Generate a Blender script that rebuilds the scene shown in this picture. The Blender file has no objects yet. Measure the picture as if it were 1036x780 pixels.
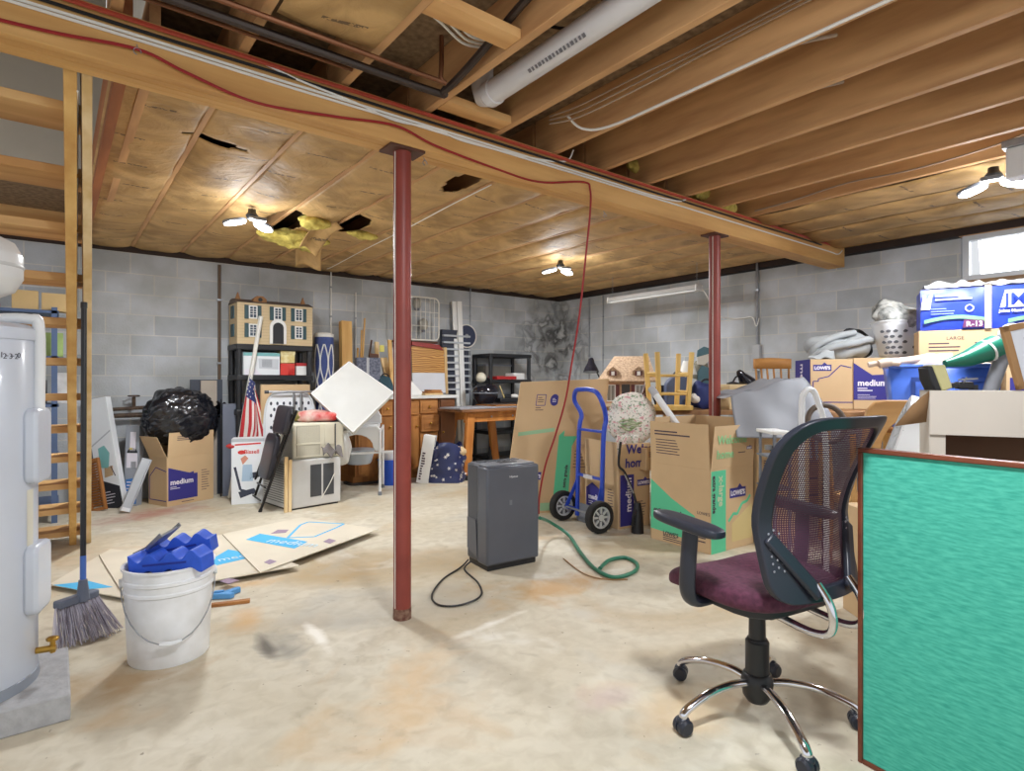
import bpy, math, random
from math import radians as R_, sin, cos, pi, atan2, sqrt
from mathutils import Vector as V, Matrix as MX, noise as NZ
random.seed(7)
C = bpy.context.scene.collection
# ------------------------------------------------------------------ camera frame (used to take distances off the photograph)
F_PX, CX, HY, CH = 590.0, 518.0, 386.0, 1.18
YA = R_(51.88); CA, SA = cos(YA), sin(YA)
def D(px, py, d):
    l = (px-CX)/F_PX*d
    return V((d*CA+l*SA, d*SA-l*CA, CH+(HY-py)/F_PX*d))
def P(px, py, z=0.0):
    d = F_PX*(CH-z)/(py-HY); return D(px, py, d)
def onY(px, py, y):
    r = (px-CX)/F_PX; return D(px, py, y/(SA-r*CA))
def onX(px, py, x):
    r = (px-CX)/F_PX; return D(px, py, x/(CA+r*SA))
def dep(p): return p[0]*CA+p[1]*SA
YC = YA-pi/2          # yaw that turns local x to the right of the view
def ang(p, q): return atan2(q[1]-p[1], q[0]-p[0])
# ------------------------------------------------------------------ materials
def lin(c):
    c = c/255.0
    return c/12.92 if c <= .04045 else ((c+.055)/1.055)**2.4
def col(rgb): return (lin(rgb[0]), lin(rgb[1]), lin(rgb[2]), 1)
_m = {}
def mat(name, rgb, rough=.6, metal=0., var=.10, scale=6., bump=0., stretch=(1,1,1), rgb2=None, emit=0, alpha=1., coat=0., spec=.5, detail=4.):
    if name in _m: return _m[name]
    m = bpy.data.materials.new(name); m.use_nodes = True
    nt = m.node_tree; b = nt.nodes['Principled BSDF']
    b.inputs['Roughness'].default_value = rough; b.inputs['Metallic'].default_value = metal
    b.inputs['Specular IOR Level'].default_value = spec
    b.inputs['Coat Weight'].default_value = coat
    c1 = col(rgb)
    if rgb2 is None: c2 = tuple(v*(1-var*2) for v in c1[:3])+(1,)
    else: c2 = col(rgb2)
    if var > 0 or rgb2 is not None or bump:
        tc = nt.nodes.new('ShaderNodeTexCoord'); mp = nt.nodes.new('ShaderNodeMapping')
        mp.inputs['Scale'].default_value = stretch
        nt.links.new(tc.outputs['Object'], mp.inputs['Vector'])
        n = nt.nodes.new('ShaderNodeTexNoise'); n.inputs['Scale'].default_value = scale; n.inputs['Detail'].default_value = detail
        nt.links.new(mp.outputs[0], n.inputs['Vector'])
        r = nt.nodes.new('ShaderNodeValToRGB'); r.color_ramp.elements[0].position = .33; r.color_ramp.elements[1].position = .67
        r.color_ramp.elements[0].color = c2; r.color_ramp.elements[1].color = c1
        nt.links.new(n.outputs['Fac'], r.inputs['Fac']); nt.links.new(r.outputs[0], b.inputs['Base Color'])
        if bump:
            bp = nt.nodes.new('ShaderNodeBump'); bp.inputs['Strength'].default_value = bump; bp.inputs['Distance'].default_value = .02
            nt.links.new(n.outputs['Fac'], bp.inputs['Height']); nt.links.new(bp.outputs[0], b.inputs['Normal'])
    else: b.inputs['Base Color'].default_value = c1
    if emit:
        b.inputs['Emission Color'].default_value = c1; b.inputs['Emission Strength'].default_value = emit
    if alpha < 1: b.inputs['Alpha'].default_value = alpha
    _m[name] = m; return m
def wood(name, rgb, rgb2, axis='x', scale=5., rough=.6):
    st = {'x': (.12,1,1), 'y': (1,.12,1), 'z': (1,1,.12)}[axis]
    return mat(name, rgb, rough, rgb2=rgb2, stretch=tuple(s*2.2 for s in st), scale=scale, bump=.05, detail=6)
# ------------------------------------------------------------------ mesh builder
class MB:
    def __init__(s): s.v = []; s.f = []; s.mi = []; s.cur = 0
    def add(s, vs, fs, M=None):
        o = len(s.v)
        s.v += [(M @ V(v)) if M is not None else V(v) for v in vs]
        s.f += [tuple(o+i for i in f) for f in fs]; s.mi += [s.cur]*len(fs); return s
    def box(s, c, d, M=None, rz=0, rx=0, ry=0):
        x, y, z = d[0]/2, d[1]/2, d[2]/2
        vs = [(-x,-y,-z),(x,-y,-z),(x,y,-z),(-x,y,-z),(-x,-y,z),(x,-y,z),(x,y,z),(-x,y,z)]
        L = MX.Translation(V(c))
        if rz: L = L @ MX.Rotation(rz,4,'Z')
        if ry: L = L @ MX.Rotation(ry,4,'Y')
        if rx: L = L @ MX.Rotation(rx,4,'X')
        if M is not None: L = M @ L
        return s.add(vs, [(0,3,2,1),(4,5,6,7),(0,1,5,4),(1,2,6,5),(2,3,7,6),(3,0,4,7)], L)
    def b2(s, a, b):      # box from two corners
        return s.box([(a[i]+b[i])/2 for i in range(3)], [abs(b[i]-a[i]) for i in range(3)])
    def rbox(s, c, d, r, M=None, seg=3):   # box with rounded vertical edges (plan) as prism
        x, y = d[0]/2, d[1]/2; pts = []
        for (sx, sy, a0) in ((1,-1,-pi/2),(1,1,0),(-1,1,pi/2),(-1,-1,pi)):
            for k in range(seg+1):
                a = a0+k*pi/2/seg
                pts.append((sx*(x-r)+r*cos(a), sy*(y-r)+r*sin(a)))
        L = MX.Translation(V(c)-V((0,0,d[2]/2)))
        return s.prism(pts, 0, d[2], (M @ L) if M is not None else L)
    def prism(s, poly, z0, z1, M=None):
        n = len(poly)
        vs = [(p[0],p[1],z0) for p in poly]+[(p[0],p[1],z1) for p in poly]
        fs = [tuple(range(n-1,-1,-1)), tuple(range(n,2*n))]+[(i,(i+1)%n,n+(i+1)%n,n+i) for i in range(n)]
        return s.add(vs, fs, M)
    def tube(s, pts, r, seg=8, closed=False, radii=None, cap=True, flat=1.0):
        pts = [V(p) for p in pts]; n = len(pts)
        if n < 2: return s
        o = len(s.v); up = None; rings = []
        for i, p in enumerate(pts):
            a = pts[(i-1) % n] if (closed or i > 0) else p
            b = pts[(i+1) % n] if (closed or i < n-1) else p
            t = (b-a)
            if t.length < 1e-9: t = V((0,0,1))
            t.normalize()
            if up is None:
                up = V((0,0,1)) if abs(t.z) < .95 else V((1,0,0))
            u = (up - t*up.dot(t))
            if u.length < 1e-6: u = t.orthogonal()
            u.normalize(); w = t.cross(u); up = u
            rr = radii[i] if radii else r
            rings.append([p+u*(rr*cos(2*pi*k/seg)*flat)+w*(rr*sin(2*pi*k/seg)) for k in range(seg)])
        for g in rings: s.v += g
        for i in range(n if closed else n-1):
            j = (i+1) % n
            for k in range(seg):
                k2 = (k+1) % seg
                s.f.append((o+i*seg+k, o+i*seg+k2, o+j*seg+k2, o+j*seg+k)); s.mi.append(s.cur)
        if cap and not closed:
            s.f.append(tuple(o+k for k in range(seg-1,-1,-1))); s.mi.append(s.cur)
            s.f.append(tuple(o+(n-1)*seg+k for k in range(seg))); s.mi.append(s.cur)
        return s
    def bar(s, a, b, w, t, up=(0,0,1)):    # rectangular bar from a to b
        a, b = V(a), V(b); d = b-a; L = d.length; d.normalize(); u = V(up)
        if abs(d.dot(u)) > .97: u = V((0,1,0)) if abs(d.y) < .9 else V((1,0,0))
        x = u.cross(d).normalized(); y = d.cross(x)
        M = MX((( x.x,y.x,d.x,a.x),(x.y,y.y,d.y,a.y),(x.z,y.z,d.z,a.z),(0,0,0,1)))
        return s.add([(-w/2,-t/2,0),(w/2,-t/2,0),(w/2,t/2,0),(-w/2,t/2,0),(-w/2,-t/2,L),(w/2,-t/2,L),(w/2,t/2,L),(-w/2,t/2,L)],
                     [(0,3,2,1),(4,5,6,7),(0,1,5,4),(1,2,6,5),(2,3,7,6),(3,0,4,7)], M)
    def lathe(s, prof, seg=20, M=None, sx=1, sy=1):
        vs = []; fs = []; n = len(prof)
        for (r, z) in prof:
            for k in range(seg): vs.append((r*cos(2*pi*k/seg)*sx, r*sin(2*pi*k/seg)*sy, z))
        for i in range(n-1):
            for k in range(seg):
                k2 = (k+1) % seg
                fs.append((i*seg+k, i*seg+k2, (i+1)*seg+k2, (i+1)*seg+k))
        closed = prof[0] == prof[-1]
        if not closed and prof[0][0] > 1e-5: fs.append(tuple(range(seg-1,-1,-1)))
        if not closed and prof[-1][0] > 1e-5: fs.append(tuple((n-1)*seg+k for k in range(seg)))
        return s.add(vs, fs, M)
    def blob(s, c, d, e1=1., e2=1., amp=0., freq=3., seed=0., nu=20, nv=12, M=None):
        def pw(x, e): return math.copysign(abs(x)**e, x)
        vs = []; fs = []
        for j in range(nv+1):
            b = -pi/2+pi*j/nv
            for i in range(nu):
                a = 2*pi*i/nu
                p = V((d[0]/2*pw(cos(b),e1)*pw(cos(a),e2), d[1]/2*pw(cos(b),e1)*pw(sin(a),e2), d[2]/2*pw(sin(b),e1)))
                if amp:
                    q = p*freq+V((seed,seed*2,seed*3))
                    k = NZ.noise(q)+.5*NZ.noise(q*2.3)
                    p = p*(1+amp*k)
                vs.append(V(c)+p)
        for j in range(nv):
            for i in range(nu):
                i2 = (i+1) % nu
                fs.append((j*nu+i, j*nu+i2, (j+1)*nu+i2, (j+1)*nu+i))
        return s.add(vs, fs, M)
    def grid(s, fn, nu, nv, M=None, mi=None):
        vs = [fn(i/nu, j/nv) for j in range(nv+1) for i in range(nu+1)]
        o = len(s.f)
        s.add(vs, [(j*(nu+1)+i, j*(nu+1)+i+1, (j+1)*(nu+1)+i+1, (j+1)*(nu+1)+i) for j in range(nv) for i in range(nu)], M)
        if mi:
            k = o
            for j in range(nv):
                for i in range(nu): s.mi[k] = mi((i+.5)/nu, (j+.5)/nv); k += 1
        return s
    def strip(s, outer, inner, th, M=None):   # flat ring between two loops in local xz? loops are 3-D points; th = thickness vector
        n = len(outer); t = V(th)
        vs = [V(p)-t for p in outer]+[V(p)-t for p in inner]+[V(p)+t for p in outer]+[V(p)+t for p in inner]
        fs = []
        for i in range(n):
            j = (i+1) % n
            fs += [(i,j,n+j,n+i), (2*n+j,2*n+i,3*n+i,3*n+j), (j,i,2*n+i,2*n+j), (n+i,n+j,3*n+j,3*n+i)]
        return s.add(vs, fs, M)
    def build(s, name, mats, parent=None, world=False, bevel=0, solid=0, smooth=True, sub=0, ang_=38, kind=None, label=None):
        if not isinstance(mats, (list, tuple)): mats = [mats]
        vs = s.v; org = None
        if parent is not None and world:
            Mi = wm(parent).inverted(); vs = [Mi @ V(v) for v in vs]
        elif parent is None:
            xs = [v[0] for v in vs]; ys = [v[1] for v in vs]
            org = V(((min(xs)+max(xs))/2, (min(ys)+max(ys))/2, min(v[2] for v in vs)))
            vs = [V(v)-org for v in vs]
        me = bpy.data.meshes.new(name)
        me.from_pydata([tuple(v) for v in vs], [], s.f)
        for m in mats: me.materials.append(m)
        me.polygons.foreach_set('material_index', s.mi)
        me.update()
        if smooth:
            me.shade_smooth(); me.set_sharp_from_angle(angle=R_(ang_))
        o = bpy.data.objects.new(name, me); C.objects.link(o)
        if org is not None: o.location = org
        if parent is not None: o.parent = parent
        if solid:
            md = o.modifiers.new('s','SOLIDIFY'); md.thickness = solid; md.offset = 0
        if sub:
            md = o.modifiers.new('u','SUBSURF'); md.levels = sub; md.render_levels = sub
        if bevel:
            md = o.modifiers.new('b','BEVEL'); md.width = bevel; md.segments = 2; md.limit_method = 'ANGLE'; md.angle_limit = R_(40); md.harden_normals = False
        if kind: o['kind'] = kind
        if label: o['label'] = label
        return o
def wm(o):
    m = o.matrix_basis.copy()
    while o.parent is not None:
        o = o.parent; m = o.matrix_basis @ m
    return m
def tag(o, label, cat, group=None):
    o['label'] = label; o['category'] = cat
    if group: o['group'] = group
    return o
def thing(name, label, cat, loc=(0,0,0), rz=0, rx=0, ry=0, group=None, M=None):
    o = bpy.data.objects.new(name, None); C.objects.link(o); o.empty_display_size = .1
    if M is not None: o.matrix_basis = M
    else:
        o.location = loc; o.rotation_euler = (rx, ry, rz)
    return tag(o, label, cat, group)
def axes(o, x, y):        # frame from origin, x axis, y axis
    x = V(x).normalized(); z = x.cross(V(y)).normalized(); y = z.cross(x); o = V(o)
    return MX(((x.x,y.x,z.x,o.x),(x.y,y.y,z.y,o.y),(x.z,y.z,z.z,o.z),(0,0,0,1)))
def dup(o, parent=None):
    c = o.copy(); C.objects.link(c)
    if parent is not None: c.parent = parent
    for ch in [x for x in C.objects if x.parent == o]: dup(ch, c)
    return c
def text(body, size, M, m, parent, name='lettering', off=0., ext=.0006, align='LEFT', sx=1.):
    cu = bpy.data.curves.new('t', 'FONT'); cu.body = body; cu.size = size; cu.extrude = ext; cu.offset = off; cu.align_x = align; cu.resolution_u = 2
    t = bpy.data.objects.new('t', cu); C.objects.link(t)
    dg = bpy.context.evaluated_depsgraph_get()
    me = bpy.data.meshes.new_from_object(t.evaluated_get(dg)); bpy.data.objects.remove(t); bpy.data.curves.remove(cu)
    me.transform(M @ MX.Diagonal((sx,1,1,1))); me.materials.clear(); me.materials.append(m); me.name = name
    o = bpy.data.objects.new(name, me); C.objects.link(o); o.parent = parent
    return o
def T(M, u, v, w=.0012): return M @ MX.Translation((u, v, w))
def poly(pts, M, m, parent, name='printed_panel', w=.001):
    return MB().prism(pts, 0, w, M).build(name, m, parent, smooth=False)
def lines(rects, M, m, parent, name='fine_print', w=.0012):   # small bars of unreadable print, one mesh
    b = MB()
    for (x0,y0,x1,y1) in rects: b.prism([(x0,y0),(x1,y0),(x1,y1),(x0,y1)], 0, w, M)
    return b.build(name, m, parent, smooth=False)
def arc(c, r, a0, a1, n, ax=(1,0,0), ay=(0,0,1)):
    return [V(c)+V(ax)*r*cos(a0+(a1-a0)*k/n)+V(ay)*r*sin(a0+(a1-a0)*k/n) for k in range(n+1)]
def smooth_path(pts, n=6):   # catmull-rom
    pts = [V(p) for p in pts]; out = []
    for i in range(len(pts)-1):
        p0 = pts[max(i-1,0)]; p1 = pts[i]; p2 = pts[i+1]; p3 = pts[min(i+2,len(pts)-1)]
        for k in range(n):
            t = k/n
            out.append(.5*((2*p1)+(p2-p0)*t+(2*p0-5*p1+4*p2-p3)*t*t+(3*p1-p0-3*p2+p3)*t**3))
    out.append(pts[-1]); return out
def cable(name, label, pts, r, m, cat='cable', n=6, group=None, seg=6):
    return tag(MB().tube(smooth_path(pts, n), r, seg).build(name, m), label, cat, group)
# ------------------------------------------------------------------ shared materials
def setup_mats():
    g = globals()
    g['CARD'] = mat('cardboard', (206,176,136), .85, var=.05, scale=3)
    g['CARD_D'] = mat('cardboard_inside', (184,150,112), .9, var=.08, scale=3)
    g['NAVY'] = mat('navy_print', (52,48,130), .7, var=0)
    g['MINT'] = mat('mint_print', (92,196,150), .7, var=0)
    g['INK'] = mat('dark_ink', (70,55,70), .7, var=0)
    g['WHITE'] = mat('white_paint', (232,232,230), .45, var=.02)
    g['WPLAS'] = mat('white_plastic', (226,228,230), .35, var=.02)
    g['BLACK'] = mat('black_plastic', (30,31,35), .4, var=.05)
    g['BLKM'] = mat('black_metal', (34,33,36), .35, metal=.4, var=.05)
    g['CHROME'] = mat('chrome', (215,215,220), .12, metal=1., var=0)
    g['GALV'] = mat('galvanised_steel', (165,168,172), .4, metal=.8, var=.1, scale=20)
    g['RED'] = mat('red_paint', (178,40,42), .5, var=.06)
    g['BLUE'] = mat('blue_plastic', (40,88,190), .4, var=.05)
    g['LUMX'] = wood('lumber_x', (222,182,124), (190,142,86), 'x')
    g['LUMY'] = wood('lumber_y', (220,174,122), (176,130,86), 'y')
    g['LUMZ'] = wood('lumber_z', (224,182,112), (196,146,78), 'z')
    g['PALE'] = wood('pale_pine', (232,206,160), (206,170,112), 'z')
    g['OAK'] = wood('oak_cabinet', (176,118,58), (138,84,36), 'z')
    g['OAKX'] = wood('oak_board', (182,124,64), (140,88,40), 'x')
    g['DWOOD'] = wood('dark_wood', (96,58,36), (66,38,24), 'x')
    g['CLOTHW'] = mat('white_fabric', (228,226,220), .9, var=.06, scale=14, bump=.2)
    g['CREAM'] = mat('cream_wire', (224,220,210), .5, var=0)
    g['GREY'] = mat('grey_plastic', (120,124,132), .5, var=.05)
setup_mats()
# ================================================================== THE ROOM
XR, YB, ZB, ZJ, ZS = 6.28, 6.90, 2.335, 2.53, 2.765
def floor_mat():
    m = bpy.data.materials.new('worn_concrete_floor'); m.use_nodes = True; nt = m.node_tree; N = nt.nodes; L = nt.links; b = N['Principled BSDF']
    tc = N.new('ShaderNodeTexCoord')
    def nz(scale, detail=5, dist=.0):
        n = N.new('ShaderNodeTexNoise'); n.inputs['Scale'].default_value = scale; n.inputs['Detail'].default_value = detail; n.inputs['Distortion'].default_value = dist
        L.new(tc.outputs['Object'], n.inputs['Vector']); return n
    def ramp(src, p0, p1, c0, c1):
        r = N.new('ShaderNodeValToRGB'); r.color_ramp.elements[0].position = p0; r.color_ramp.elements[1].position = p1
        r.color_ramp.elements[0].color = c0; r.color_ramp.elements[1].color = c1; L.new(src, r.inputs['Fac']); return r
    def mix(fac, a, c):
        x = N.new('ShaderNodeMix'); x.data_type = 'RGBA'; L.new(fac, x.inputs[0]); L.new(a, x.inputs[6])
        if isinstance(c, tuple): x.inputs[7].default_value = c
        else: L.new(c, x.inputs[7])
        return x.outputs[2]
    BW = ((0,0,0,1),(1,1,1,1))
    base = ramp(nz(1.3, 6, .4).outputs['Fac'], .32, .68, col((194,184,162)), col((212,205,188))).outputs[0]
    tan = ramp(nz(.9, 7, .8).outputs['Fac'], .52, .72, *BW).outputs[0]
    c = mix(tan, base, col((176,152,114)))
    wh = ramp(nz(2.1, 8, .6).outputs['Fac'], .60, .74, *BW).outputs[0]
    c = mix(wh, c, col((222,218,208)))
    fm = ramp(nz(14., 9, .5).outputs['Fac'], .40, .66, (0,0,0,1), (.4,.4,.4,1)).outputs[0]
    c = mix(fm, c, col((172,160,136)))
    org = ramp(nz(1.7, 8, 1.2).outputs['Fac'], .58, .74, (0,0,0,1), (.5,.5,.5,1)).outputs[0]
    c = mix(org, c, col((196,158,104)))
    gy = ramp(nz(1.1, 8, .9).outputs['Fac'], .56, .70, (0,0,0,1), (.6,.6,.6,1)).outputs[0]
    c = mix(gy, c, col((176,174,166)))
    sp_ = ramp(nz(30., 4, .0).outputs['Fac'], .70, .74, (0,0,0,1), (.7,.7,.7,1)).outputs[0]
    c = mix(sp_, c, col((110,96,78)))
    dk = ramp(nz(7., 8, .3).outputs['Fac'], .62, .74, (0,0,0,1), (.45,.45,.45,1)).outputs[0]
    c = mix(dk, c, col((150,138,116)))
    nb = nz(5., 6, 1.0)
    def spot(c, p, rad, color, amount, sy=1.0, ang=0):
        mp = N.new('ShaderNodeMapping'); mp.vector_type = 'TEXTURE'
        mp.inputs['Location'].default_value = (p[0], p[1], 0); mp.inputs['Rotation'].default_value = (0,0,ang); mp.inputs['Scale'].default_value = (rad, rad*sy, 1)
        L.new(tc.outputs['Object'], mp.inputs['Vector'])
        ln = N.new('ShaderNodeVectorMath'); ln.operation = 'LENGTH'; L.new(mp.outputs[0], ln.inputs[0])
        ad = N.new('ShaderNodeMath'); ad.operation = 'MULTIPLY_ADD'; L.new(nb.outputs['Fac'], ad.inputs[0]); ad.inputs[1].default_value = 1.0; L.new(ln.outputs['Value'], ad.inputs[2])
        r = ramp(ad.outputs[0], .55, 1.45, (amount,)*3+(1,), (0,0,0,1)).outputs[0]
        return mix(r, c, col(color))
    c = spot(c, P(150,520), 1.1, (176,122,106), .8, .5, .3)          # reddish paint stain by the boxes
    pa_ = ang(P(262,632),P(300,692)); c = spot(c, P(286,655), .50, (146,142,132), .95, .42, pa_); c = spot(c, P(270,655), .40, (96,90,80), .9, .22, pa_); c = spot(c, P(250,625), .45, (206,160,100), .6, .4, 1.3)      # dark rough patch
    c = spot(c, P(255,590), .35, (205,160,96), .6, .6)
    c = spot(c, P(120,690), .7, (170,138,96), .75, .6); c = spot(c, P(420,690), .8, (212,172,116), .45, .5, .8); c = spot(c, P(700,720), .7, (208,176,128), .5, .5)
    c = spot(c, P(560,595), .9, (186,146,94), .8, .5)
    c = spot(c, P(590,620), .2, (196,190,176), .8)
    c = spot(c, P(318,640), .50, (240,236,226), .95, .14, ang(P(300,620),P(335,662)))
    c = spot(c, P(505,628), .55, (240,236,226), .9, .12, ang(P(470,643),P(550,612)))
    c = spot(c, P(610,705), .35, (190,170,164), .6, .6)
    L.new(c, b.inputs['Base Color']); b.inputs['Roughness'].default_value = .62; b.inputs['Specular IOR Level'].default_value = .35
    bp = N.new('ShaderNodeBump'); bp.inputs['Strength'].default_value = .2; bp.inputs['Distance'].default_value = .01
    L.new(nz(9., 8).outputs['Fac'], bp.inputs['Height']); L.new(bp.outputs[0], b.inputs['Normal'])
    return m
def block_mat(name, axis, x0, z0=0.):
    m = bpy.data.materials.new(name); m.use_nodes = True; nt = m.node_tree; N = nt.nodes; L = nt.links; b = N['Principled BSDF']
    tc = N.new('ShaderNodeTexCoord'); sp = N.new('ShaderNodeSeparateXYZ'); L.new(tc.outputs['Object'], sp.inputs[0])
    cb = N.new('ShaderNodeCombineXYZ')
    ad = N.new('ShaderNodeMath'); ad.operation = 'ADD'; ad.inputs[1].default_value = 40*.4064-x0; L.new(sp.outputs[axis], ad.inputs[0])
    L.new(ad.outputs[0], cb.inputs[0]); az = N.new('ShaderNodeMath'); az.operation = 'ADD'; az.inputs[1].default_value = .4064-z0; L.new(sp.outputs[2], az.inputs[0]); L.new(az.outputs[0], cb.inputs[1])
    br = N.new('ShaderNodeTexBrick'); L.new(cb.outputs[0], br.inputs['Vector'])
    br.inputs['Scale'].default_value = 1; br.inputs['Brick Width'].default_value = .4064; br.inputs['Row Height'].default_value = .2032
    br.inputs['Mortar Size'].default_value = .006; br.inputs['Mortar Smooth'].default_value = .3; br.inputs['Bias'].default_value = 0.
    br.inputs['Color1'].default_value = col((174,179,184)); br.inputs['Color2'].default_value = col((196,201,206)); br.inputs['Mortar'].default_value = col((206,205,200))
    n = N.new('ShaderNodeTexNoise'); n.inputs['Scale'].default_value = 2.2; n.inputs['Detail'].default_value = 7; L.new(tc.outputs['Object'], n.inputs['Vector'])
    r = N.new('ShaderNodeValToRGB'); r.color_ramp.elements[0].position = .35; r.color_ramp.elements[1].position = .7
    r.color_ramp.elements[0].color = (.72,.70,.66,1); r.color_ramp.elements[1].color = (1.08,1.08,1.1,1); L.new(n.outputs['Fac'], r.inputs['Fac'])
    mx = N.new('ShaderNodeMix'); mx.data_type = 'RGBA'; mx.blend_type = 'MULTIPLY'; mx.inputs[0].default_value = 1; L.new(br.outputs['Color'], mx.inputs[6]); L.new(r.outputs[0], mx.inputs[7])
    c = mx.outputs[2]
    # damp and efflorescence in the far corner
    ds = N.new('ShaderNodeVectorMath'); ds.operation = 'DISTANCE'; L.new(tc.outputs['Object'], ds.inputs[0]); ds.inputs[1].default_value = (XR, YB, 1.75)
    n2 = N.new('ShaderNodeTexNoise'); n2.inputs['Scale'].default_value = 4.5; n2.inputs['Detail'].default_value = 6; n2.inputs['Distortion'].default_value = .5; L.new(tc.outputs['Object'], n2.inputs['Vector'])
    for (lo, hi, colr, dmax) in ((.44,.58,(84,84,84),.95), (.58,.72,(206,208,208),.9)):
        rr = N.new('ShaderNodeValToRGB'); rr.color_ramp.elements[0].position = lo; rr.color_ramp.elements[1].position = hi; L.new(n2.outputs['Fac'], rr.inputs['Fac'])
        if hi < .6: rr.color_ramp.elements.new(.68).color = (0,0,0,1)
        m1 = N.new('ShaderNodeMapRange'); m1.inputs[1].default_value = dmax; m1.inputs[2].default_value = dmax*.3; L.new(ds.outputs['Value'], m1.inputs[0])
        mm = N.new('ShaderNodeMath'); mm.operation = 'MULTIPLY'; L.new(rr.outputs[0], mm.inputs[0]); L.new(m1.outputs[0], mm.inputs[1])
        x = N.new('ShaderNodeMix'); x.data_type = 'RGBA'; L.new(mm.outputs[0], x.inputs[0]); L.new(c, x.inputs[6]); x.inputs[7].default_value = col(colr); c = x.outputs[2]
    L.new(c, b.inputs['Base Color']); b.inputs['Roughness'].default_value = .85
    n3 = N.new('ShaderNodeTexNoise'); n3.inputs['Scale'].default_value = 60; n3.inputs['Detail'].default_value = 4; L.new(tc.outputs['Object'], n3.inputs['Vector'])
    hs = N.new('ShaderNodeMath'); hs.operation = 'MULTIPLY_ADD'; L.new(br.outputs['Fac'], hs.inputs[0]); hs.inputs[1].default_value = -.6; L.new(n3.outputs['Fac'], hs.inputs[2])
    bp = N.new('ShaderNodeBump'); bp.inputs['Strength'].default_value = .35; bp.inputs['Distance'].default_value = .01; L.new(hs.outputs[0], bp.inputs['Height']); L.new(bp.outputs[0], b.inputs['Normal'])
    return m
def struct(name, mb, m, **k):
    o = mb.build(name, m, **k)
    if o.parent is None:
        # keep mesh coordinates in world space so textures line up with the courses
        off = o.location.copy(); o.data.transform(MX.Translation(off)); o.location = (0,0,0)
        o['kind'] = 'structure'
    return o
struct('floor', MB().box((2.2,2.3,-.06),(10.2,10.2,.12)), floor_mat())
struct('wall_back', MB().b2((-2.9,YB,0),(XR+.2,YB+.2,2.46)), block_mat('concrete_block_back', 0, .391+.2032, .02))
WY0, WY1, WZ0, WZ1 = .72, 1.60, 2.06, 2.46
w = MB().b2((XR,WY1,0),(XR+.2,YB,2.44)).b2((XR,-2.8,0),(XR+.2,WY0,2.44)).b2((XR,WY0,0),(XR+.2,WY1,WZ0))
struct('wall_right', w, block_mat('concrete_block_right', 1, .20, .075))
# sill plates along the wall tops
struct('trim_1', MB().b2((-2.9,YB-.005,2.46),(XR+.2,YB+.2,ZJ)).b2((XR-.0,-2.8,2.465),(XR+.2,YB-.01,ZJ)), mat('plate_brown',(58,42,34),.8,var=.15))
struct('trim_2', MB().b2((-2.9,YB-.005,ZJ),(XR+.2,YB+.2,ZS)).b2((XR,-2.8,ZJ),(XR+.2,YB-.01,ZS)), LUMX)
# window with bright daylight outside
win = MB().b2((XR+.03,WY0,WZ0),(XR+.11,WY0+.05,WZ1)).b2((XR+.03,WY1-.05,WZ0),(XR+.11,WY1,WZ1)).b2((XR+.03,WY0+.05,WZ0),(XR+.11,WY1-.05,WZ0+.05)).b2((XR+.03,WY0+.05,WZ1-.045),(XR+.11,WY1-.05,WZ1))
win = struct('window_1', win, mat('grey_white_vinyl', (205,208,212), .4, var=.02), bevel=.004)
gm = bpy.data.materials.new('window_glass'); gm.use_nodes = True
gb = gm.node_tree.nodes['Principled BSDF']; gb.inputs['Transmission Weight'].default_value = 1; gb.inputs['Roughness'].default_value = .0; gb.inputs['IOR'].default_value = 1.02
MB().b2((XR+.065,WY0+.05,WZ0+.05),(XR+.07,WY1-.05,WZ1-.045)).build('window_pane', gm, win)
MB().b2((XR-.03,WY0-.02,WZ0-.03),(XR+.12,WY1+.03,WZ0)).build('window_sill', wood('sill_wood',(150,116,76),(112,82,50),'y'), win)
MB().b2((XR+.02,WY0-.01,WZ1),(XR+.14,WY1+.02,WZ1+.05)).build('window_header', LUMY, win)
vm = MB()
for k in range(5): vm.box((XR+.2, .98, 2.2+k*.034),(.02,.11,.02))
vm.b2((XR+.19,.91,2.17),(XR+.21,.925,2.37)).b2((XR+.19,1.035,2.17),(XR+.21,1.05,2.37)).build('louvre_vent', mat('vent_grey',(170,172,174),.5,var=0), win)
# subfloor above, with the stairwell opening
OSB = mat('osb_subfloor', (150,126,96), .85, rgb2=(112,90,66), scale=26, bump=.1)
struct('ceiling', MB().b2((.33,-2.8,ZS),(XR+.2,YB+.2,ZS+.02)).b2((-2.9,-2.8,ZS),(.33,2.72,ZS+.02)).b2((-2.9,5.75,ZS),(.33,YB+.2,ZS+.02)).b2((-2.9,2.72,ZS),(-1.35,5.75,ZS+.02)), OSB)
DRY = mat('drywall', (196,190,178), .9, var=.03)
struct('wall_stairwell', MB().b2((-1.4,5.75,ZS-.02),(.33,5.85,4.6)).b2((-1.5,2.7,ZS),(-1.36,5.85,4.6)).b2((.34,2.7,ZS+.02),(.44,5.85,4.6)).b2((-1.5,2.6,4.6),(.44,5.85,4.66)), DRY)
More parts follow.
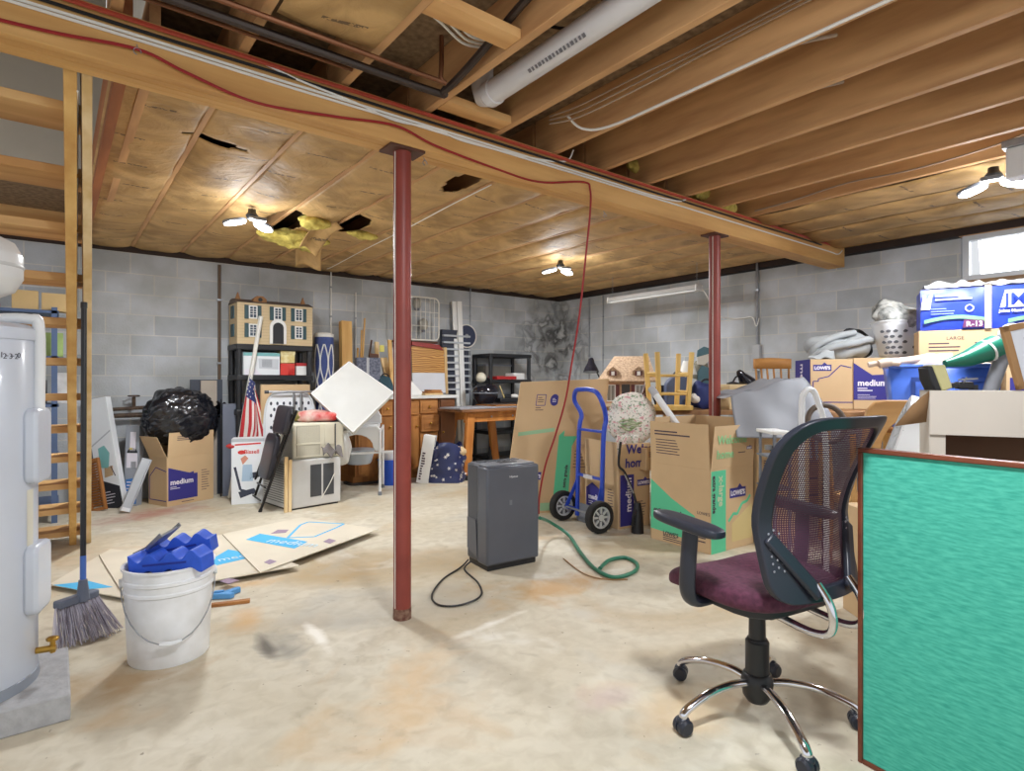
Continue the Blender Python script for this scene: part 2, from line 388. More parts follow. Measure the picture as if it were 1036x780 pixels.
# kraft paper faced insulation between the far joists: one bulging sheet per bay
KRAFT = bpy.data.materials.new('kraft_paper'); KRAFT.use_nodes = True
def kraft_nodes():
    nt = KRAFT.node_tree; N = nt.nodes; L = nt.links; b = N['Principled BSDF']; tc = N.new('ShaderNodeTexCoord')
    n = N.new('ShaderNodeTexNoise'); n.inputs['Scale'].default_value = 2.5; n.inputs['Detail'].default_value = 6; n.inputs['Distortion'].default_value = 1.2; L.new(tc.outputs['Object'], n.inputs['Vector'])
    r = N.new('ShaderNodeValToRGB'); r.color_ramp.elements[0].position = .36; r.color_ramp.elements[1].position = .62
    r.color_ramp.elements[0].color = col((164,130,80)); r.color_ramp.elements[1].color = col((206,168,112)); L.new(n.outputs['Fac'], r.inputs['Fac']); 
    sp = N.new('ShaderNodeSeparateXYZ'); L.new(tc.outputs['Object'], sp.inputs[0]); oi = N.new('ShaderNodeObjectInfo')
    def mth(op, a, b_=None):
        n_ = N.new('ShaderNodeMath'); n_.operation = op
        for k_, v_ in ((0,a),(1,b_)):
            if v_ is None: continue
            if isinstance(v_, (int,float)): n_.inputs[k_].default_value = v_
            else: L.new(v_, n_.inputs[k_])
        return n_.outputs[0]
    yy = mth('ADD', mth('DIVIDE', sp.outputs[1], .46), mth('MULTIPLY', oi.outputs['Random'], 5.))
    yy = mth('ADD', yy, mth('MULTIPLY', sp.outputs[0], .25))
    row = mth('FLOOR', yy); fy = mth('ABSOLUTE', mth('SUBTRACT', mth('FRACT', yy), .5))
    wn = N.new('ShaderNodeTexWhiteNoise'); wn.noise_dimensions = '1D'; L.new(mth('ADD', row, mth('MULTIPLY', oi.outputs['Random'], 57.)), wn.inputs['W'])
    xo = mth('ABSOLUTE', mth('SUBTRACT', sp.outputs[0], mth('MULTIPLY', mth('SUBTRACT', wn.outputs['Value'], .5), .22)))
    sc_ = N.new('ShaderNodeTexNoise'); sc_.inputs['Scale'].default_value = 55; sc_.inputs['Detail'].default_value = 2; L.new(tc.outputs['Object'], sc_.inputs['Vector'])
    msk = mth('MULTIPLY', mth('MULTIPLY', mth('LESS_THAN', fy, .022), mth('LESS_THAN', xo, .085)), mth('GREATER_THAN', sc_.outputs['Fac'], .46))
    mxp = N.new('ShaderNodeMix'); mxp.data_type = 'RGBA'; L.new(mth('MULTIPLY', msk, .75), mxp.inputs[0]); L.new(r.outputs[0], mxp.inputs[6]); mxp.inputs[7].default_value = col((74,60,52)); L.new(mxp.outputs[2], b.inputs['Base Color'])
    b.inputs['Roughness'].default_value = .62
    n2 = N.new('ShaderNodeTexNoise'); n2.inputs['Scale'].default_value = 7; n2.inputs['Detail'].default_value = 5; n2.inputs['Distortion'].default_value = 2.; L.new(tc.outputs['Object'], n2.inputs['Vector'])
    bp = N.new('ShaderNodeBump'); bp.inputs['Strength'].default_value = .35; bp.inputs['Distance'].default_value = .03; L.new(n2.outputs['Fac'], bp.inputs['Height']); L.new(bp.outputs[0], b.inputs['Normal'])
kraft_nodes()
JX0, JS = 1.47, .431
FIB = mat('yellow_fibreglass', (222,206,110), .95, rgb2=(170,150,70), scale=18, bump=.6)
DARKV = mat('dark_cavity', (34,28,30), .9, var=.2)
def batt(x0, x1, y0, y1, sag, hole=None, z=ZJ-.004, ny=26):
    def fn(u, v):
        x = x0+(x1-x0)*u; y = y0+(y1-y0)*v
        e = (1-abs(2*u-1)**3)
        return V((x, y, z-sag*e*(.75+.5*NZ.noise(V((x*1.3,y*1.1,3))))-.012*NZ.noise(V((x*5,y*4,1)))))
    b = MB()
    nu = 8
    if hole and any(x0-.2 < h[0] < x1+.2 for h in hole): nu, ny = 20, 150
    vs = [fn(i/nu, j/ny) for j in range(ny+1) for i in range(nu+1)]
    fs = []
    for j in range(ny):
        for i in range(nu):
            c = (vs[j*(nu+1)+i]+vs[(j+1)*(nu+1)+i+1])/2
            if hole and any((c.x-h[0])**2/h[2]**2+(c.y-h[1])**2/h[3]**2 < 1 for h in hole): continue
            fs.append((j*(nu+1)+i, j*(nu+1)+i+1, (j+1)*(nu+1)+i+1, (j+1)*(nu+1)+i))
    b.add(vs, fs); return b
H1 = onX(302,240,1.75); 
holes = [(1.50,4.98,.17,.34), (1.98,4.72,.12,.28), (2.13,3.25,.09,.22), (.70,3.55,.16,.035)]
k = 0
ords = ['first','second','third','fourth','fifth','sixth','seventh','eighth','ninth','tenth','eleventh','twelfth','thirteenth','fourteenth']
bays = [JX0+JS*i for i in range(-3, 12)]
for i in range(len(bays)-1):
    x0, x1 = bays[i]+.012, min(bays[i+1]-.012, XR-.01)
    if x0 > XR-.1: break
    o = batt(x0, x1, 2.74, YB-.03, .035, holes).build('insulation_batt', KRAFT, solid=.004)
    tag(o, f"kraft paper faced insulation batt beyond the beam, {ords[i]} bay from the stairs", 'insulation', 'insulation batts beyond the beam')
# torn holes: dark bays above, ragged yellow fibreglass hanging out
for (px,py,z_,s,lab) in ((300,243,2.44,(.52,.28,.14),'large tuft of yellow fibreglass hanging from the torn ceiling paper beside the lamps'),
                      (366,238,2.44,(.26,.12,.07),'small tuft of yellow fibreglass showing through the tear left of the red post'),
                      (318,225,2.47,(.26,.16,.10),'yellow fibreglass clump at the upper edge of the torn ceiling hole')):
    d = F_PX*(z_-CH)/(HY-py); p = D(px,py,d)
    tag(MB().blob(p, s, 1, 1, .55, 9, px, 26, 16).build('fibreglass_tuft', FIB), lab, 'insulation')
for (px,py,w_,h_,a,lab) in ((325,238,.22,.4,.5,'torn brown flap of ceiling paper hanging right of the big hole'),
                        (312,258,.24,.12,-.4,'limp torn strip of ceiling paper hanging below the big hole')):
    d = F_PX*(2.42-CH)/(HY-py); p = D(px,py,d)
    def fl(u,v): return p+V(((u-.5)*w_*cos(a)-(v-.5)*h_*sin(a)*.6, (u-.5)*w_*sin(a)+(v-.5)*h_*.8, .09-.2*v*v+.03*sin(u*5)))
    tag(MB().grid(fl,8,8).build('torn_paper', KRAFT, solid=.003), lab, 'insulation')
# main beam: four plies
bm = MB()
for q in range(4): bm.b2((-2.8,2.56+q*.0405,ZB+.001*(q%2)),(XR+.0,2.56+q*.0405+.0385,ZJ))
bm.build('main_beam', [wood('beam_wood',(224,178,112),(192,140,78),'x',4)], bevel=.003)
o = bpy.data.objects['main_beam']; tag(o, 'long built-up timber beam crossing the ceiling above the red posts', 'beam')
# joists on the near side
def joist(x, y0, y1, lab, grp, w_=.040, z0=ZJ):
    o = MB().b2((x-w_/2,y0,z0),(x+w_/2,y1,ZS)).build('floor_joist', LUMY, bevel=.003)
    return tag(o, lab, 'joist', grp)
jl = ['first bare joist left of the white drain pipe','first bare joist right of the white drain pipe','bare joist with the white cable stapled along it, second right of the drain pipe',
      'third bare joist right of the white drain pipe','fourth bare joist right of the white drain pipe','fifth bare joist right of the white drain pipe',
      'sixth bare joist right of the white drain pipe','bare joist bordering the papered bays near the window']
for i in range(8):
    joist(JX0+JS*i, -2.6, 2.715, jl[i], 'bare joists above the near floor')
for i,lb in ((-1,'joist above the copper pipes, beside the near kraft paper'),(-2,'joist at the upper picture edge above the dark pipes'),(-3,'joist nearest the stair head on the camera side')):
    joist(JX0+JS*i, -2.6, 2.715, lb, 'bare joists above the near floor')
for i in range(-2, 12):      # far joists show as ridges between batts
    x = JX0+JS*i
    if x < XR-.05:
        joist(x, 2.74, YB-.01, f"joist edge between papered insulation bays, {ords[i+2]} from the stairs beyond the beam", 'joists beyond the beam', .030, ZJ-.01)
tag(MB().b2((.20,2.74,ZJ-.06),(.245,YB-.01,ZS)).build('stairwell_joist', wood('redwood_trim',(176,110,62),(140,82,44),'y')), 'reddish joist running beside the stair opening', 'joist')
tag(MB().b2((.30,2.74,ZJ-.03),(.34,YB-.01,ZS)).build('stairwell_joist', LUMY), 'tan joist right of the stair opening carrying curled kraft paper', 'joist')
# near papered bays against the right wall
for i in (7,8,9,10):
    x0, x1 = JX0+JS*i+.022, min(JX0+JS*(i+1)-.002, XR-.01)
    o = batt(x0, x1, -2.6, 2.55, .03, ny=30).build('insulation_batt', KRAFT, solid=.004)
    tag(o, f"kraft faced insulation batt near the window, {ords[i-7]} bay past the bare joists", 'insulation', 'insulation batts near the window')
o = batt(JX0-2*JS+.03, JX0-JS-.02, -1.5, 2.2, .01).build('insulation_batt', KRAFT, solid=.004); tag(o, 'kraft paper batt above the dark pipes at the upper left', 'insulation')
# tufts of insulation over the beam
for (px,py,lab) in ((652,160,'first yellow fibreglass tuft stuffed over the beam between bare joists'),(705,190,'second yellow fibreglass tuft over the beam, nearer the far wall'),(733,208,'last yellow fibreglass tuft over the beam, nearest the papered bays')):
    p = onY(px,py,2.66); p.z = min(p.z, ZS-.09); p.z = max(p.z, ZJ+.055)
    tag(MB().blob(p,(.28,.12,.15),1,1,.5,9,px,20,12).build('fibreglass_tuft', FIB), lab, 'insulation')
# flat blocking between joists
def blocking(x0,x1,y,w_,lab,z0=ZJ):
    tag(MB().b2((x0,y-w_/2,z0),(x1,y+w_/2,z0+.038)).build('wood_block', wood('block_pine',(228,182,122),(196,142,84),'x')), lab, 'wood block')
blocking(JX0-.02+.042, JX0+JS-.022, 2.45, .10, 'short pale wood block beside the beam under the drain pipe end')
blocking(JX0-JS+.022, JX0-.022, 1.84, .10, 'pale flat wood strip nailed across the joists left of the drain pipe', ZJ+.004)
# posts
def post(px, y, lab):
    p = onY(px, 500, y); t = thing('steel_post', lab, 'post', (p.x,p.y,0), group='red steel posts under the beam')
    pm = mat('red_oxide_paint', (142,62,52), .45, rgb2=(124,50,42), scale=5)
    MB().lathe([(.044,0),(.044,ZB-.012)],20).build('shaft', pm, t)
    MB().box((0,0,ZB-.007),(.19,.13,.013)).build('cap_plate', mat('rusty_plate',(96,56,40),.6,var=.2), t, bevel=.002)
    MB().lathe([(.0455,.0),(.0455,.05),(.0448,.055)],20).build('rusted_foot', mat('rust_scale',(140,110,92),.9,rgb2=(96,56,44),scale=40,bump=.5), t)
    MB().tube([(-.0455,-.012,.06),(-.0455,-.012,ZB-.02)],.0022,5).build('wire', CREAM, t)
    return t
post(407, 2.63, 'red steel post nearest the camera, its foot on open floor')
post(723, 2.63, 'red steel post farther along the beam, behind the open box')
# ================================================================== PIPES, CABLES, LAMPS
YF = 2.553
def run(name,label,px,z,y,r,m,cat,x_end=None):
    return None
PEX = mat('red_pex', (176,70,52), .45, var=.03); REDC = mat('red_cable', (150,30,34), .5, var=0)
COPPER = mat('aged_copper', (130,84,56), .4, metal=.6, var=.15); DKP = mat('dark_iron_pipe', (64,52,46), .45, metal=.4, var=.1); WHC = mat('white_cable_sheath', (232,230,224), .5, var=0); GYC = mat('grey_cable_sheath', (170,150,130), .6, var=0)
def alongx(z, y, x0, x1, wob=.006, n=14, sd=0):
    return [(x0+(x1-x0)*k/n, y+.002*NZ.noise(V((k*.7,sd,1))), z+wob*NZ.noise(V((k*.9,sd,5)))) for k in range(n+1)]
cable('water_pipe','red plastic water pipe running along the top edge of the beam', alongx(2.508,2.545,-2.0,6.0,.004,sd=1), .010, PEX, 'pipe')
cable('cable','black cable running along the beam just under the red pipe', alongx(2.482,2.551,-2.0,5.75,.003,sd=2), .007, BLACK)
cable('cable','upper white cable of the pair along the face of the beam', alongx(2.458,2.553,-2.0,3.2,.004,sd=3)+[(3.5,2.552,2.47),(3.6,2.548,2.50)], .006, WHC)
cable('cable','lower white cable along the beam face reaching the far wall', alongx(2.443,2.553,-2.0,5.9,.004,sd=4)+[(6.1,2.55,2.44),(6.2,2.55,2.49)], .006, WHC)
cable('cable','loose white cable sagging off the beam left of the first red post', [onY(255,58,YF),onY(300,80,YF-.004),onY(360,104,YF-.006),onY(400,122,YF-.004),onY(440,130,YF-.004),onY(470,143,YF-.004),onY(540,160,YF),onY(572,163,YF),onY(580,152,YF)], .005, WHC)
pts = [onY(-40,8,YF-.01),onY(0,20,YF-.004),onY(60,34,YF-.006),onY(140,50,YF-.008),onY(190,74,YF-.006),onY(260,104,YF-.004),onY(340,118,YF-.004),onY(400,127,YF-.006),onY(440,147,YF-.006),onY(500,170,YF-.006),onY(545,184,YF-.006),onY(590,184,YF-.01)]
pts += [onY(597,192,YF-.012), D(597,215,3.62), D(592,265,3.66), D(586,320,3.72), D(578,370,3.80), D(572,405,3.86), D(562,440,3.93), D(552,470,3.98), D(546,500,3.98), D(545,520,3.93)]
cable('extension_cord','red extension cord tacked along the beam and dropping to the grey dehumidifier', pts, .0065, REDC, 'cord', 8)
for (px,py,lb) in ((139,52,'small metal hook on the beam nearest the stairs'),(430,165,'small metal hook under the beam right of the first post'),(612,218,'small metal hook under the beam above the hand truck')):
    p = onY(px,py,YF-.012)
    tag(MB().tube(arc((p.x,p.y,p.z),.012,-.3,4.6,10,(1,0,0),(0,0,1)),.002,5).tube([(p.x,p.y,p.z+.012),(p.x,p.y+.012,p.z+.03)],.002,5).build('hook',GALV), lb,'hook')
# stair-side pipes under the joists
tag(MB().tube(smooth_path([(-1.2,2.30,2.495),(.6,2.30,2.495),(1.34,2.30,2.495),(1.39,2.27,2.50),(1.40,2.1,2.53),(1.40,1.7,2.62),(1.40,1.3,2.70)],6),.017,8).build('iron_pipe',DKP),'dark iron pipe under the joists turning at an elbow','pipe')
tag(MB().tube(smooth_path([(-1.2,2.21,2.50),(.6,2.21,2.50),(1.30,2.21,2.50),(1.335,2.21,2.52),(1.34,2.21,2.7)],6),.011,8).build('copper_pipe',COPPER),'thin copper pipe beside the dark iron pipe','pipe')
tag(MB().tube([(-1.2,2.38,2.51),(1.0,2.38,2.51)],.008,8).build('copper_pipe',COPPER),'thinner copper tube nearest the beam at the upper left','pipe')
# white drain pipe between joists
t = thing('drain_pipe','white plastic drain pipe hung between the joists','pipe',(JX0+JS*.5-.02,2.30,2.575))
PVC = mat('white_pvc',(214,212,214),.35,var=.04)
MB().tube([(0,0,0),(0,-4.6,.02)],.055,20).build('pipe',PVC,t)
MB().lathe([(.055,0),(.061,.002),(.061,.05),(.055,.052)],20,MX.Translation((0,-.03,0))@MX.Rotation(pi/2,4,'X')@MX.Translation((0,0,-.03))).build('coupling',PVC,t)
MB().tube([(0,.0,.0),(0,.04,.01),(0,.06,.06),(0,.06,.16)],.055,18).build('elbow',PVC,t)
b = MB(); rr = random.Random(3)
for g in range(3):
    for q in range(16):
        b.box((-.038-.0,-.35-g*.75-q*.022,-.042),(.016,.008 if q%3 else .013,.004),ry=.75)
b.build('printed_marks',mat('grey_print',(110,108,112),.7,var=0),t,smooth=False)
# cables among the joists
def jc(i,side): return JX0+JS*i+side*.026
x = jc(2,-1)
cable('cable','white cable curving along the underside of a bare joist', [(x-.12,2.3,2.62),(x-.06,2.25,2.55),(x-.01,2.1,2.522),(x+.0,1.7,2.52),(x,1.0,2.52),(x,.2,2.52),(x,-1.5,2.52)], .007, WHC, n=5)
for q in range(3):
    cable('cable',['grey cable looping to the joist side, uppermost of three','grey cable looping to the joist side, middle of three','grey cable looping to the joist side, lowest of three'][q], [(x-.16,2.4,2.60+.02*q),(x-.12,2.2,2.58+.03*q),(x-.08,1.8,2.60+.03*q),(x-.03,1.4,2.64+.02*q),(x-.03,.2,2.64+.02*q),(x-.03,-1.2,2.64+.02*q)], .0045, GYC)
x = jc(4,1)
for q in range(2):
    cable('cable',['upper grey cable along the side of the fourth bare joist','lower grey cable along the side of the fourth bare joist'][q], [(x,2.4,2.57+q*.04),(x,1.8,2.585+q*.05),(x,1.0,2.60+q*.05),(x,.2,2.63+q*.04),(x,-1.2,2.64+q*.04)], .0045, GYC)
x = jc(5,1)
cable('cable','tan cable sagging along the side of the fifth bare joist', [(x,2.3,2.6),(x,1.7,2.56),(x,1.2,2.555),(x,.7,2.6),(x,-.8,2.66)], .006, GYC)
x = jc(7,-1)
cable('cable','wavy tan cable on the last bare joist beside the kraft paper', [(x,2.5,2.56),(x,2.2,2.57),(x,1.8,2.60),(x,1.4,2.58),(x,1.0,2.60),(x,.7,2.64),(x,.5,2.56)], .006, GYC)
for (i,y,lb) in ((2,1.15,'short cable end hanging between bare joists, second bay'),(3,1.3,'short cable end hanging between bare joists, third bay'),(4,1.15,'short cable end hanging between bare joists, fourth bay'),(5,1.25,'short cable end hanging between bare joists, fifth bay'),(6,1.2,'curled cable end hanging between bare joists, sixth bay')):
    x0 = JX0+JS*i+.02
    cable('cable',lb,[(x0,y+.05,2.60),(x0+.05,y+.02,2.575),(x0+.13,y-.02,2.60),(x0+.24,y-.06,2.64)],.008,GYC)
for (i,y,lb) in ((5,.62,'upper perforated metal hanger strap at the top right'),(6,.62,'lower perforated metal hanger strap at the top right')):
    x0 = JX0+JS*i+.024
    tag(MB().box((x0,y,2.56),(.005,.032,.24)).box((x0+.02,y,2.44),(.04,.032,.005)).build('hanger_strap',GALV),lb,'strap')
cable('cable','white cable stapled under the kraft paper from the torn hole to the red post', [onY(330,272,6.85),D(336,270,6.55),D(366,254,5.80),D(408,233,4.99),D(455,208,4.30),D(497,187,3.83)], .0045, WHC)
bpy.data.objects[-1] if False else None
for q in range(3):
    cable('cable',['first white wire in the joist bay left of the drain pipe','second white wire in the joist bay left of the drain pipe','third white wire in the joist bay left of the drain pipe'][q],[(1.07,2.02-.02*q,2.66-.02*q),(1.18,1.98-.03*q,2.60),(1.34,2.05-.03*q,2.60),(1.44,2.06-.03*q,2.62)],.006,WHC)
cable('cable','dark cable crossing the joist bay by the drain pipe',[(1.5,1.9,2.70),(1.66,1.8,2.66),(1.88,1.75,2.72)],.007,BLACK)
# garage lamps: three winged panels round a screw hub
LEDM = mat('lit_led_panel',(250,252,255),.5,var=0,emit=14)
def led(px,py,z,lab,rz,drop=0,P3=None):
    if P3 is None:
        d = F_PX*(z-CH)/(HY-py); p = D(px,py,d)
    else: p = V(P3)
    t = thing('garage_lamp',lab,'lamp',(p.x,p.y,p.z),rz,group='three-winged garage lamps')
    MB().lathe([(.035,.0),(.045,.03),(.03,.05),(.028,ZJ-.045-p.z)],14).build('hub',BLACK,t)
    for k in range(3):
        a = k*2*pi/3
        M = MX.Rotation(a,4,'Z')@MX.Rotation(R_(12),4,'Y')@MX.Translation((.125,0,.005))
        w = MB().blob((0,0,0),(.17,.11,.028),.35,.75,M=M).build('wing',GREY,t)
        MB().blob((0,0,-.011),(.155,.097,.016),.35,.75,M=M).build('lit_panel',LEDM,w)
    la = bpy.data.lights.new('lamp_light','AREA'); la.shape = 'DISK'; la.size = .30; la.energy = LEDW; la.color = (.93,.965,1)
    lo = bpy.data.objects.new('lamp_light',la); C.objects.link(lo); lo.parent = t; lo.location = (0,0,-.03)
    pl = bpy.data.lights.new('lamp_glow','POINT'); pl.energy = LEDW*.27; pl.color = (.93,.965,1); pl.shadow_soft_size = .15
    po = bpy.data.objects.new('lamp_glow',pl); C.objects.link(po); po.parent = t; po.location = (0,0,-.06)
    return t
LEDW = 82
led(255,222,2.41,'bright three-winged lamp under the kraft ceiling beside the torn hole',.6)
led(567,271,2.41,'bright three-winged lamp over the far corner above the wardrobe box',.2)
led(1005,182,2.41,'bright three-winged lamp near the window',1.2)
led(0,0,0,'unseen added three-winged lamp over the open floor beside the office chair',.4,P3=(1.05,.55,2.42))  # unseen lamp above the view, added to light the near floor
t = thing('junction_box','white ceiling junction box beside the lamp near the window','electrical box',D(1032,165,3.1)+V((0,0,-.0)))
MB().box((0,0,.0),(.10,.10,.16)).build('box',WPLAS,t,bevel=.006); MB().box((0,0,.10),(.13,.13,.04)).build('collar',GALV,t,bevel=.004)
# shop light on chains by the right wall
t = thing('shop_light','long unlit white fluorescent shop light hanging along the right wall','lamp',(5.6,4.44,2.20))
hood = MB().prism([(-.07,0),(.07,0),(.035,.05),(-.035,.05)],-.66,.66,MX.Rotation(pi/2,4,'X')).build('hood',mat('white_enamel',(206,206,204),.35,var=.03),t,bevel=.004)
for s in (-.03,.03): MB().tube([(s,-.62,-.012),(s,.62,-.012)],.013,10).build('tube',mat('fluorescent_tube',(225,226,224),.3,var=0),t)
for s in (-.62,.62):
    b = MB().box((0,s*1.045,.015),(.135,.012,.07)); b.build('end_plate',WHITE,t)
    b = MB()
    for k in range(9): b.tube(arc((0,s,.06+k*.03),.012,0,2*pi,8,(0,1,0) if k%2 else (1,0,0),(0,0,1)),.0018,4)
    b.build('chain',GALV,t)
cable('power_lead','white lead from the shop light to the outlet conduit', [(5.62,3.77,2.20),(5.68,3.74,2.12),onX(724,318,5.9),onX(737,322,6.2),onX(750,322,6.25),onX(761,321,6.25),onX(765,330,6.24),onX(768,322,6.24)], .006, WHC,'cord')
# conduits on the walls
def conduit(px, y_top, y_bot, lab, wall='Y', r=.011, m=None, box=None):
    f = (lambda py: onY(px,py,YB-.018)) if wall == 'Y' else (lambda py: onX(px,py,XR-.018))
    a, b_ = f(y_top), f(y_bot); 
    t = thing('conduit',lab,'conduit',(b_.x,b_.y,b_.z))
    MB().tube([(0,0,0),(0,0,a.z-b_.z)],r,8).build('tube',m or GALV,t)
    c = MB()
    for z in (.3,.75): c.box((0,0,(a.z-b_.z)*z),(r*3.4 if wall=='Y' else r*2.4,r*2.4 if wall=='Y' else r*3.4,.02))
    c.build('clip',GALV,t)
    if box:
        zc = f(box).z-b_.z
        MB().box((0,0,zc),(.06,.09,.30) if wall=='X' else (.07,.06,.11)).build('outlet_box',mat('grey_box',(168,170,172),.4,var=.03),t,bevel=.004)
    return t
conduit(222,268,410,'brown pipe standing against the block wall left of the black shelf',r=.016,m=mat('brown_pipe',(104,84,66),.5,var=.1))
conduit(335,274,340,'first thin white conduit rising behind the blue rolled rug',m=WHC,r=.008)
conduit(360,296,400,'second thin white conduit right of the blue rolled rug',m=WHC,r=.006)
conduit(476,290,410,'thin conduit on the wall beside the black shelving',r=.009)
conduit(596,302,385,'first grey conduit on the right wall above the black desk lamp','X',r=.010)
conduit(610,299,385,'second grey conduit on the right wall, left of the shop light','X',r=.008)
conduit(766,262,388,'conduit on the right wall carrying the outlet box','X',r=.013,box=362)
# dark smoke mark is part of the wall; rusty spigot bracket on the back wall
t = thing('spigot','rusty pipe bracket with a spigot handle on the back wall','spigot',onY(133,414,YB-.10))
RUST = mat('rusty_iron',(96,76,58),.7,rgb2=(60,46,38),scale=30)
MB().tube([(-.2,0,-.06),(.26,0,-.06),(.26,.09,-.06)],.022,8).tube([(-.2,0,-.06),(-.2,0,.0),(.22,0,.02),(.22,.08,.02)],.018,8).build('pipe',RUST,t)
MB().tube([(.02,0,0),(.02,0,.12)],.016,8).build('stem',RUST,t)
MB().tube(arc((.02,0,.13),.045,0,2*pi,12,(1,0,0),(0,1,0)),.008,6,closed=True).build('handle',RUST,t)
# ================================================================== STAIRS AND HEATER
t = thing('staircase','open wooden basement staircase seen from below behind the water heater','stairs',(.08,5.38,0))
def sp(s): return V((.045+.06*s, 2.76+2.60*s, 2.50*(1-s)))
def stringer(x0,x1,w_,m,dn=.0,s1=1.0,nm='stringer'):
    a = V((x0,2.76,2.50-dn)); b_ = V((x0+(x1-x0)*s1,2.76+2.58*s1,2.50-2.42*s1-dn))
    n = V((0,.69,.72)); q = [a+n*.12, a-n*.12, b_-n*.12, b_+n*.12]
    for v in q: v.z = max(v.z, .0)
    q[0].z = min(q[0].z, 2.52)
    vs = [v-V((w_/2,0,0)) for v in q]+[v+V((w_/2,0,0)) for v in q]
    return MB().add(vs,[(0,1,2,3),(7,6,5,4),(0,4,5,1),(1,5,6,2),(2,6,7,3),(3,7,4,0)]).build(nm,m,t,world=True,bevel=.003)
stringer(.045,.105,.042,LUMZ); stringer(.095,.195,.034,PALE); stringer(-.93,-.93,.042,LUMZ)
for k in range(12):
    z = 2.29-.2*k; y = 2.76+2.60*(2.50-z)/2.50
    MB().b2((-.92,y-.02,z-.019),(.10+.06*k/12,y+.235,z+.019)).build('tread',LUMX,t,world=True,bevel=.003)
MB().tube([(.07,2.80,2.30),(.075,3.0,2.25),(.115,5.2,.12)],.004,5).build('wire',WHC,t,world=True)
# blue shelving seen through the treads
t = thing('metal_shelving','blue-grey metal shelving seen through the open stair treads','shelf',(-.3,6.4,0))
BLG = mat('blue_grey_steel',(84,104,140),.5,metal=.3,var=.06)
for x_ in (-.45,.30):
    for y_ in (-.2,.2): MB().box((x_,y_,.90),(.04,.04,1.8)).build('upright',BLG,t)
for z in (.15,.55,.98,1.38,1.76): MB().box((-.07,0,z),(.80,.44,.025)).build('shelf_board',BLG,t)
def smallbox(name,lab,cat,c,d,m,rz=0,group=None):
    o = MB().box((0,0,d[2]/2),d).build(name,m,None,bevel=.004); o.location = c; o.rotation_euler = (0,0,rz); o.data.transform(MX.Translation((0,0,d[2]/2)) if False else MX.Identity(4)); return tag(o,lab,cat,group)
TANB = mat('tan_box',(206,176,124),.8,var=.05)
smallbox('small_box','small tan box on the blue shelving, nearer the tank','box',(-.19,6.32,1.773),(.17,.15,.16),TANB)
smallbox('small_box','small tan box on the blue shelving, beside the stringer','box',(.0,6.32,1.773),(.17,.15,.15),TANB)
tag(MB().lathe([(.16,0),(.17,.01),(.17,.05),(.165,.055)],20,MX.Translation((-.52,6.38,1.773))).build('round_tin',RED),'red round tin on the blue shelving top','tin')
for (x_,z_,d,c_,lb) in ((-.2,1.393,(.2,.2,.24),(70,74,70),'dark bottle crate on the upper blue shelf'),(.08,1.393,(.12,.2,.2),(170,196,120),'pale green carton on the upper blue shelf'),(-.12,.993,(.3,.2,.2),(60,60,66),'black case on the middle blue shelf'),(.12,.993,(.1,.22,.26),(206,206,206),'white binder on the middle blue shelf'),
      (-.1,.563,(.3,.25,.22),(66,60,58),'dark paint can box on the lower blue shelf')):
    smallbox('stored_box',lb,'box',(x_-.08,6.38,z_),d,mat('sb%d'%(c_[0]*7+c_[1]),c_,.6,var=.15,scale=10))
# water heater on its block pad
t = thing('concrete_pad','grey solid concrete block pad under the water heater','concrete block',(-.33,2.78,0))
CONC = mat('pad_concrete',(176,176,178),.85,var=.1,scale=22,bump=.3)
for (a_,b_) in (((-.55,-.23,0),(-.02,.23,.093)),((-.012,-.23,0),(.375,.23,.093))):
    MB().b2(a_,b_).build('block',CONC,t,bevel=.006)
WH = mat('heater_white_enamel',(202,208,220),.28,var=.02,coat=.3)
t = thing('water_heater','tall white electric water heater at the picture edge beside the stairs','water heater',(-.285,2.815,.093))
rw = .238
MB().lathe([(rw-.004,0),(rw,.006),(rw,1.235),(rw-.006,1.25)],48).build('tank',WH,t)
MB().lathe([(rw+.003,0),(rw+.003,.035),(rw,.037)],48).build('base_ring',mat('grey_ring',(140,146,156),.4,var=0),t)
MB().lathe([(rw+.006,1.235),(rw+.006,1.275),(rw-.02,1.292),(.0,1.30)],48).build('lid',WH,t)
ca = atan2(-2.815,.27)+1.22; e = V((cos(ca),sin(ca),0)); n2 = V((-sin(ca),cos(ca),0))
MB().tube(smooth_path([e*.10+V((0,0,1.31)),e*(rw-.02)+V((0,0,1.315)),e*(rw+.010)+V((0,0,1.28)),e*(rw+.010)+V((0,0,.98))],6),.019,12).build('overflow_pipe',WPLAS,t)
for (z0,z1) in ((.72,.99),(.25,.50)):
    M = axes(e*(rw-.022)+V((0,0,z0)),n2,V((0,0,1)))
    MB().rbox((0,(z1-z0)/2,.028),(.16,z1-z0,.045),.03,M).build('element_cover',WH,t,bevel=.012)
M = axes(V((rw+.001)*0 if False else (0,0,0)),(1,0,0),(0,1,0))
ea = ca-.12
for (z,h_) in ((.50,.20),):
    b = MB()
    def lb(u,v):
        a = ea-.14+.16*u; return V(((rw+.0015)*cos(a),(rw+.0015)*sin(a),z+h_*v))
    b.grid(lb,5,2).build('rating_label',mat('pale_label',(216,212,196),.6,var=0),t)
hw = ca-.92
M = axes(V((cos(hw-.08)*(rw+.001),sin(hw-.08)*(rw+.001),1.165)),(-sin(hw-.02),cos(hw-.02),0),(0,0,1))
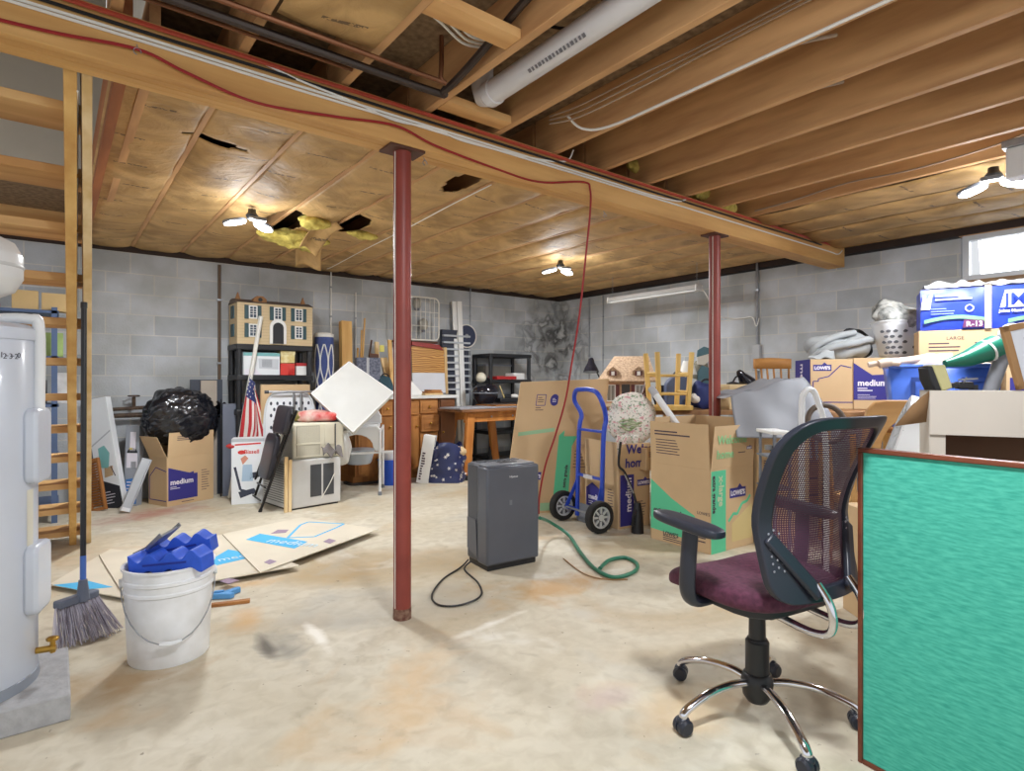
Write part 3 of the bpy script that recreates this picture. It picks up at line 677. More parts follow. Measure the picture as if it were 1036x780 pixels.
# handwriting follows the drum
for i_,ch in enumerate('Pw 12-3-20'):
    a = hw+.10+i_*.042
    if ch != ' ': text(ch,.027,axes(V((cos(a)*(rw+.001),sin(a)*(rw+.001),1.165+.004*(i_%2))),(-sin(a),cos(a),.02),(.05,0,1)),mat('pencil_ink',(90,92,104),.8,var=0),t,'handwriting')
bz = ca+.02
BRASS = mat('brass',(190,150,70),.3,metal=.9,var=.05)
dv = MB().tube([V((cos(bz)*rw,sin(bz)*rw,.10)),V((cos(bz)*(rw+.06),sin(bz)*(rw+.06),.10))],.012,8).tube([V((cos(bz)*(rw+.05),sin(bz)*(rw+.05),.085)),V((cos(bz)*(rw+.05),sin(bz)*(rw+.05),.13))],.009,8).build('drain_valve',BRASS,t)
MB().lathe([(.012,0),(.02,.003),(.02,.012),(.012,.015)],8,MX.Translation((cos(bz)*(rw+.05),sin(bz)*(rw+.05),.128))).build('valve_knob',BRASS,dv)
MB().tube(smooth_path([(-.06,-.03,1.295),(-.06,-.03,1.38),(-.10,-.05,1.44),(-.16,-.08,1.50)],6),.011,8).build('supply_hose',WPLAS,t)
p = D(-25,268,2.0)
t = thing('expansion_tank','white dome-ended expansion tank above the water heater','tank',(p.x,p.y,p.z-.115))
prof = [(.0,0),(.06,.006),(.105,.03),(.125,.07),(.128,.075),(.128,.155),(.125,.16),(.105,.20),(.06,.224),(.0,.23)]
MB().lathe(prof,28).build('shell',mat('tank_white',(214,214,214),.3,var=.02),t)
MB().tube([(0,0,.225),(0,0,.42),(0,0,ZJ-p.z+.115)],.013,8).build('hanging_pipe',COPPER,t)
MB().lathe([(.1295,.11),(.1305,.112),(.1305,.12),(.1295,.122)],28).build('seam',mat('tank_seam',(190,190,190),.4,var=0),t)
# broom leaning on the stringer
t = thing('broom','grey bristled push broom leaning upright against the stair stringer','broom',P(86,640))
q0 = V(t.location); hb = D(84,606,2.70); ht = D(85,306,2.84)
MB().tube([hb+V((0,0,.02)),hb+(ht-hb)*.14],.0125,10).build('blue_grip',mat('broom_blue',(70,110,190),.4,var=0),t,world=True)
MB().tube([hb+(ht-hb)*.13,hb+(ht-hb)*.985],.012,10).build('handle',BLACK,t,world=True)
MB().tube([hb+(ht-hb)*.98,ht],.014,10).build('hanging_cap',BLACK,t,world=True)
MB().tube([hb+V((0,0,-.005)),hb+V((0,0,.09))],.019,10,radii=[.028,.017]).build('socket',mat('broom_grey',(96,104,122),.5,var=0),t,world=True)
ha, hb2 = D(57,613,2.60), D(97,599,2.78)
MB().bar(ha,hb2,.05,.035).build('head',mat('broom_grey',(96,104,122),.5,var=0),t,world=True,bevel=.008)
b = MB(); rr = random.Random(5)
ga, gb2 = P(60,655,.012), P(121,638,.012)
for q in range(220):
    u = rr.random(); s = rr.uniform(-.02,.02); nrm = V((-.6,-.8,0))
    a = ha.lerp(hb2,u)+nrm*s+V((0,0,-.01)); c_ = ga.lerp(gb2,min(1,max(0,u+rr.uniform(-.05,.05))))+nrm*s*2.6
    c_.z = rr.uniform(.004,.03)
    b.cur = 1 if rr.random()<.3 else 0
    b.tube([a,(a+c_)/2+V((rr.uniform(-.006,.006),rr.uniform(-.006,.006),0)),c_],.0018,3,cap=False)
o = b.build('bristles',[mat('bristle_grey',(206,202,214),.7,var=0),mat('bristle_dark',(150,144,158),.7,var=0)],t,world=True,smooth=False); o['kind'] = 'stuff'
# ================================================================== FLOOR CLUTTER NEAR THE CAMERA
def sheet(lab, px, z, th=.006, bow=0):
    pts = [P(x,y,z) for x,y in px]
    c = sum(pts,V((0,0,0)))/len(pts)
    t = thing('cardboard_sheet',lab,'cardboard',(c.x,c.y,z),group='flattened cardboard on the floor')
    n = len(pts)
    if bow:      # one end lifts off the floor
        for i in bow: pts[i].z += bow[i]
    MB().add([p for p in pts]+[p+V((0,0,th)) for p in pts],[tuple(range(n-1,-1,-1)),tuple(range(n,2*n))]+[(i,(i+1)%n,n+(i+1)%n,n+i) for i in range(n)]).build('board',mat('pale_cardboard',(216,207,188),.85,var=.05,scale=3),t,world=True,smooth=False)
    return t
CYAN = mat('light_blue_print',(76,176,224),.7,var=0)
def floorprint(t,px,z,m,name='printed_panel',th=.0015):
    pts = [P(x,y,z) for x,y in px]; n = len(pts)
    if n > 2 and (pts[1]-pts[0]).cross(pts[2]-pts[1]).z < 0: pts.reverse()
    return MB().add(pts+[p+V((0,0,th)) for p in pts],[tuple(range(n-1,-1,-1)),tuple(range(n,2*n))]+[(i,(i+1)%n,n+(i+1)%n,n+i) for i in range(n)]).build(name,m,t,world=True,smooth=False)
def floorline(t,px,z,w_,m,name='printed_outline'):
    b = MB(); pts = [P(x,y,z) for x,y in px]
    for i in range(len(pts)-1): b.bar(pts[i],pts[i+1],w_,.002)
    return b.build(name,m,t,world=True,smooth=False)
FADE = mat('faded_violet_print',(150,130,150),.8,var=0)
s = sheet('flattened cardboard lying lowest under the broom end',[(50,592),(128,606),(205,566),(112,556)],.018)
floorprint(s,[(54,592),(80,597),(114,594),(90,588)],.0245,CYAN)
s = sheet('flattened cardboard in the middle beside the white bucket',[(126,604),(303,573),(228,541),(100,562)],.028)
floorprint(s,[(212,567),(231,556),(262,562),(219,572)],.0345,CYAN)
text('medium',.10,wm(s).inverted()@axes(P(221,568,.0385),P(257,561.5,.0385)-P(221,568,.0385),P(232,557,.0385)-P(221,568,.0385)),mat('pale_print',(206,226,236),.8,var=0),s)
floorprint(s,[(222,588),(231,585),(242,587),(232,591)],.0345,FADE)
s = sheet('flattened cardboard topmost of the pile, pointing at the red post',[(263,580),(383,536),(305,524),(225,541)],.038)
floorprint(s,[(249,546),(263,540),(311,548),(298,555)],.0445,CYAN)
text('medium',.13,wm(s).inverted()@axes(P(268,548,.0485),P(300,551.5,.0485)-P(268,548,.0485),P(276,541.5,.0485)-P(268,548,.0485)),mat('pale_print',(206,226,236),.8,var=0),s)
floorline(s,[(291,544),(304,531),(312,528),(348,530),(340,534),(318,543),(291,544)],.0445,.018,CYAN)
floorprint(s,[(274,540),(281,536),(292,536),(289,539)],.0445,FADE)
floorprint(s,[(327,548),(333,545),(340,547),(334,550)],.0445,FADE); floorprint(s,[(267,569),(273,566),(280,568),(273,571)],.0445,FADE)
# bucket of knee pads
p = P(171.5,661)
t = thing('bucket','white plastic pail on the floor with a wire handle','bucket',(p.x,p.y,0))
BK = mat('scuffed_white_pail',(242,244,248),.4,rgb2=(224,225,226),scale=9)
MB().lathe([(.0,0),(.150,0),(.154,.006),(.166,.29),(.172,.295),(.172,.305),(.168,.31),(.169,.335),(.175,.34),(.175,.352),(.170,.356),(.171,.39),(.178,.393),(.178,.402),(.171,.404),(.166,.40),(.148,.02),(0,.015)],40).build('pail',BK,t)
M = MX.Rotation(YC+.55,4,'Z')
hp = [M@V((.176*cos(a),-.176*abs(sin(a))*.55-.10*sin(a),.335-.22*sin(a))) for a in [pi*k/14 for k in range(15)]]
bl = MB().tube(hp,.0028,6).build('wire_handle',GALV,t)
MB().tube([hp[6],hp[7],hp[8]],.011,8).build('handle_grip',WPLAS,bl)
for s in (0,14): MB().lathe([(.02,-.006),(.02,.006)],10,MX.Translation(hp[s])@MX.Rotation(pi/2,4,'Y')).build('handle_boss',WPLAS,t)
BPAD = mat('royal_blue_foam',(44,92,214),.55,var=.06,scale=30)
def wavepad(lab,c,rz,ry,L,W,Hh,ph):
    t2 = thing('foam_pad',lab,'pad',c,rz,0,ry,group='blue wavy pads in the bucket')
    n = 84; top = []; bot = []
    for k in range(n+1):
        x = -L/2+L*k/n; top.append((x,Hh*.5+.017*sin(x*70+ph))); bot.append((x,-Hh*.5+.012*sin(x*70+ph+.5)))
    MB().prism(bot+top[::-1],-W/2,W/2,MX.Rotation(pi/2,4,'X')).build('wave_block',BPAD,t2,bevel=.005,ang_=60)
    MB().prism([(-L*.3,-.0),(L*.3,-.0),(L*.3,.008),(-L*.3,.008)],-W/2-.002,W/2+.002,MX.Rotation(pi/2,4,'X')).build('groove_strip',mat('dark_blue_foam',(30,50,150),.6,var=0),t2)
    return t2
wavepad('blue wavy foam pad lying across the front rim of the white pail',(p.x-.00,p.y-.06,.415),YC-.02,-.10,.31,.10,.066,0)
wavepad('blue wavy foam pad standing behind in the white pail',(p.x+.05,p.y+.07,.44),YC+.15,-.16,.29,.09,.07,1.4)
t = thing('paint_tray','dented grey metal pan tipped on the blue pads in the pail','tray',(p.x-.02,p.y+.0,.505),YC-.6,.35,-.55)
MB().box((0,0,0),(.15,.09,.004)).box((0,-.045,.008),(.15,.004,.016)).box((0,.045,.008),(.15,.004,.016)).build('pan',GALV,t)
b = MB()
for k in range(7): b.box((-.055+k*.018,0,.006),(.005,.08,.008))
b.build('ridges',GALV,t)
MB().tube([(-.07,-.04,.012),(-.17,-.05,.03),(-.21,-.02,.02)],.004,6).build('handle',GREY,t)
p = P(226,604)
t = thing('plastic_bracket','small light blue plastic bracket on the floor behind the pail','bracket',(p.x,p.y,0),YC+.35)
LB = mat('sky_blue_plastic',(92,160,220),.4,var=.04)
MB().prism([(-.10,-.02),(-.03,-.03),(.04,-.05),(.06,-.03),(.03,-.005),(.085,.045),(.07,.07),(.0,.02),(-.05,.025),(-.10,.02)],0,.03).build('body',LB,t,bevel=.006)
MB().box((-.02,0,.034),(.05,.02,.01)).build('clip',LB,t,bevel=.003)
tag(MB().prism([(0,0),(.2,.0),(.2,.035),(0,.03)],0,.015,MX.Translation((p.x-.1,p.y-.12,0))@MX.Rotation(YC+.35,4,'Z')).build('wood_scrap',OAKX),'thin wood scrap on the floor beside the blue bracket','wood scrap')
# dehumidifier
p0 = P(493,580); p1 = P(546,569); a = ang(p0,p1)
t = thing('dehumidifier','dark grey floor dehumidifier standing on the open floor','dehumidifier',(p0.x,p0.y,0),a)
DH = mat('charcoal_plastic',(84,88,98),.32,var=.05,spec=.6); DH2 = mat('charcoal_side',(72,75,82),.4,var=.05)
MB().b2((0.0,.004,.035),(.395,.13,.645)).build('front_shell',DH,t,bevel=.014)
MB().b2((.008,.12,.035),(.387,.275,.65)).build('rear_shell',DH2,t,bevel=.012)
MB().b2((.015,.02,0),(.38,.26,.04)).build('base',BLACK,t,bevel=.006)
tp = MB().b2((.02,.03,.645),(.375,.255,.656)).build('top_panel',mat('grey_top',(128,132,140),.3,var=.03),t,bevel=.004)
MB().b2((.15,.09,.6545),(.28,.15,.659)).build('grip_recess',BLACK,tp,bevel=.003)
b = MB()
for k in range(9): b.b2((.04+k*.036,.17,.656),(.06+k*.036,.245,.659))
b.build('vent_slats',DH2,tp)
MB().b2((.125,.0025,.575),(.18,.005,.583)).build('brand_plate',mat('bright_plate',(214,216,220),.3,var=0),t) if False else text('Hisense',.02,axes((.165,.0028,.572),(1,0,0),(0,0,1)),mat('silver_letters',(225,226,230),.3,var=0),t,'lettering')
MB().b2((.165,.0025,.40),(.185,.0045,.43)).build('water_icon',mat('grey_icon',(110,114,122),.4,var=0),t)
M = axes((.0,.27,.0),(0,-1,0),(0,0,1))
poly([(.0,.3),(.11,.3),(.13,.06),(.0,.10)],MX(axes((.006,.262,0),(0,-1,0),(0,0,1))),DH,t,'side_bucket_panel',.004)
MB().tube(smooth_path([P(474,566,.05),P(466,574,.01),P(448,586,.008),P(437,602,.008),P(444,612,.008),P(466,612,.008),P(486,603,.008),P(484,590,.008),P(470,576,.01),P(476,568,.04)],8),.0055,6).build('power_cord',BLACK,t,world=True)
GH = mat('green_hose',(50,124,98),.4,var=.06)
cable('garden_hose','green hose from the dehumidifier ending in a loop on the floor',[D(546,524,3.92),P(556,528,.12),P(575,541,.03),P(588,560,.014),P(603,576,.013),P(622,584,.013),P(642,578,.013),P(644,570,.013),P(632,564,.013),P(616,567,.02),P(607,575,.03)],.012,GH,'hose',8,seg=10)
cable('wire','thin brown wire lying under the green hose',[P(570,565,.006),P(590,580,.006),P(612,586,.006),P(635,586,.006)],.004,mat('brown_wire',(150,112,70),.6,var=0),'wire')
# ================================================================== CARTONS
def carton(label, c, a, w, d, h, flaps=(), open_=False, m=None, z=0, group=None, name='cardboard_box', th=.006):
    """c = near lower corner; local +x runs along the right visible face, local +y along the left visible face"""
    t = thing(name, label, 'box', (c[0],c[1],z), a, group=group); m = m or CARD
    if open_:
        b = MB().b2((0,0,0),(w,th,h)).b2((0,d-th,0),(w,d,h)).b2((0,th,0),(th,d-th,h)).b2((w-th,th,0),(w,d-th,h)).b2((th,th,0),(w-th,d-th,th))
    else:
        b = MB().b2((0,0,0),(w,d,h))
    b.build('body', m, t, bevel=.003)
    for f in flaps:      # (side, length, angle from vertical, outward positive)
        s, L, an = f[:3]; an = R_(an); fm = f[3] if len(f) > 3 else m
        if s == 'r': M = axes((0,0,h),(1,0,0),(0,-sin(an),cos(an))); q = w
        if s == 'l': M = axes((0,d,h),(0,-1,0),(-sin(an),0,cos(an))); q = d
        if s == 'b': M = axes((w,d,h),(-1,0,0),(0,sin(an),cos(an))); q = w
        if s == 'e': M = axes((w,0,h),(0,1,0),(sin(an),0,cos(an))); q = d
        MB().prism([(.004,0),(q-.004,0),(q-.010,L),(.010,L)],-.003,.001,M).build('flap', fm, t, smooth=False)
    t['FR'] = 0; del t['FR']
    return t
FR = axes((0,0,0),(1,0,0),(0,0,1))                         # right visible face
def FL(d): return axes((0,d,0),(0,-1,0),(0,0,1))            # left visible face
def FRz(z): return axes((0,0,z),(1,0,0),(0,0,1))
def house(M, x, y, s, m, t, name='printed_house'):          # filled gabled outline printed on moving boxes
    pts = [(x,y),(x+s,y),(x+s,y+s*.58),(x+s*.86,y+s*.58),(x+s*.86,y+s*.63),(x+s*.70,y+s*.60),(x+.0,y+s*.80)]
    return poly(pts,M,m,t,name)
def outline(M, pts, w_, m, t, name='printed_outline', th=.0012):
    b = MB()
    for i in range(len(pts)-1):
        (x0,y0),(x1,y1) = pts[i],pts[i+1]; L = sqrt((x1-x0)**2+(y1-y0)**2); nx,ny = -(y1-y0)/L*w_/2,(x1-x0)/L*w_/2
        b.prism([(x0-nx,y0-ny),(x1-nx,y1-ny),(x1+nx,y1+ny),(x0+nx,y0+ny)],0,th,M)
    return b.build(name,m,t,smooth=False)
def fine(M,x,y,w_,rows,t,gap=.016,hh=.006,m=None,sd=1):
    rr = random.Random(sd); return lines([(x,y-k*gap,x+w_*rr.uniform(.55,1),y-k*gap+hh) for k in range(rows)],M,m or INK,t)
PW = mat('print_white',(226,222,232),.8,var=0)
def badge(M,x,y,s,t,body="LOWE'S"):                         # gabled store badge
    poly([(x,y),(x+s,y),(x+s,y+s*.36),(x+s*.78,y+s*.36),(x+s*.62,y+s*.50),(x+s*.48,y+s*.36),(x,y+s*.36)],M,NAVY,t,'printed_badge',.0012)
    text(body,s*.25,T(M,x+s*.06,y+s*.09,.0016),PW,t,'badge_lettering',.002)
WHT = PW
# ================================================================== LEFT PILE
c0 = P(169,513); c1 = P(222,503); a = ang(c0,c1)
t = carton('medium moving box with a purple print carrying the black rubbish bag',c0,a,.47,.30,.46,[('r',.235,4),('l',.22,24),('b',.2,8)],open_=True)
poly([(.012,.05),(.30,.05),(.30,.285),(.262,.285),(.262,.305),(.22,.295),(.012,.365)],FR,NAVY,t,'printed_house')
text('medium',.07,T(FR,.03,.20,.0016),PW,t,off=.002); fine(FR,.03,.175,.10,2,t,m=PW); fine(FR,.34,.30,.09,9,t,.024); fine(FR,.14,.022,.2,1,t)
fine(axes((0,-.0016,.46),(1,0,0),(0,-.07,.997)),.09,.19,.22,3,t,.016)
outline(FL(.30),[(.02,.05),(.02,.27),(.12,.36),(.29,.33)],.008,NAVY,t); outline(FL(.30),[(.02,.05),(.29,.05)],.008,NAVY,t)
q = c0+V((cos(a)*.24-sin(a)*.15, sin(a)*.24+cos(a)*.15, .0))
BAG = mat('black_bin_liner',(22,23,30),.22,var=.1,spec=.7,scale=5)
def crumple(b,c,d,amp,fr,sd,e1=.9,e2=.8,nu=60,nv=36): return b.blob(c,d,e1,e2,amp,fr,sd,nu,nv)
t = thing('bin_bag','full black rubbish bag resting on the medium box by the block wall','bag',(q.x,q.y,.50),a)
b = MB(); 
def bagf(u,v):
    an = 2*pi*u; be = -pi/2+pi*v
    rx, ry, rz = .37,.22,.285
    p = V((rx*cos(be)**.6*cos(an) if cos(be)>0 else 0, ry*(max(cos(be),0)**.6)*sin(an), rz*sin(be)))
    k = NZ.noise(p*3.2)*.12+abs(NZ.noise(p*6))*.12+abs(NZ.noise(V((p.x*9+p.z*9,p.y*14,p.z*22-p.x*10))))*.10
    p = p*(1+k-.08)
    p.x += .05*max(0,p.z)*0
    p.z = max(p.z,-.33)-.10*abs(p.x)*(p.z>0); return p+V((0,0,.34))
b.grid(bagf,110,64).build('sack',BAG,t,ang_=70)
def gath(u,v):
    an = 2*pi*u; r = .05+.02*v+.012*sin(7*an)*v
    return V((-.09+r*1.5*cos(an)+.06*v, r*sin(an), .575+.06*v-.05*v*v))
MB().grid(gath,36,6).build('gathered_neck',BAG,t,solid=.003)
for (x_,y_,z_,rz) in ((.30,-.08,.42,.3),(.33,.02,.36,-.3)):
    MB().grid(lambda u,v:V((x_+.14*u*cos(rz),y_+.14*u*sin(rz)+.03*sin(v*6),z_+.10*(v-.5)*(1-.5*u)+.02*sin(u*9))),8,8).build('tied_corner',BAG,t,solid=.003)
# slatted wooden panel, product cartons, channel
def leanbox(name,label,cat,pb,w_,h_,th,m,rz=YC,lean=-.12,roll=0,group=None):
    """upright flat thing: base centre pb, width along the view, leaning back against what is behind"""
    t = thing(name,label,cat,(pb.x,pb.y,pb.z),rz,lean,roll,group)
    return t
p = P(99,517)
t = leanbox('slatted_panel','narrow slatted wooden panel leaning beside the stairs at floor level','wooden panel',p,0,0,0,None,YC,-.08,-.22)
MB().b2((-.075,0,.0),(-.055,.03,.48)).b2((.055,0,0),(.075,.03,.48)).b2((-.055,0,.0),(.055,.03,.03)).b2((-.055,0,.45),(.055,.03,.48)).build('frame',OAK,t,bevel=.003)
b = MB()
for k in range(17): b.box((0,.015,.05+k*.0245),(.11,.006,.02),rx=.6)
b.build('slats',OAK,t)
p = P(93,478,.28)
t = leanbox('plank','grey board leaning behind the slatted wooden panel','board',P(93,511),0,0,0,None,YC,-.02,-.03)
MB().b2((-.05,0,.0),(.05,.02,.86)).build('board',mat('slate_grey_paint',(104,108,120),.6,var=.05),t,bevel=.002)
# furniture carton with pictures
p = P(119,514)
t = leanbox('picture_carton','tall white carton printed with a teal chair picture, leaning left of the moving box','box',p,0,0,0,None,YC,-.05,-.20)
MB().b2((-.15,0,0),(.06,.07,1.05)).build('carton',mat('carton_white',(226,230,234),.6,var=.02),t,bevel=.003)
M = axes((-.15,-.0005,0),(1,0,0),(0,0,1))
poly([(.006,.0),(.204,.0),(.204,.20),(.006,.30)],M,mat('print_black',(36,38,46),.5,var=0),t)
poly([(.0,.60),(.2,.72),(.2,.735),(.0,.615)],M,mat('print_grey',(176,182,188),.6,var=0),t)
poly([(.05,.40),(.13,.38),(.16,.52),(.12,.60),(.06,.58)],M,mat('print_teal',(120,178,178),.6,var=0),t,'printed_chair')
poly([(.08,.30),(.16,.31),(.17,.40),(.09,.39)],M,mat('print_tan',(186,160,124),.6,var=0),t,'printed_stool')
outline(M,[(.05,.40),(.03,.28)],.008,INK,t); outline(M,[(.15,.40),(.18,.30)],.008,INK,t)
fine(M,.03,.16,.13,5,t,.026,m=PW)
p = P(131,512)
t = leanbox('tool_carton','slim grey and white carton with a blue lower panel, left of the metal channel','box',p,0,0,0,None,YC,-.05,.01)
MB().b2((-.065,0,0),(.065,.08,.76)).build('carton',mat('carton_grey',(150,156,166),.6,var=.03),t,bevel=.003)
M = axes((-.065,-.0005,0),(1,0,0),(0,0,1))
poly([(.02,.02),(.125,.02),(.125,.27),(.02,.25)],M,mat('print_blue',(58,118,190),.6,var=0),t)
poly([(.02,.36),(.12,.36),(.12,.50),(.02,.50)],M,PW,t); poly([(.045,.52),(.10,.52),(.10,.70),(.045,.70)],M,PW,t)
poly([(.02,.50)]+[(.07-.05*cos(k*pi/8),.50+.05*sin(k*pi/8)) for k in range(9)]+[(.12,.50)],M,mat('print_black',(36,38,46),.5,var=0),t)
fine(M,.04,.535,.05,1,t,hh=.012,m=mat('print_yellow',(220,200,70),.6,var=0)); poly([(.06,.36),(.11,.36),(.11,.42),(.06,.42)],M,mat('print_grey',(176,182,188),.6,var=0),t); fine(M,.03,.22,.07,4,t,.03,.01,PW)
a_, b_ = P(126,517,.02), D(148.5,464,5.36)
t = thing('metal_channel','long pale aluminium channel propped diagonally against the moving box','metal channel',a_)
ch = MB().bar(a_,b_,.075,.008,(0,1,0)); 
dv_ = (b_-a_).normalized(); sx_ = V((0,1,0)).cross(dv_).normalized()
for s in (-1,1): ch.bar(a_+sx_*s*.036-V((.0,.02,0)),b_+sx_*s*.036-V((0,.02,0)),.006,.045,(0,1,0))
ch.build('profile',mat('pale_aluminium',(196,200,206),.35,metal=.5,var=.05),t,world=True)
MB().bar(a_,a_+dv_*.03,.08,.05,(0,1,0)).build('end_cap',WPLAS,t,world=True)
p = P(143,504)
tag(MB().b2((-.07,.06,0),(.05,.10,.55)).build('dark_board',mat('black_board',(40,42,52),.5,var=.05)),'dark board standing behind the metal channel','board'); o = bpy.data.objects['dark_board']; o.location += V((p.x,p.y,0)); o.rotation_euler = (0,0,YC)
p = onY(208,384,6.72)
tag(MB().b2((-.14,0,0),(.16,.03,p.z)).build('upright_sheet',mat('dark_slate',(66,72,84),.6,var=.05)),'dark grey panel standing on the floor behind the black bag','panel'); bpy.data.objects['upright_sheet'].location += V((p.x,p.y,0))
tag(MB().b2((-.05,-.035,0),(.10,-.005,p.z-.01)).build('tan_board',mat('beige_board',(178,166,152),.7,var=.05)),'beige board in front of the dark panel behind the bag','board'); bpy.data.objects['tan_board'].location += V((p.x,p.y,0))
# vacuum carton
c0 = P(234,511); c1 = P(267,508.5); a = ang(c0,c1)-.05
t = carton('white vacuum cleaner carton with a red printed name, beside the medium box',c0,a,.29,.20,.63,m=mat('carton_white',(226,230,234),.6,var=.02),name='vacuum_carton')
PRED = mat('print_red',(206,52,48),.6,var=0); PDK = mat('print_navy_grey',(52,58,76),.6,var=0)
poly([(.03,.565),(.26,.575),(.26,.59),(.03,.58)],FR,PRED,t); poly([(.0,.60),(.29,.60),(.29,.63),(.0,.63)],FR,mat('print_grey',(176,182,188),.6,var=0),t)
poly([(.09+.035*cos(k),.50+.02*sin(k)) for k in [i*pi/6 for i in range(12)]],FR,PRED,t); text('Bissell',.055,T(FR,.11,.485,.0016),PRED,t,off=.001)
outline(FR,[(.03,.36),(.08,.14),(.20,.10)],.022,PDK,t,'printed_vacuum'); poly([(.06,.12),(.20,.15),(.22,.11),(.08,.06)],FR,PDK,t,'printed_vacuum')
poly([(.09,.22),(.19,.22),(.18,.38),(.10,.38)],FR,mat('print_sky',(168,192,214),.6,var=0),t,'printed_vacuum'); poly([(.16,.24),(.26,.26),(.26,.31),(.17,.30)],FR,PDK,t,'printed_vacuum')
poly([(.10,.38),(.15,.44),(.12,.47),(.08,.44)],FR,mat('print_skin',(206,140,120),.6,var=0),t,'printed_vacuum')
rr = random.Random(2); lines([(x0,y0,x0+rr.uniform(.02,.05),y0+.014) for x0 in (.02,.08,.14) for y0 in [.05+k*.045 for k in range(12)] if rr.random()<.7],FL(.20),INK,t)
MB().blob((-.01,.02,.56),(.09,.06,.05),amp=.3,freq=12).build('red_plug',RED,t)
p = P(236,447,.62); 
t = thing('grey_sheet','grey flat sheet standing behind the vacuum carton','panel',onY(236,470,6.55)); t.location.z = 0
MB().b2((-.10,0,0),(.10,.02,.95)).build('sheet',mat('blue_grey_sheet',(112,118,134),.5,var=.03),t,bevel=.002)
MB().tube([(-.115,0,0),(-.115,0,1.0)],.008,6).build('edge_rod',BLACK,t)
# flag on a white pole
pa, pb = D(243.5,440,5.98), D(264,320,6.05)
pf = P(238,500)
t = thing('flag','striped flag hanging on a white pole leaning against the black shelf','flag',(pa.x,pa.y,0))
MB().tube([V((pa.x-.03,pa.y-.05,.0)) if False else pa+(pa-pb)*.62,pb],.022,10).build('pole',mat('flag_pole_white',(222,220,212),.4,var=.03),t,world=True)
FRED, FWH, FBL = mat('flag_red',(190,50,56),.8,var=.05), mat('flag_white',(226,222,216),.8,var=.04), mat('flag_blue',(56,66,120),.8,var=.05)
fa, fb = pb.lerp(pa,.50), pa+(pa-pb)*.06
rt = V((SA,-CA,0))
def ff(u,v):
    top = fa.lerp(fb,v); wd = .06+.22*min(1,v*1.5)
    return top+rt*(.012+wd*u)+V((-CA,-SA,0))*(.035+.035*sin(u*9+v*3))+V((0,0,-.16*u-.10*v*u))
fl_ = MB().grid(ff,22,20,mi=lambda u,v: 2 if v < .32 and u < .62 else (0 if int(u*11+.0)%2==0 else 1)).build('flag_cloth',[FRED,FWH,FBL],t,world=True,solid=.003)
b = MB()
for k in range(14):
    u, v = .06+.13*(k%4)+.04*(k//4%2), .05+.07*(k//4)
    p = ff(u,v)+V((-CA,-SA,0))*.003
    M = axes(p,rt,(0,0,1)); b.prism([(.010*(1 if i%2==0 else .42)*cos(pi/2+i*pi/5),.010*(1 if i%2==0 else .42)*sin(pi/2+i*pi/5)) for i in range(10)],0,.002,M)
b.build('stars',FWH,fl_,world=True,smooth=False)
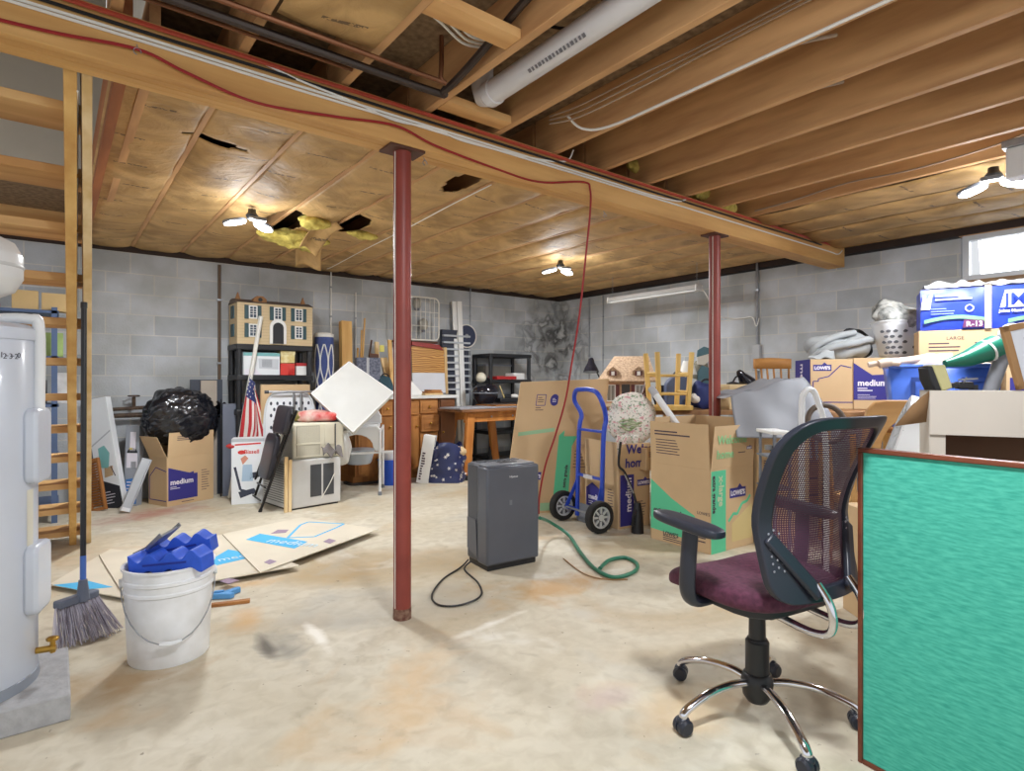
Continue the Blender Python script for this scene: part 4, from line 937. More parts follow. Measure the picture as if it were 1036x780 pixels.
# black shelf and dollhouse
xa, xb = onY(239,400,6.45).x, onY(317,400,6.45).x; zt = onY(280,349,6.45).z
t = thing('shelf_unit','black plastic shelf unit under the cream dollhouse','shelf',((xa+xb)/2,6.64,0)); hw_ = (xb-xa)/2
for sx in (-1,1):
    for sy in (-1,1): MB().lathe([(.03,0),(.03,zt-.03)],10,MX.Translation((sx*(hw_-.035),sy*.16,0))).build('post',BLACK,t)
for z in (.08,.48,.86,1.22,zt-.03): MB().b2((-hw_,-.195,z-.03),(hw_,.195,z+.03)).build('shelf_board',BLACK,t,bevel=.01)
zs3 = 1.25
def dollhouse1():
    t = thing('dollhouse','cream dollhouse with green shutters on top of the black shelf','dollhouse',((xa+xb)/2-.0,6.62,zt))
    W, Hh, Dp = hw_*.98, .43, .17
    SID = mat('cream_siding',(206,184,146),.7,var=.04,scale=3); GRN = mat('shutter_green',(52,78,84),.6,var=0)
    b = MB().b2((-W,-Dp,0),(W,Dp,Hh))
    body = b.build('walls',SID,t,bevel=.003)
    cl = MB()
    for k in range(1,14): cl.b2((-W-.001,-Dp-.0025,k*.031),(W+.001,-Dp,k*.031+.003))
    cl.build('clapboard_lines',mat('siding_line',(180,160,126),.7,var=0),t)
    MB().prism([(-Dp-.01,0),(Dp+.01,0),(.08,.05),(-.02,.05)],-W-.01,W+.01,axes((0,0,Hh),(0,1,0),(0,0,1))).build('roof',mat('doll_roof_grey',(112,100,92),.8,var=.15,scale=20),t,bevel=.003)
    for x in (-.15,):
        d_ = MB().prism([(-.07,0),(.07,0),(.065,.055),(.03,.085),(-.03,.085),(-.065,.055)],-.13,-.04,axes((x,0,Hh-.005),(1,0,0),(0,0,1))@MX.Translation((0,0,.17)) if False else axes((x,-.16,Hh-.002),(1,0,0),(0,0,1))@MX.Translation((0,0,0)))
        dd = d_.build('dormer',mat('doll_dormer',(156,110,66),.7,var=.1),t,bevel=.002)
        MB().lathe([(.022,0),(.022,.006)],10,axes((x,-.122,Hh+.045),(1,0,0),(0,0,1))).build('dormer_window',BLACK,dd)
    for x in (-W+.04,W-.06): MB().prism([(-.035,0),(.035,0),(0,.10)],-.012,.012,axes((x,-.02,Hh+.02),(1,0,0),(0,0,1))).build('gable_end',mat('doll_dormer',(156,110,66),.7),t)
    def wnd(x,z):
        f = MB().b2((x-.042,-Dp-.012,z),(x+.042,-Dp,z+.135)).build('window_frame',WHITE,t)
        MB().b2((x-.03,-Dp-.014,z+.012),(x+.03,-Dp-.011,z+.123)).build('pane',mat('doll_pane',(70,82,96),.15,var=0),f)
        b = MB().b2((x-.003,-Dp-.016,z+.012),(x+.003,-Dp-.013,z+.123))
        for q in (.045,.07,.095): b.b2((x-.03,-Dp-.016,z+q),(x+.03,-Dp-.013,z+q+.005))
        b.build('muntins',WHITE,f)
        for s in (-1,1): MB().b2((x+s*.063-.02,-Dp-.01,z-.005),(x+s*.063+.02,-Dp,z+.14)).build('shutter',GRN,t,bevel=.002)
    for x in (-.235,.015,.235): wnd(x,.265)
    for x in (-.235,.235): wnd(x,.075)
    dr = MB().prism([(-.085,0),(.085,0),(.085,.18)]+[(.085*cos(k*pi/10),.18+.085*sin(k*pi/10)) for k in range(1,10)]+[(-.085,.18)],0,.02,axes((.015,-Dp-.0,.01),(1,0,0),(0,0,1))).build('door_surround',WHITE,t,bevel=.003)
    MB().prism([(-.055,0),(.055,0),(.055,.17)]+[(.055*cos(k*pi/10),.17+.055*sin(k*pi/10)) for k in range(1,10)]+[(-.055,.17)],0,.004,axes((.015,-Dp-.02,.012),(1,0,0),(0,0,1))).build('doorway',BLACK,dr)
    b = MB()
    for z in (.08,.27): 
        b.b2((-W-.012,-.06,z),(-W,.06,z+.13))
    b.build('side_windows',GRN,t)
dollhouse1()
# goods on the shelf under the dollhouse
zsh = 1.25
def onshelf(px0,px1,y=6.50): return onY(px0,380,y).x, onY(px1,380,y).x
x0,x1 = onshelf(247,284,6.46)
t = thing('appliance_carton','white and teal appliance carton with a picture of a window unit, on the black shelf','box',((x0+x1)/2,6.60,zsh))
MB().b2((-(x1-x0)/2,-.11,0),((x1-x0)/2,.1,.235)).build('carton',mat('carton_white',(226,230,234),.6,var=.02),t,bevel=.003)
M = axes((-(x1-x0)/2,-.1105,0),(1,0,0),(0,0,1)); W=x1-x0
poly([(0,.20),(W,.20),(W,.234),(0,.234)],M,mat('print_teal',(120,178,178),.6,var=0),t); poly([(W*.42,.07),(W*.95,.06),(W*.97,.17),(W*.40,.175)],M,mat('print_grey2',(196,200,206),.6,var=0),t); 
lines([(W*.50,.085+k*.012,W*.78,.091+k*.012) for k in range(7)],M,mat('print_mid',(120,126,134),.6,var=0),t)
poly([(W*.05,.0),(W*.5,.0),(W*.3,.07),(W*.02,.06)],M,PW,t)
x0,x1 = onshelf(285.5,300,6.44)
t = thing('gift_box','gold wrapped gift box stacked on the red one on the black shelf','box',((x0+x1)/2,6.56,zsh+.13))
MB().b2((-.075,-.07,0),(.075,.07,.135)).build('box',mat('gold_foil',(206,180,104),.3,metal=.5,rgb2=(236,226,180),scale=14),t,bevel=.004); MB().b2((-.079,-.074,.095),(.079,.074,.14)).build('lid',mat('gold_foil',(206,180,104),.3),t,bevel=.003)
t = thing('gift_box','shiny red gift box under the gold one on the black shelf','box',((x0+x1)/2,6.56,zsh))
MB().b2((-.075,-.07,0),(.075,.07,.128)).build('box',mat('red_foil',(190,36,34),.25,metal=.4,rgb2=(226,90,76),scale=10),t,bevel=.004)
MB().b2((-.0765,-.0735,.0),(-.0,-.0,.125)).build('ribbon',mat('red_ribbon',(214,60,50),.3,var=0),t)
x0,x1 = onshelf(302,311,6.44)
t = thing('gift_box','white box with a red lid beside the red gift box','box',((x0+x1)/2,6.56,zsh)); MB().b2((-.055,-.07,0),(.055,.07,.11)).build('box',WHITE,t,bevel=.003); MB().b2((-.058,-.073,.10),(.058,.073,.135)).build('lid',RED,t,bevel=.003)
t = thing('black_tray','thin black tray sticking out under the gift boxes','tray',onY(297,385.5,6.40)); MB().b2((-.14,-.0,0),(.16,.2,.012)).b2((-.14,0,.012),(.16,.01,.02)).build('tray',BLACK,t,bevel=.002)
t.location = (onY(297,386,6.40).x,6.25,1.19)
x0,x1 = onshelf(263,312,6.3)
t = thing('tan_carton','tan flat carton behind the perforated ironing board','box',((x0+x1)/2,6.25,0)); MB().b2((-(x1-x0)/2,0,0),((x1-x0)/2,.05,onY(285,389,6.25).z)).build('carton',CARD,t,bevel=.003)
lines([(-.15,.75,.10,.76),(-.15,.72,.05,.73)],axes((0,-.0005,0),(1,0,0),(0,0,1)),INK,t)
# perforated ironing board standing on its end
p = onY(294,440,6.02); zt_ = onY(294,397,6.02).z
t = thing('ironing_board','white perforated ironing board standing folded behind the air conditioners','ironing board',(p.x,6.02,0),YC*.25,-.04)
hw2 = .245
def ob(k): 
    a = 2*pi*k/40; return (hw2*math.copysign(abs(cos(a))**.45,cos(a)), .52*math.copysign(abs(sin(a))**.55,sin(a)))
op = [ob(k) for k in range(40)]
Mx = axes((0,0,.56),(1,0,0),(0,0,1))
b = MB().prism(op,-.008,0,Mx); b.build('board',mat('ironing_white',(226,228,232),.4,var=0),t)
MB().tube([Mx@V((x,y,.006)) for x,y in op],.011,6,closed=True).build('rim',mat('rim_grey',(206,210,214),.4,var=0),t)
b = MB()
for i in range(7):
    for j in range(15):
        x,y = -.18+i*.06+(.03 if j%2 else 0),-.44+j*.06
        if abs(x)<.19: b.lathe([(.012,0),(.012,.002)],8,Mx@MX.Translation((x,y,0))@MX.Diagonal((1,1.6,1,1)))
o = b.build('perforations',mat('hole_dark',(62,66,78),.8,var=0),t,smooth=False); o['kind'] = 'stuff'
MB().tube([(-.23,-.05,zt_+.005),(.24,-.05,zt_+.005)],.011,8).build('leg_crossbar',GALV,t); MB().tube([(-.245,-.05,zt_+.005),(-.205,-.05,zt_+.005)],.016,8).build('foot_tip',BLACK,t)
for x in (.03,.10): MB().tube([(x,-.045,zt_),(x,-.035,.25)],.012,8).build('leg',GALV,t)
# window air conditioners
c0 = P(291.5,517.5); c1 = P(345.5,508.5); a = ang(c0,c1)
t = thing('air_conditioner','lower grey-white window air conditioner standing on the floor','air conditioner',(c0.x,c0.y,0),a)
ACW = mat('ac_offwhite',(206,206,204),.5,var=.04); ACB = mat('ac_beige',(214,208,188),.5,var=.04); GRL = mat('grille_dark',(72,74,78),.6,var=.1)
MB().b2((0,0,.015),(.53,.55,.45)).build('case',ACW,t,bevel=.01)
MB().b2((.215,-.003,.10),(.325,.002,.40)).build('coil_grille',GRL,t); MB().b2((.345,-.003,.10),(.455,.002,.40)).build('coil_grille',GRL,t)
b = MB()
for k in range(17): b.b2((-.004,.06,.06+k*.022),(.002,.50,.068+k*.022))
b.build('side_louvres',mat('louvre_shadow',(120,120,116),.7,var=0),t)
b = MB()
for k in range(9): b.b2((.05,.05+k*.05,0),(.48,.07+k*.05,.016))
MB().b2((.02,.02,0),(.51,.53,.016)).build('base_pan',BLACK,t)
MB().tube(smooth_path([c0+V((cos(a)*.46,sin(a)*.46-.01,.30)),c0+V((cos(a)*.40,sin(a)*.40-.02,.2)),c0+V((cos(a)*.32,sin(a)*.32-.02,.08))],6),.004,6).build('power_cord',CREAM,t,world=True)
c0u = D(296,465.5,5.40); zu = .452
t = thing('air_conditioner','upper beige window air conditioner stacked on the lower one','air conditioner',(c0u.x,c0u.y,zu),a-.12)
MB().b2((0,0,.0),(.50,.36,.335)).build('case',ACB,t,bevel=.018)
b = MB()
for k in range(11): b.b2((.045+k*.019,-.004,.03),(.056+k*.019,.002,.305))
MB().b2((.035,-.002,.025),(.255,.003,.31)).build('vent_recess',mat('ac_recess',(150,146,132),.6,var=0),t)
b.build('vent_fins',ACB,t); MB().b2((.03,-.008,.135),(.26,.002,.15)).b2((.03,-.008,.02),(.26,.002,.03)).build('vent_bars',ACB,t)
MB().b2((.30,-.006,.12),(.40,.002,.32)).build('control_door',ACB,t,bevel=.004)
MB().b2((.405,-.004,.02),(.415,.002,.32)).build('seam',GRL,t)
tag(MB().grid(lambda u,v:c0u+V((cos(a)*(.26+.20*u),sin(a)*(.26+.20*u)-.06-.03*sin(u*7)-.06*(1-v),.03+.10*v*(1-.5*u)+.03*sin(u*11+v*4))),14,10).build('grey_rag',mat('rag_grey',(128,122,120),.95,var=.1),solid=.006),'crumpled grey rag tucked under the upper air conditioner','rag')
t = thing('wood_strips','pair of pale yellow wood strips standing against the air conditioner corner','wood strip',c0)
for (dx,h_) in ((-.01,.50),(.025,.47)):
    q = c0+V((dx-.02,-.03,0)); MB().bar(q,q+V((.01,.02,h_)),.03,.018,(0,1,0)).build('strip',PALE,t,world=True,bevel=.002)
# padded folding chair leaning folded
fA, fB = P(263,518), P(250,508); tp = D(294,408,5.26)
t = thing('folding_chair','black padded folding chair leaning folded against the air conditioner','chair',fA)
PADM = mat('black_vinyl',(44,42,48),.35,var=.08)
xd = V((SA,-CA,0)); mid = (fA+fB)/2
up_ = (tp-mid).normalized()
side = (fA-fB).normalized()
for q in (fA,fB):
    MB().tube([q,q+up_*.62],.012,8).build('leg',BLKM,t,world=True); MB().tube([q+up_*.0,q+up_*.03],.016,8).build('foot_cap',BLACK,t,world=True)
nn = side.cross(up_).normalized()
if nn.dot(V((CA,SA,0)))>0: nn = -nn
for s_ in (-.17,.17):
    MB().tube([mid+side*s_+up_*.1+nn*-.025,mid+side*s_+up_*1.04+nn*-.025],.012,8).build('leg',BLKM,t,world=True)
for z_ in (.10,.24): MB().tube([mid+side*-.15+up_*z_,mid+side*.15+up_*z_],.008,8).build('stretcher',BLKM,t,world=True)
def pad(z0,z1,hw3,nm):
    M = axes(mid+up_*((z0+z1)/2)+nn*.02,side,up_)
    MB().blob((0,0,0),(hw3*2,z1-z0,.055),.3,.35,M=M,nu=32,nv=12).build(nm,PADM,t,world=True)
pad(.34,.76,.19,'seat'); pad(.80,1.06,.20,'backrest')
MB().tube([mid-side*.17+up_*.34,mid-side*.19+up_*1.0,mid-side*.12+up_*1.06,mid+side*.12+up_*1.06,mid+side*.19+up_*1.0,mid+side*.17+up_*.34],.012,8).build('frame',BLKM,t,world=True)
# bags of goods behind the chair
p = D(322,417,5.75)
t = thing('printed_bag','red and yellow printed sack lying on the upper air conditioner','bag',(p.x,p.y,.79),YC)
MB().blob((0,0,.05),(.42,.30,.11),.6,.6,.25,5,3).build('sack',mat('bag_red',(196,50,46),.5,rgb2=(226,210,200),scale=7),t)
MB().blob((-.16,-.02,.05),(.14,.25,.10),.6,.6,.25,6,9).build('yellow_end',mat('bag_yellow',(196,176,60),.5,rgb2=(70,70,50),scale=14),t)
t = thing('black_case','black soft case under the red printed sack','case',(p.x+.05,p.y+.04,.785-.0),YC)
MB().blob((.07,.02,.01),(.40,.28,.05),.4,.4).build('case',BLACK,t); MB().tube(arc((.15,-.12,.02),.06,pi,2*pi,8,(1,0,0),(0,0,-1)),.008,6).build('handle',BLACK,t)
# rolled rug, timber and boards behind
p = onY(328,337,6.70)
t = thing('rolled_rug','rolled blue rug with a white trellis pattern standing on end','rug',(p.x,6.70,0))
RG = mat('rug_blue',(72,86,140),.95,var=.08,scale=30)
MB().lathe([(.105,0),(.105,p.z-.05)],28).build('roll',RG,t)
MB().lathe([(.106,p.z-.05),(.106,p.z-.015),(.085,p.z),(.02,p.z-.01)],28).build('white_binding',CLOTHW,t)
b = MB()
for q in range(3):
    for s in (-1,1):
      for off_ in (-.85,0,.85):
        pts_ = []
        for k in range(17):
            z = .35+q*.42+.42*k/16; aa = -pi/2-.35+off_+s*(.36*sin(pi*k/16)+.05)
            pts_.append((.106*cos(aa),.106*sin(aa),z))
        b.tube(pts_,.008,5)
    b.tube([(.106*cos(-pi/2-.25+.5*i/6-.25),.106*sin(-pi/2-.25+.5*i/6-.25),.35+q*.42) for i in range(7)],.010,5)
b.build('trellis_pattern',CLOTHW,t)
def stick(name,lab,cat,a,b_,w_,th,m,group=None):
    return tag(MB().bar(a,b_,w_,th,(0,1,0)).build(name,m,None,bevel=.002),lab,cat,group)
p = onY(350,325,6.78); stick('timber_post','thick tan timber standing against the wall right of the blue rug','timber',V((p.x-.01,6.74,1.013)),V((p.x,6.80,p.z)),.13,.09,LUMZ)
for i,(px0,py0,px1,lab) in enumerate(((362,352,361,'first thin stick against the wall right of the thick timber'),(366,334,364,'second thin stick against the wall right of the thick timber'),(369,322,365,'tallest thin stick against the wall right of the thick timber'),(376,344,368,'dark slanting stick against the wall beside the tan sticks'))):
    p = onY(px0,py0,6.80); q = onY(px1,440,6.62); stick('stick',lab,'stick',V((q.x,6.62,1.013)),p,.018,.018,LUMZ if i<3 else DWOOD)
for i,(px,py,w_,m_,lab) in enumerate(((381,346,.05,PALE,'pale plank end leaning behind the white foam square, with a yellow tag'),(388,362,.09,PALE,'broad pale plank leaning left of the red post'),(394,344,.05,LUMZ,'brown plank leaning close to the red post'),(378,358,.12,DWOOD,'dark board leaning behind the foam square'))):
    p = onY(px,py,6.72-.03*i); stick('plank',lab,'plank',V((p.x-.04,6.58-.045*i,1.013)) if i!=1 else V((p.x+.04,6.52,1.013)),p,w_,.025,m_)
p = onY(386,352,6.64); smallbox('yellow_tag','yellow paper tag on the pale plank','tag',(p.x-.01,p.y-.03,p.z-.05),(.06,.012,.08),mat('yellow_paper',(222,212,110),.7,var=0))
p = onY(371,362,6.45)
t = thing('grey_carton','grey speckled carton behind the white foam square','box',(p.x,6.44,1.013),-.25); MB().b2((-.13,-.08,0),(.14,.06,p.z-1.013)).build('carton',mat('speckle_grey',(120,124,140),.8,rgb2=(70,74,90),scale=40),t,bevel=.004); MB().b2((-.02,-.084,0),(.01,-.079,p.z-1.013)).build('tape',mat('tape_grey',(176,178,180),.5,var=0),t)
p = onY(391,384,6.30); t = thing('teal_bag','dark teal cloth bag between the planks and the red post','bag',(p.x,6.36,1.012),0); MB().blob((0,0,.12),(.20,.14,.24),.8,.8,.3,6).build('bag',mat('teal_cloth',(50,80,92),.9,var=.15),t); MB().tube(arc((0,-.02,.21),.05,0,pi,8),.007,5).build('strap',BLACK,t)
# white foam square balanced on a corner
tpx, rgt, bot = D(353,366,6.05), D(398,397,5.95), D(357,437,5.60)
x_ = (rgt-tpx); y_ = (bot-tpx); side_ = .56
M = axes(tpx,x_,-y_) if False else None
xa_ = x_.normalized(); zn = xa_.cross(y_.normalized()).normalized(); ya_ = zn.cross(xa_)
lft = D(315,398,5.78)
t = thing('foam_square','white quilted square pad balanced on its corner over the white plastic chair','pad',tpx)
vs = [tpx,rgt,bot,lft]; nrm = (rgt-lft).cross(tpx-bot).normalized()
if nrm.dot(V((CA,SA,0)))<0: nrm = -nrm
def fo(u,v):
    p = vs[0].lerp(vs[1],u).lerp(vs[3].lerp(vs[2],u),v)
    return p-nrm*(.02*sin(pi*u)*sin(pi*v)+.006*NZ.noise(V((u*7,v*7,0))))
b = MB().grid(fo,20,20)
b.grid(lambda u,v: fo(1-u,v)+nrm*(.06+.03*sin(pi*u)*sin(pi*v)),20,20)
for (A,B) in ((lambda s:(s,0),1),(lambda s:(1,s),1),(lambda s:(1-s,1),1),(lambda s:(0,1-s),1)):
    b.grid(lambda u,v,A=A: fo(*A(1-u))+nrm*.06*v,20,2)
b.build('pad',mat('quilt_white',(204,204,200),.8,var=.03,scale=5,bump=.15),t,world=True)
b = MB()
for (A) in ((lambda s:(s,0)),(lambda s:(1,s)),(lambda s:(1-s,1)),(lambda s:(0,1-s))): b.tube([fo(*A(k/12)) for k in range(13)],.006,5)
b.build('piping',WHITE,t,world=True)
# ================================================================== BACK WALL, MIDDLE
# cabinet with counter
YCB = 6.28
xL, xM, xR = 2.68, onY(444,420,YCB).x, onY(461,420,YCB).x
t = thing('base_cabinet','wooden base cabinet with drawers under the white counter','cabinet',(xL,YCB,0)); W = xM-xL
MB().b2((0,.02,.09),(W,.60,.97)).b2((0,.08,0),(W,.60,.09)).build('body',OAK,t,bevel=.003)
def front(x0,x1,z0,z1,nm,pull=0):
    d_ = MB().b2((x0,-pull,z0),(x1,.02,z1)).build(nm,OAKX if nm=='drawer' else OAK,t,bevel=.004)
    pn = MB().b2((x0+.03,-pull-.006,z0+.03),(x1-.03,-pull,z1-.03)).build('raised_panel',OAKX if nm=='drawer' else OAK,d_,bevel=.004)
    MB().blob(((x0+x1)/2 if nm=='drawer' else x1-.04,-pull-.022,(z0+z1)/2 if nm=='drawer' else z1-.12),(.03,.03,.03)).build('knob',BRASS,d_)
xs_ = [0.02,.30,W-.62,W-.27,W-.01]
for i in range(4):
    x0,x1 = xs_[i]+.01,xs_[i+1]-.01
    if i < 3:
        front(x0,x1,.78,.94,'drawer'); front(x0,x1,.12,.76,'door')
    else:
        front(x0,x1,.79,.95,'drawer'); front(x0,x1,.57,.77,'drawer',.03); front(x0,x1,.36,.55,'drawer',.0); front(x0,x1,.12,.34,'drawer',.02)
t = thing('base_cabinet','dark brown end cabinet beside the tall white strips','cabinet',(xM+.004,YCB,0)); W2 = xR-xM-.01
MB().b2((0,.01,.09),(W2,.60,.97)).b2((0,.08,0),(W2,.60,.09)).build('body',mat('umber_cabinet',(112,68,36),.5,var=.1),t,bevel=.003)
d_ = MB().b2((.02,-.01,.12),(W2-.02,.01,.95)).build('door',mat('umber_cabinet',(112,68,36),.5),t,bevel=.004); MB().blob((.05,-.025,.55),(.028,.028,.028)).build('knob',BRASS,d_)
tag(MB().b2((xL-.02,YCB-.03,.972),(xR+.02,YCB+.60,1.01)).build('countertop',mat('counter_white',(214,214,210),.4,var=.03),None,bevel=.006),'long white countertop lying over both wooden cabinets','countertop')
# things on the counter
pz = 1.012
x0,x1 = onY(417,400,6.78).x, onY(452,400,6.78).x
t = thing('plywood_panel','plywood panel with bold wavy grain leaning on the counter','plywood',(x0,6.72,pz),0,-.06)
PLY = mat('wavy_plywood',(206,156,84),.5,rgb2=(160,104,44),scale=3,stretch=(1.0,1,5.5),detail=2)
def plym():
    nt = PLY.node_tree; n = [q for q in nt.nodes if q.type=='TEX_NOISE'][0]; wv = nt.nodes.new('ShaderNodeTexWave'); wv.wave_type='RINGS'; wv.inputs['Scale'].default_value = 5; wv.inputs['Distortion'].default_value = 9; wv.inputs['Detail'].default_value = 1; wv.inputs['Detail Scale'].default_value = .8
    mp = [q for q in nt.nodes if q.type=='MAPPING'][0]; mp.inputs['Scale'].default_value = (1,1,2.5); mp.inputs['Location'].default_value = (-.2,0,-.9)
    nt.links.new(mp.outputs[0],wv.inputs['Vector']); r = [q for q in nt.nodes if q.type=='VALTORGB'][0]; nt.links.new(wv.outputs['Fac'],r.inputs['Fac'])
plym()
zt_ = onY(434,346,6.72).z-pz
MB().b2((-.02,0,.0),(x1-x0-.06,.015,zt_-.06)).build('sheet',PLY,t); MB().prism([(-.02,zt_-.05),(x1-x0-.08,zt_-.10),(x1-x0-.14,zt_-.03),(-.02,zt_)],-.015,.018,axes((0,0,0),(1,0,0),(0,0,1))@MX.Translation((0,0,-.0))).build('red_cap',mat('barn_red',(150,46,38),.5,var=.06),t); MB().b2((x1-x0-.06,-.01,0),(x1-x0-.02,.02,zt_-.06)).build('edge_post',PALE,t)
x0,x1 = onY(418,400,6.6).x, onY(451,400,6.6).x
t = thing('backsplash_panel','light grey panel leaning in front of the plywood on the counter','panel',((x0+x1)/2,6.60,pz),0,-.10); MB().b2((-(x1-x0)/2,0,0),((x1-x0)/2,.012,onY(430,377,6.6).z-pz)).build('sheet',mat('pale_grey_panel',(206,208,214),.5,var=.03),t,bevel=.002)
MB().b2((-(x1-x0)/2,-.004,0),((x1-x0)/2,0,.02)).build('bottom_edge',GREY,t)
t = thing('white_wedge','white folded board standing at the left of the grey panel','board',(onY(411,400,6.45).x,6.46,pz)); MB().prism([(0,0),(.25,0),(.04,.20),(0,.22)],0,.02,axes((0,0,0),(1,0,0),(0,0,1))).build('board',WHITE,t); MB().b2((0,.0,0),(.22,.05,.006)).build('foot',WHITE,t)
p = onY(438,397,6.42)
for i,(w_,lb) in enumerate(((.26,'wide brown board, lowest on the counter stack'),(.22,'tan board in the middle of the counter stack'),(.17,'short wood block topping the counter stack'))):
    o = smallbox('wood_scrap',lb,'wood scrap',(p.x+.01*i-.02,6.42,pz+.022*i),(w_,.14,.021),[PALE,OAKX,OAKX][i],.1*i,'scraps on the counter')
# wire grille hanging with gloves
xa_, xb_ = onY(402,320,6.74).x, onY(444,320,6.74).x; za_, zb_ = onY(430,344,6.74).z, onY(430,301,6.74).z
t = thing('wire_grille','white wire grille hung on the wall behind the first red post','wire rack',((xa_+xb_)/2,6.74,za_)); w_ = (xb_-xa_)/2; h_ = zb_-za_
def rr_loop(w,h,r,n=6):
    out=[]
    for (cx,cz,a0) in ((w-r,r,-pi/2),(w-r,h-r,0),(-w+r,h-r,pi/2),(-w+r,r,pi)):
        out += [(cx+r*cos(a0+k*pi/2/n),0,cz+r*sin(a0+k*pi/2/n)) for k in range(n+1)]
    return out
MB().tube(rr_loop(w_,h_,.07),.010,6,closed=True).build('rim',CREAM,t)
b = MB()
for k in range(1,9): b.tube([(-w_+2*w_*k/9,0,.01),(-w_+2*w_*k/9,0,h_-.01)],.004,4)
for z in (.33,.66): b.tube([(-w_,.004,h_*z),(w_,.004,h_*z)],.004,4)
b.build('wires',CREAM,t)
MB().tube([(-.2,.0,h_),(-.2,.15,h_+.02)],.005,5).tube([(.2,.0,h_),(.2,.15,h_+.02)],.005,5).build('hook',GALV,t)
for (x,z,s,lb) in ((.02,.40,.12,'upper pale bulbous cover tucked behind the wire grille'),(.12,.12,.13,'right pale bulbous cover tucked behind the wire grille'),(-.10,.08,.11,'left pale bulbous cover tucked behind the wire grille')):
    q = thing('glass_globe',lb,'lamp globe',((xa_+xb_)/2+x,6.82,za_+z),group='globes behind the wire grille')
    MB().blob((0,0,s*.7),(s,s*.9,s*1.3)).build('globe',mat('frosted_globe',(176,172,162),.35,var=.08),q); MB().lathe([(.03,0),(.035,.03)],10,MX.Translation((0,0,-.01))).build('neck',GREY,q)
t = thing('wall_ledge','narrow brown ledge on the wall holding the pale globes','ledge',((xa_+xb_)/2,6.83,za_-.01)); MB().b2((-w_,-.06,-.03),(w_,.065,0)).build('board',DWOOD,t); MB().b2((-w_,.02,-.09),(-w_+.03,.065,-.03)).build('bracket',GALV,t); MB().b2((w_-.03,.02,-.09),(w_,.065,-.03)).build('bracket',GALV,t)
# slotted dark bins and the round blade to the right of the plywood
x0,x1 = onY(447,380,6.80).x, onY(474,380,6.80).x
t = thing('slotted_rack','dark slotted bin rack standing on the counter end behind the white strips','rack',((x0+x1)/2,6.80,pz)); zt_ = onY(460,334,6.8).z-pz
DKB = mat('rack_navy',(52,56,72),.5,var=.1)
MB().b2((-(x1-x0)/2,-.01,0),((x1-x0)/2,.05,zt_)).build('back',DKB,t,bevel=.003)
for k in range(9): MB().b2((-(x1-x0)/2,-.05,.05+k*zt_/9.6),((x1-x0)/2,-.01,.075+k*zt_/9.6)).build('slot_rail',mat('rail_pale',(176,180,186),.4,var=0),t)
p = onY(472,340,6.79); t = thing('saw_blade','round dark saw blade disc on the wall beside the white strips','saw blade',(p.x,6.79,p.z)); MX_ = axes((0,0,0),(1,0,0),(0,0,1))
MB().lathe([(.0,0),(.15,0),(.15,.006),(0,.006)],32,MX_).build('disc',mat('blade_navy',(66,72,96),.35,metal=.4,var=.05),t); MB().lathe([(.15,-.002),(.165,-.002),(.165,.008),(.15,.008),(.15,-.002)],32,MX_).build('rim',CREAM,t); MB().lathe([(.03,.006),(.03,.012)],14,MX_).build('hub',GALV,t)
# tall white strips
for i,(px0,px1,py0,lab) in enumerate(((459.5,467,305,'tallest white strip standing against the counter end, outer one'),(464.5,471,305,'second tall white strip against the counter end'),(470,474.5,420,'short white strip at the counter end foot'))):
    f = P(px1,473 if i<2 else 471); q = onY(px0,py0,f.y+.10)
    stick('white_strip',lab,'trim strip',f,q,.075 if i<2 else .05,.02,WHITE,'white trim strips by the counter')
# black shelf 2
xa2, xb2 = onY(496,380,6.44).x, onY(538,380,6.44).x; zt2 = onY(515,358,6.44).z; zm2 = onY(515,384,6.44).z
t = thing('shelf_unit','black plastic shelf unit behind the sawhorse workbench','shelf',((xa2+xb2)/2,6.66,0)); w_ = (xb2-xa2)/2
for sx in (-1,1):
    for sy in (-1,1): MB().lathe([(.028,0),(.028,zt2-.03)],10,MX.Translation((sx*(w_-.03),sy*.19,0))).build('post',BLACK,t)
for z in (.15,.5,.86,zm2,zt2): MB().b2((-w_,-.22,z-.05),(w_,.22,z)).build('shelf_board',BLACK,t,bevel=.01)
smallbox('flat_case','flat red case on the black shelf above the workbench','case',((xa2+xb2)/2-.08,6.55,zm2+.002),(.34,.22,.045),RED)
smallbox('white_carton','white carton at the right end of the black shelf above the workbench','box',((xa2+xb2)/2+.18,6.6,zm2+.002),(.19,.22,.09),WHITE)
t = thing('grey_bin','long grey bin at the back of the black shelf above the workbench','bin',((xa2+xb2)/2-.04,6.77,zm2+.002)); MB().b2((-.26,-.08,0),(.22,.08,.2)).build('bin',mat('olive_grey_bin',(110,108,100),.6,var=.15),t,bevel=.006); MB().b2((-.27,-.09,.19),(.23,.09,.215)).build('lid',GREY,t)
p = onY(488,382,6.30); t = thing('mallet_head','cream round ball hooked on the left of the black shelf','ball',(p.x,6.33,p.z-.07)); MB().blob((0,0,.07),(.14,.13,.14)).build('ball',mat('cream_ball',(206,200,180),.7,var=.08),t); MB().tube([(.07,0,.07),(.20,.08,.05)],.012,6).build('strap',BLACK,t)
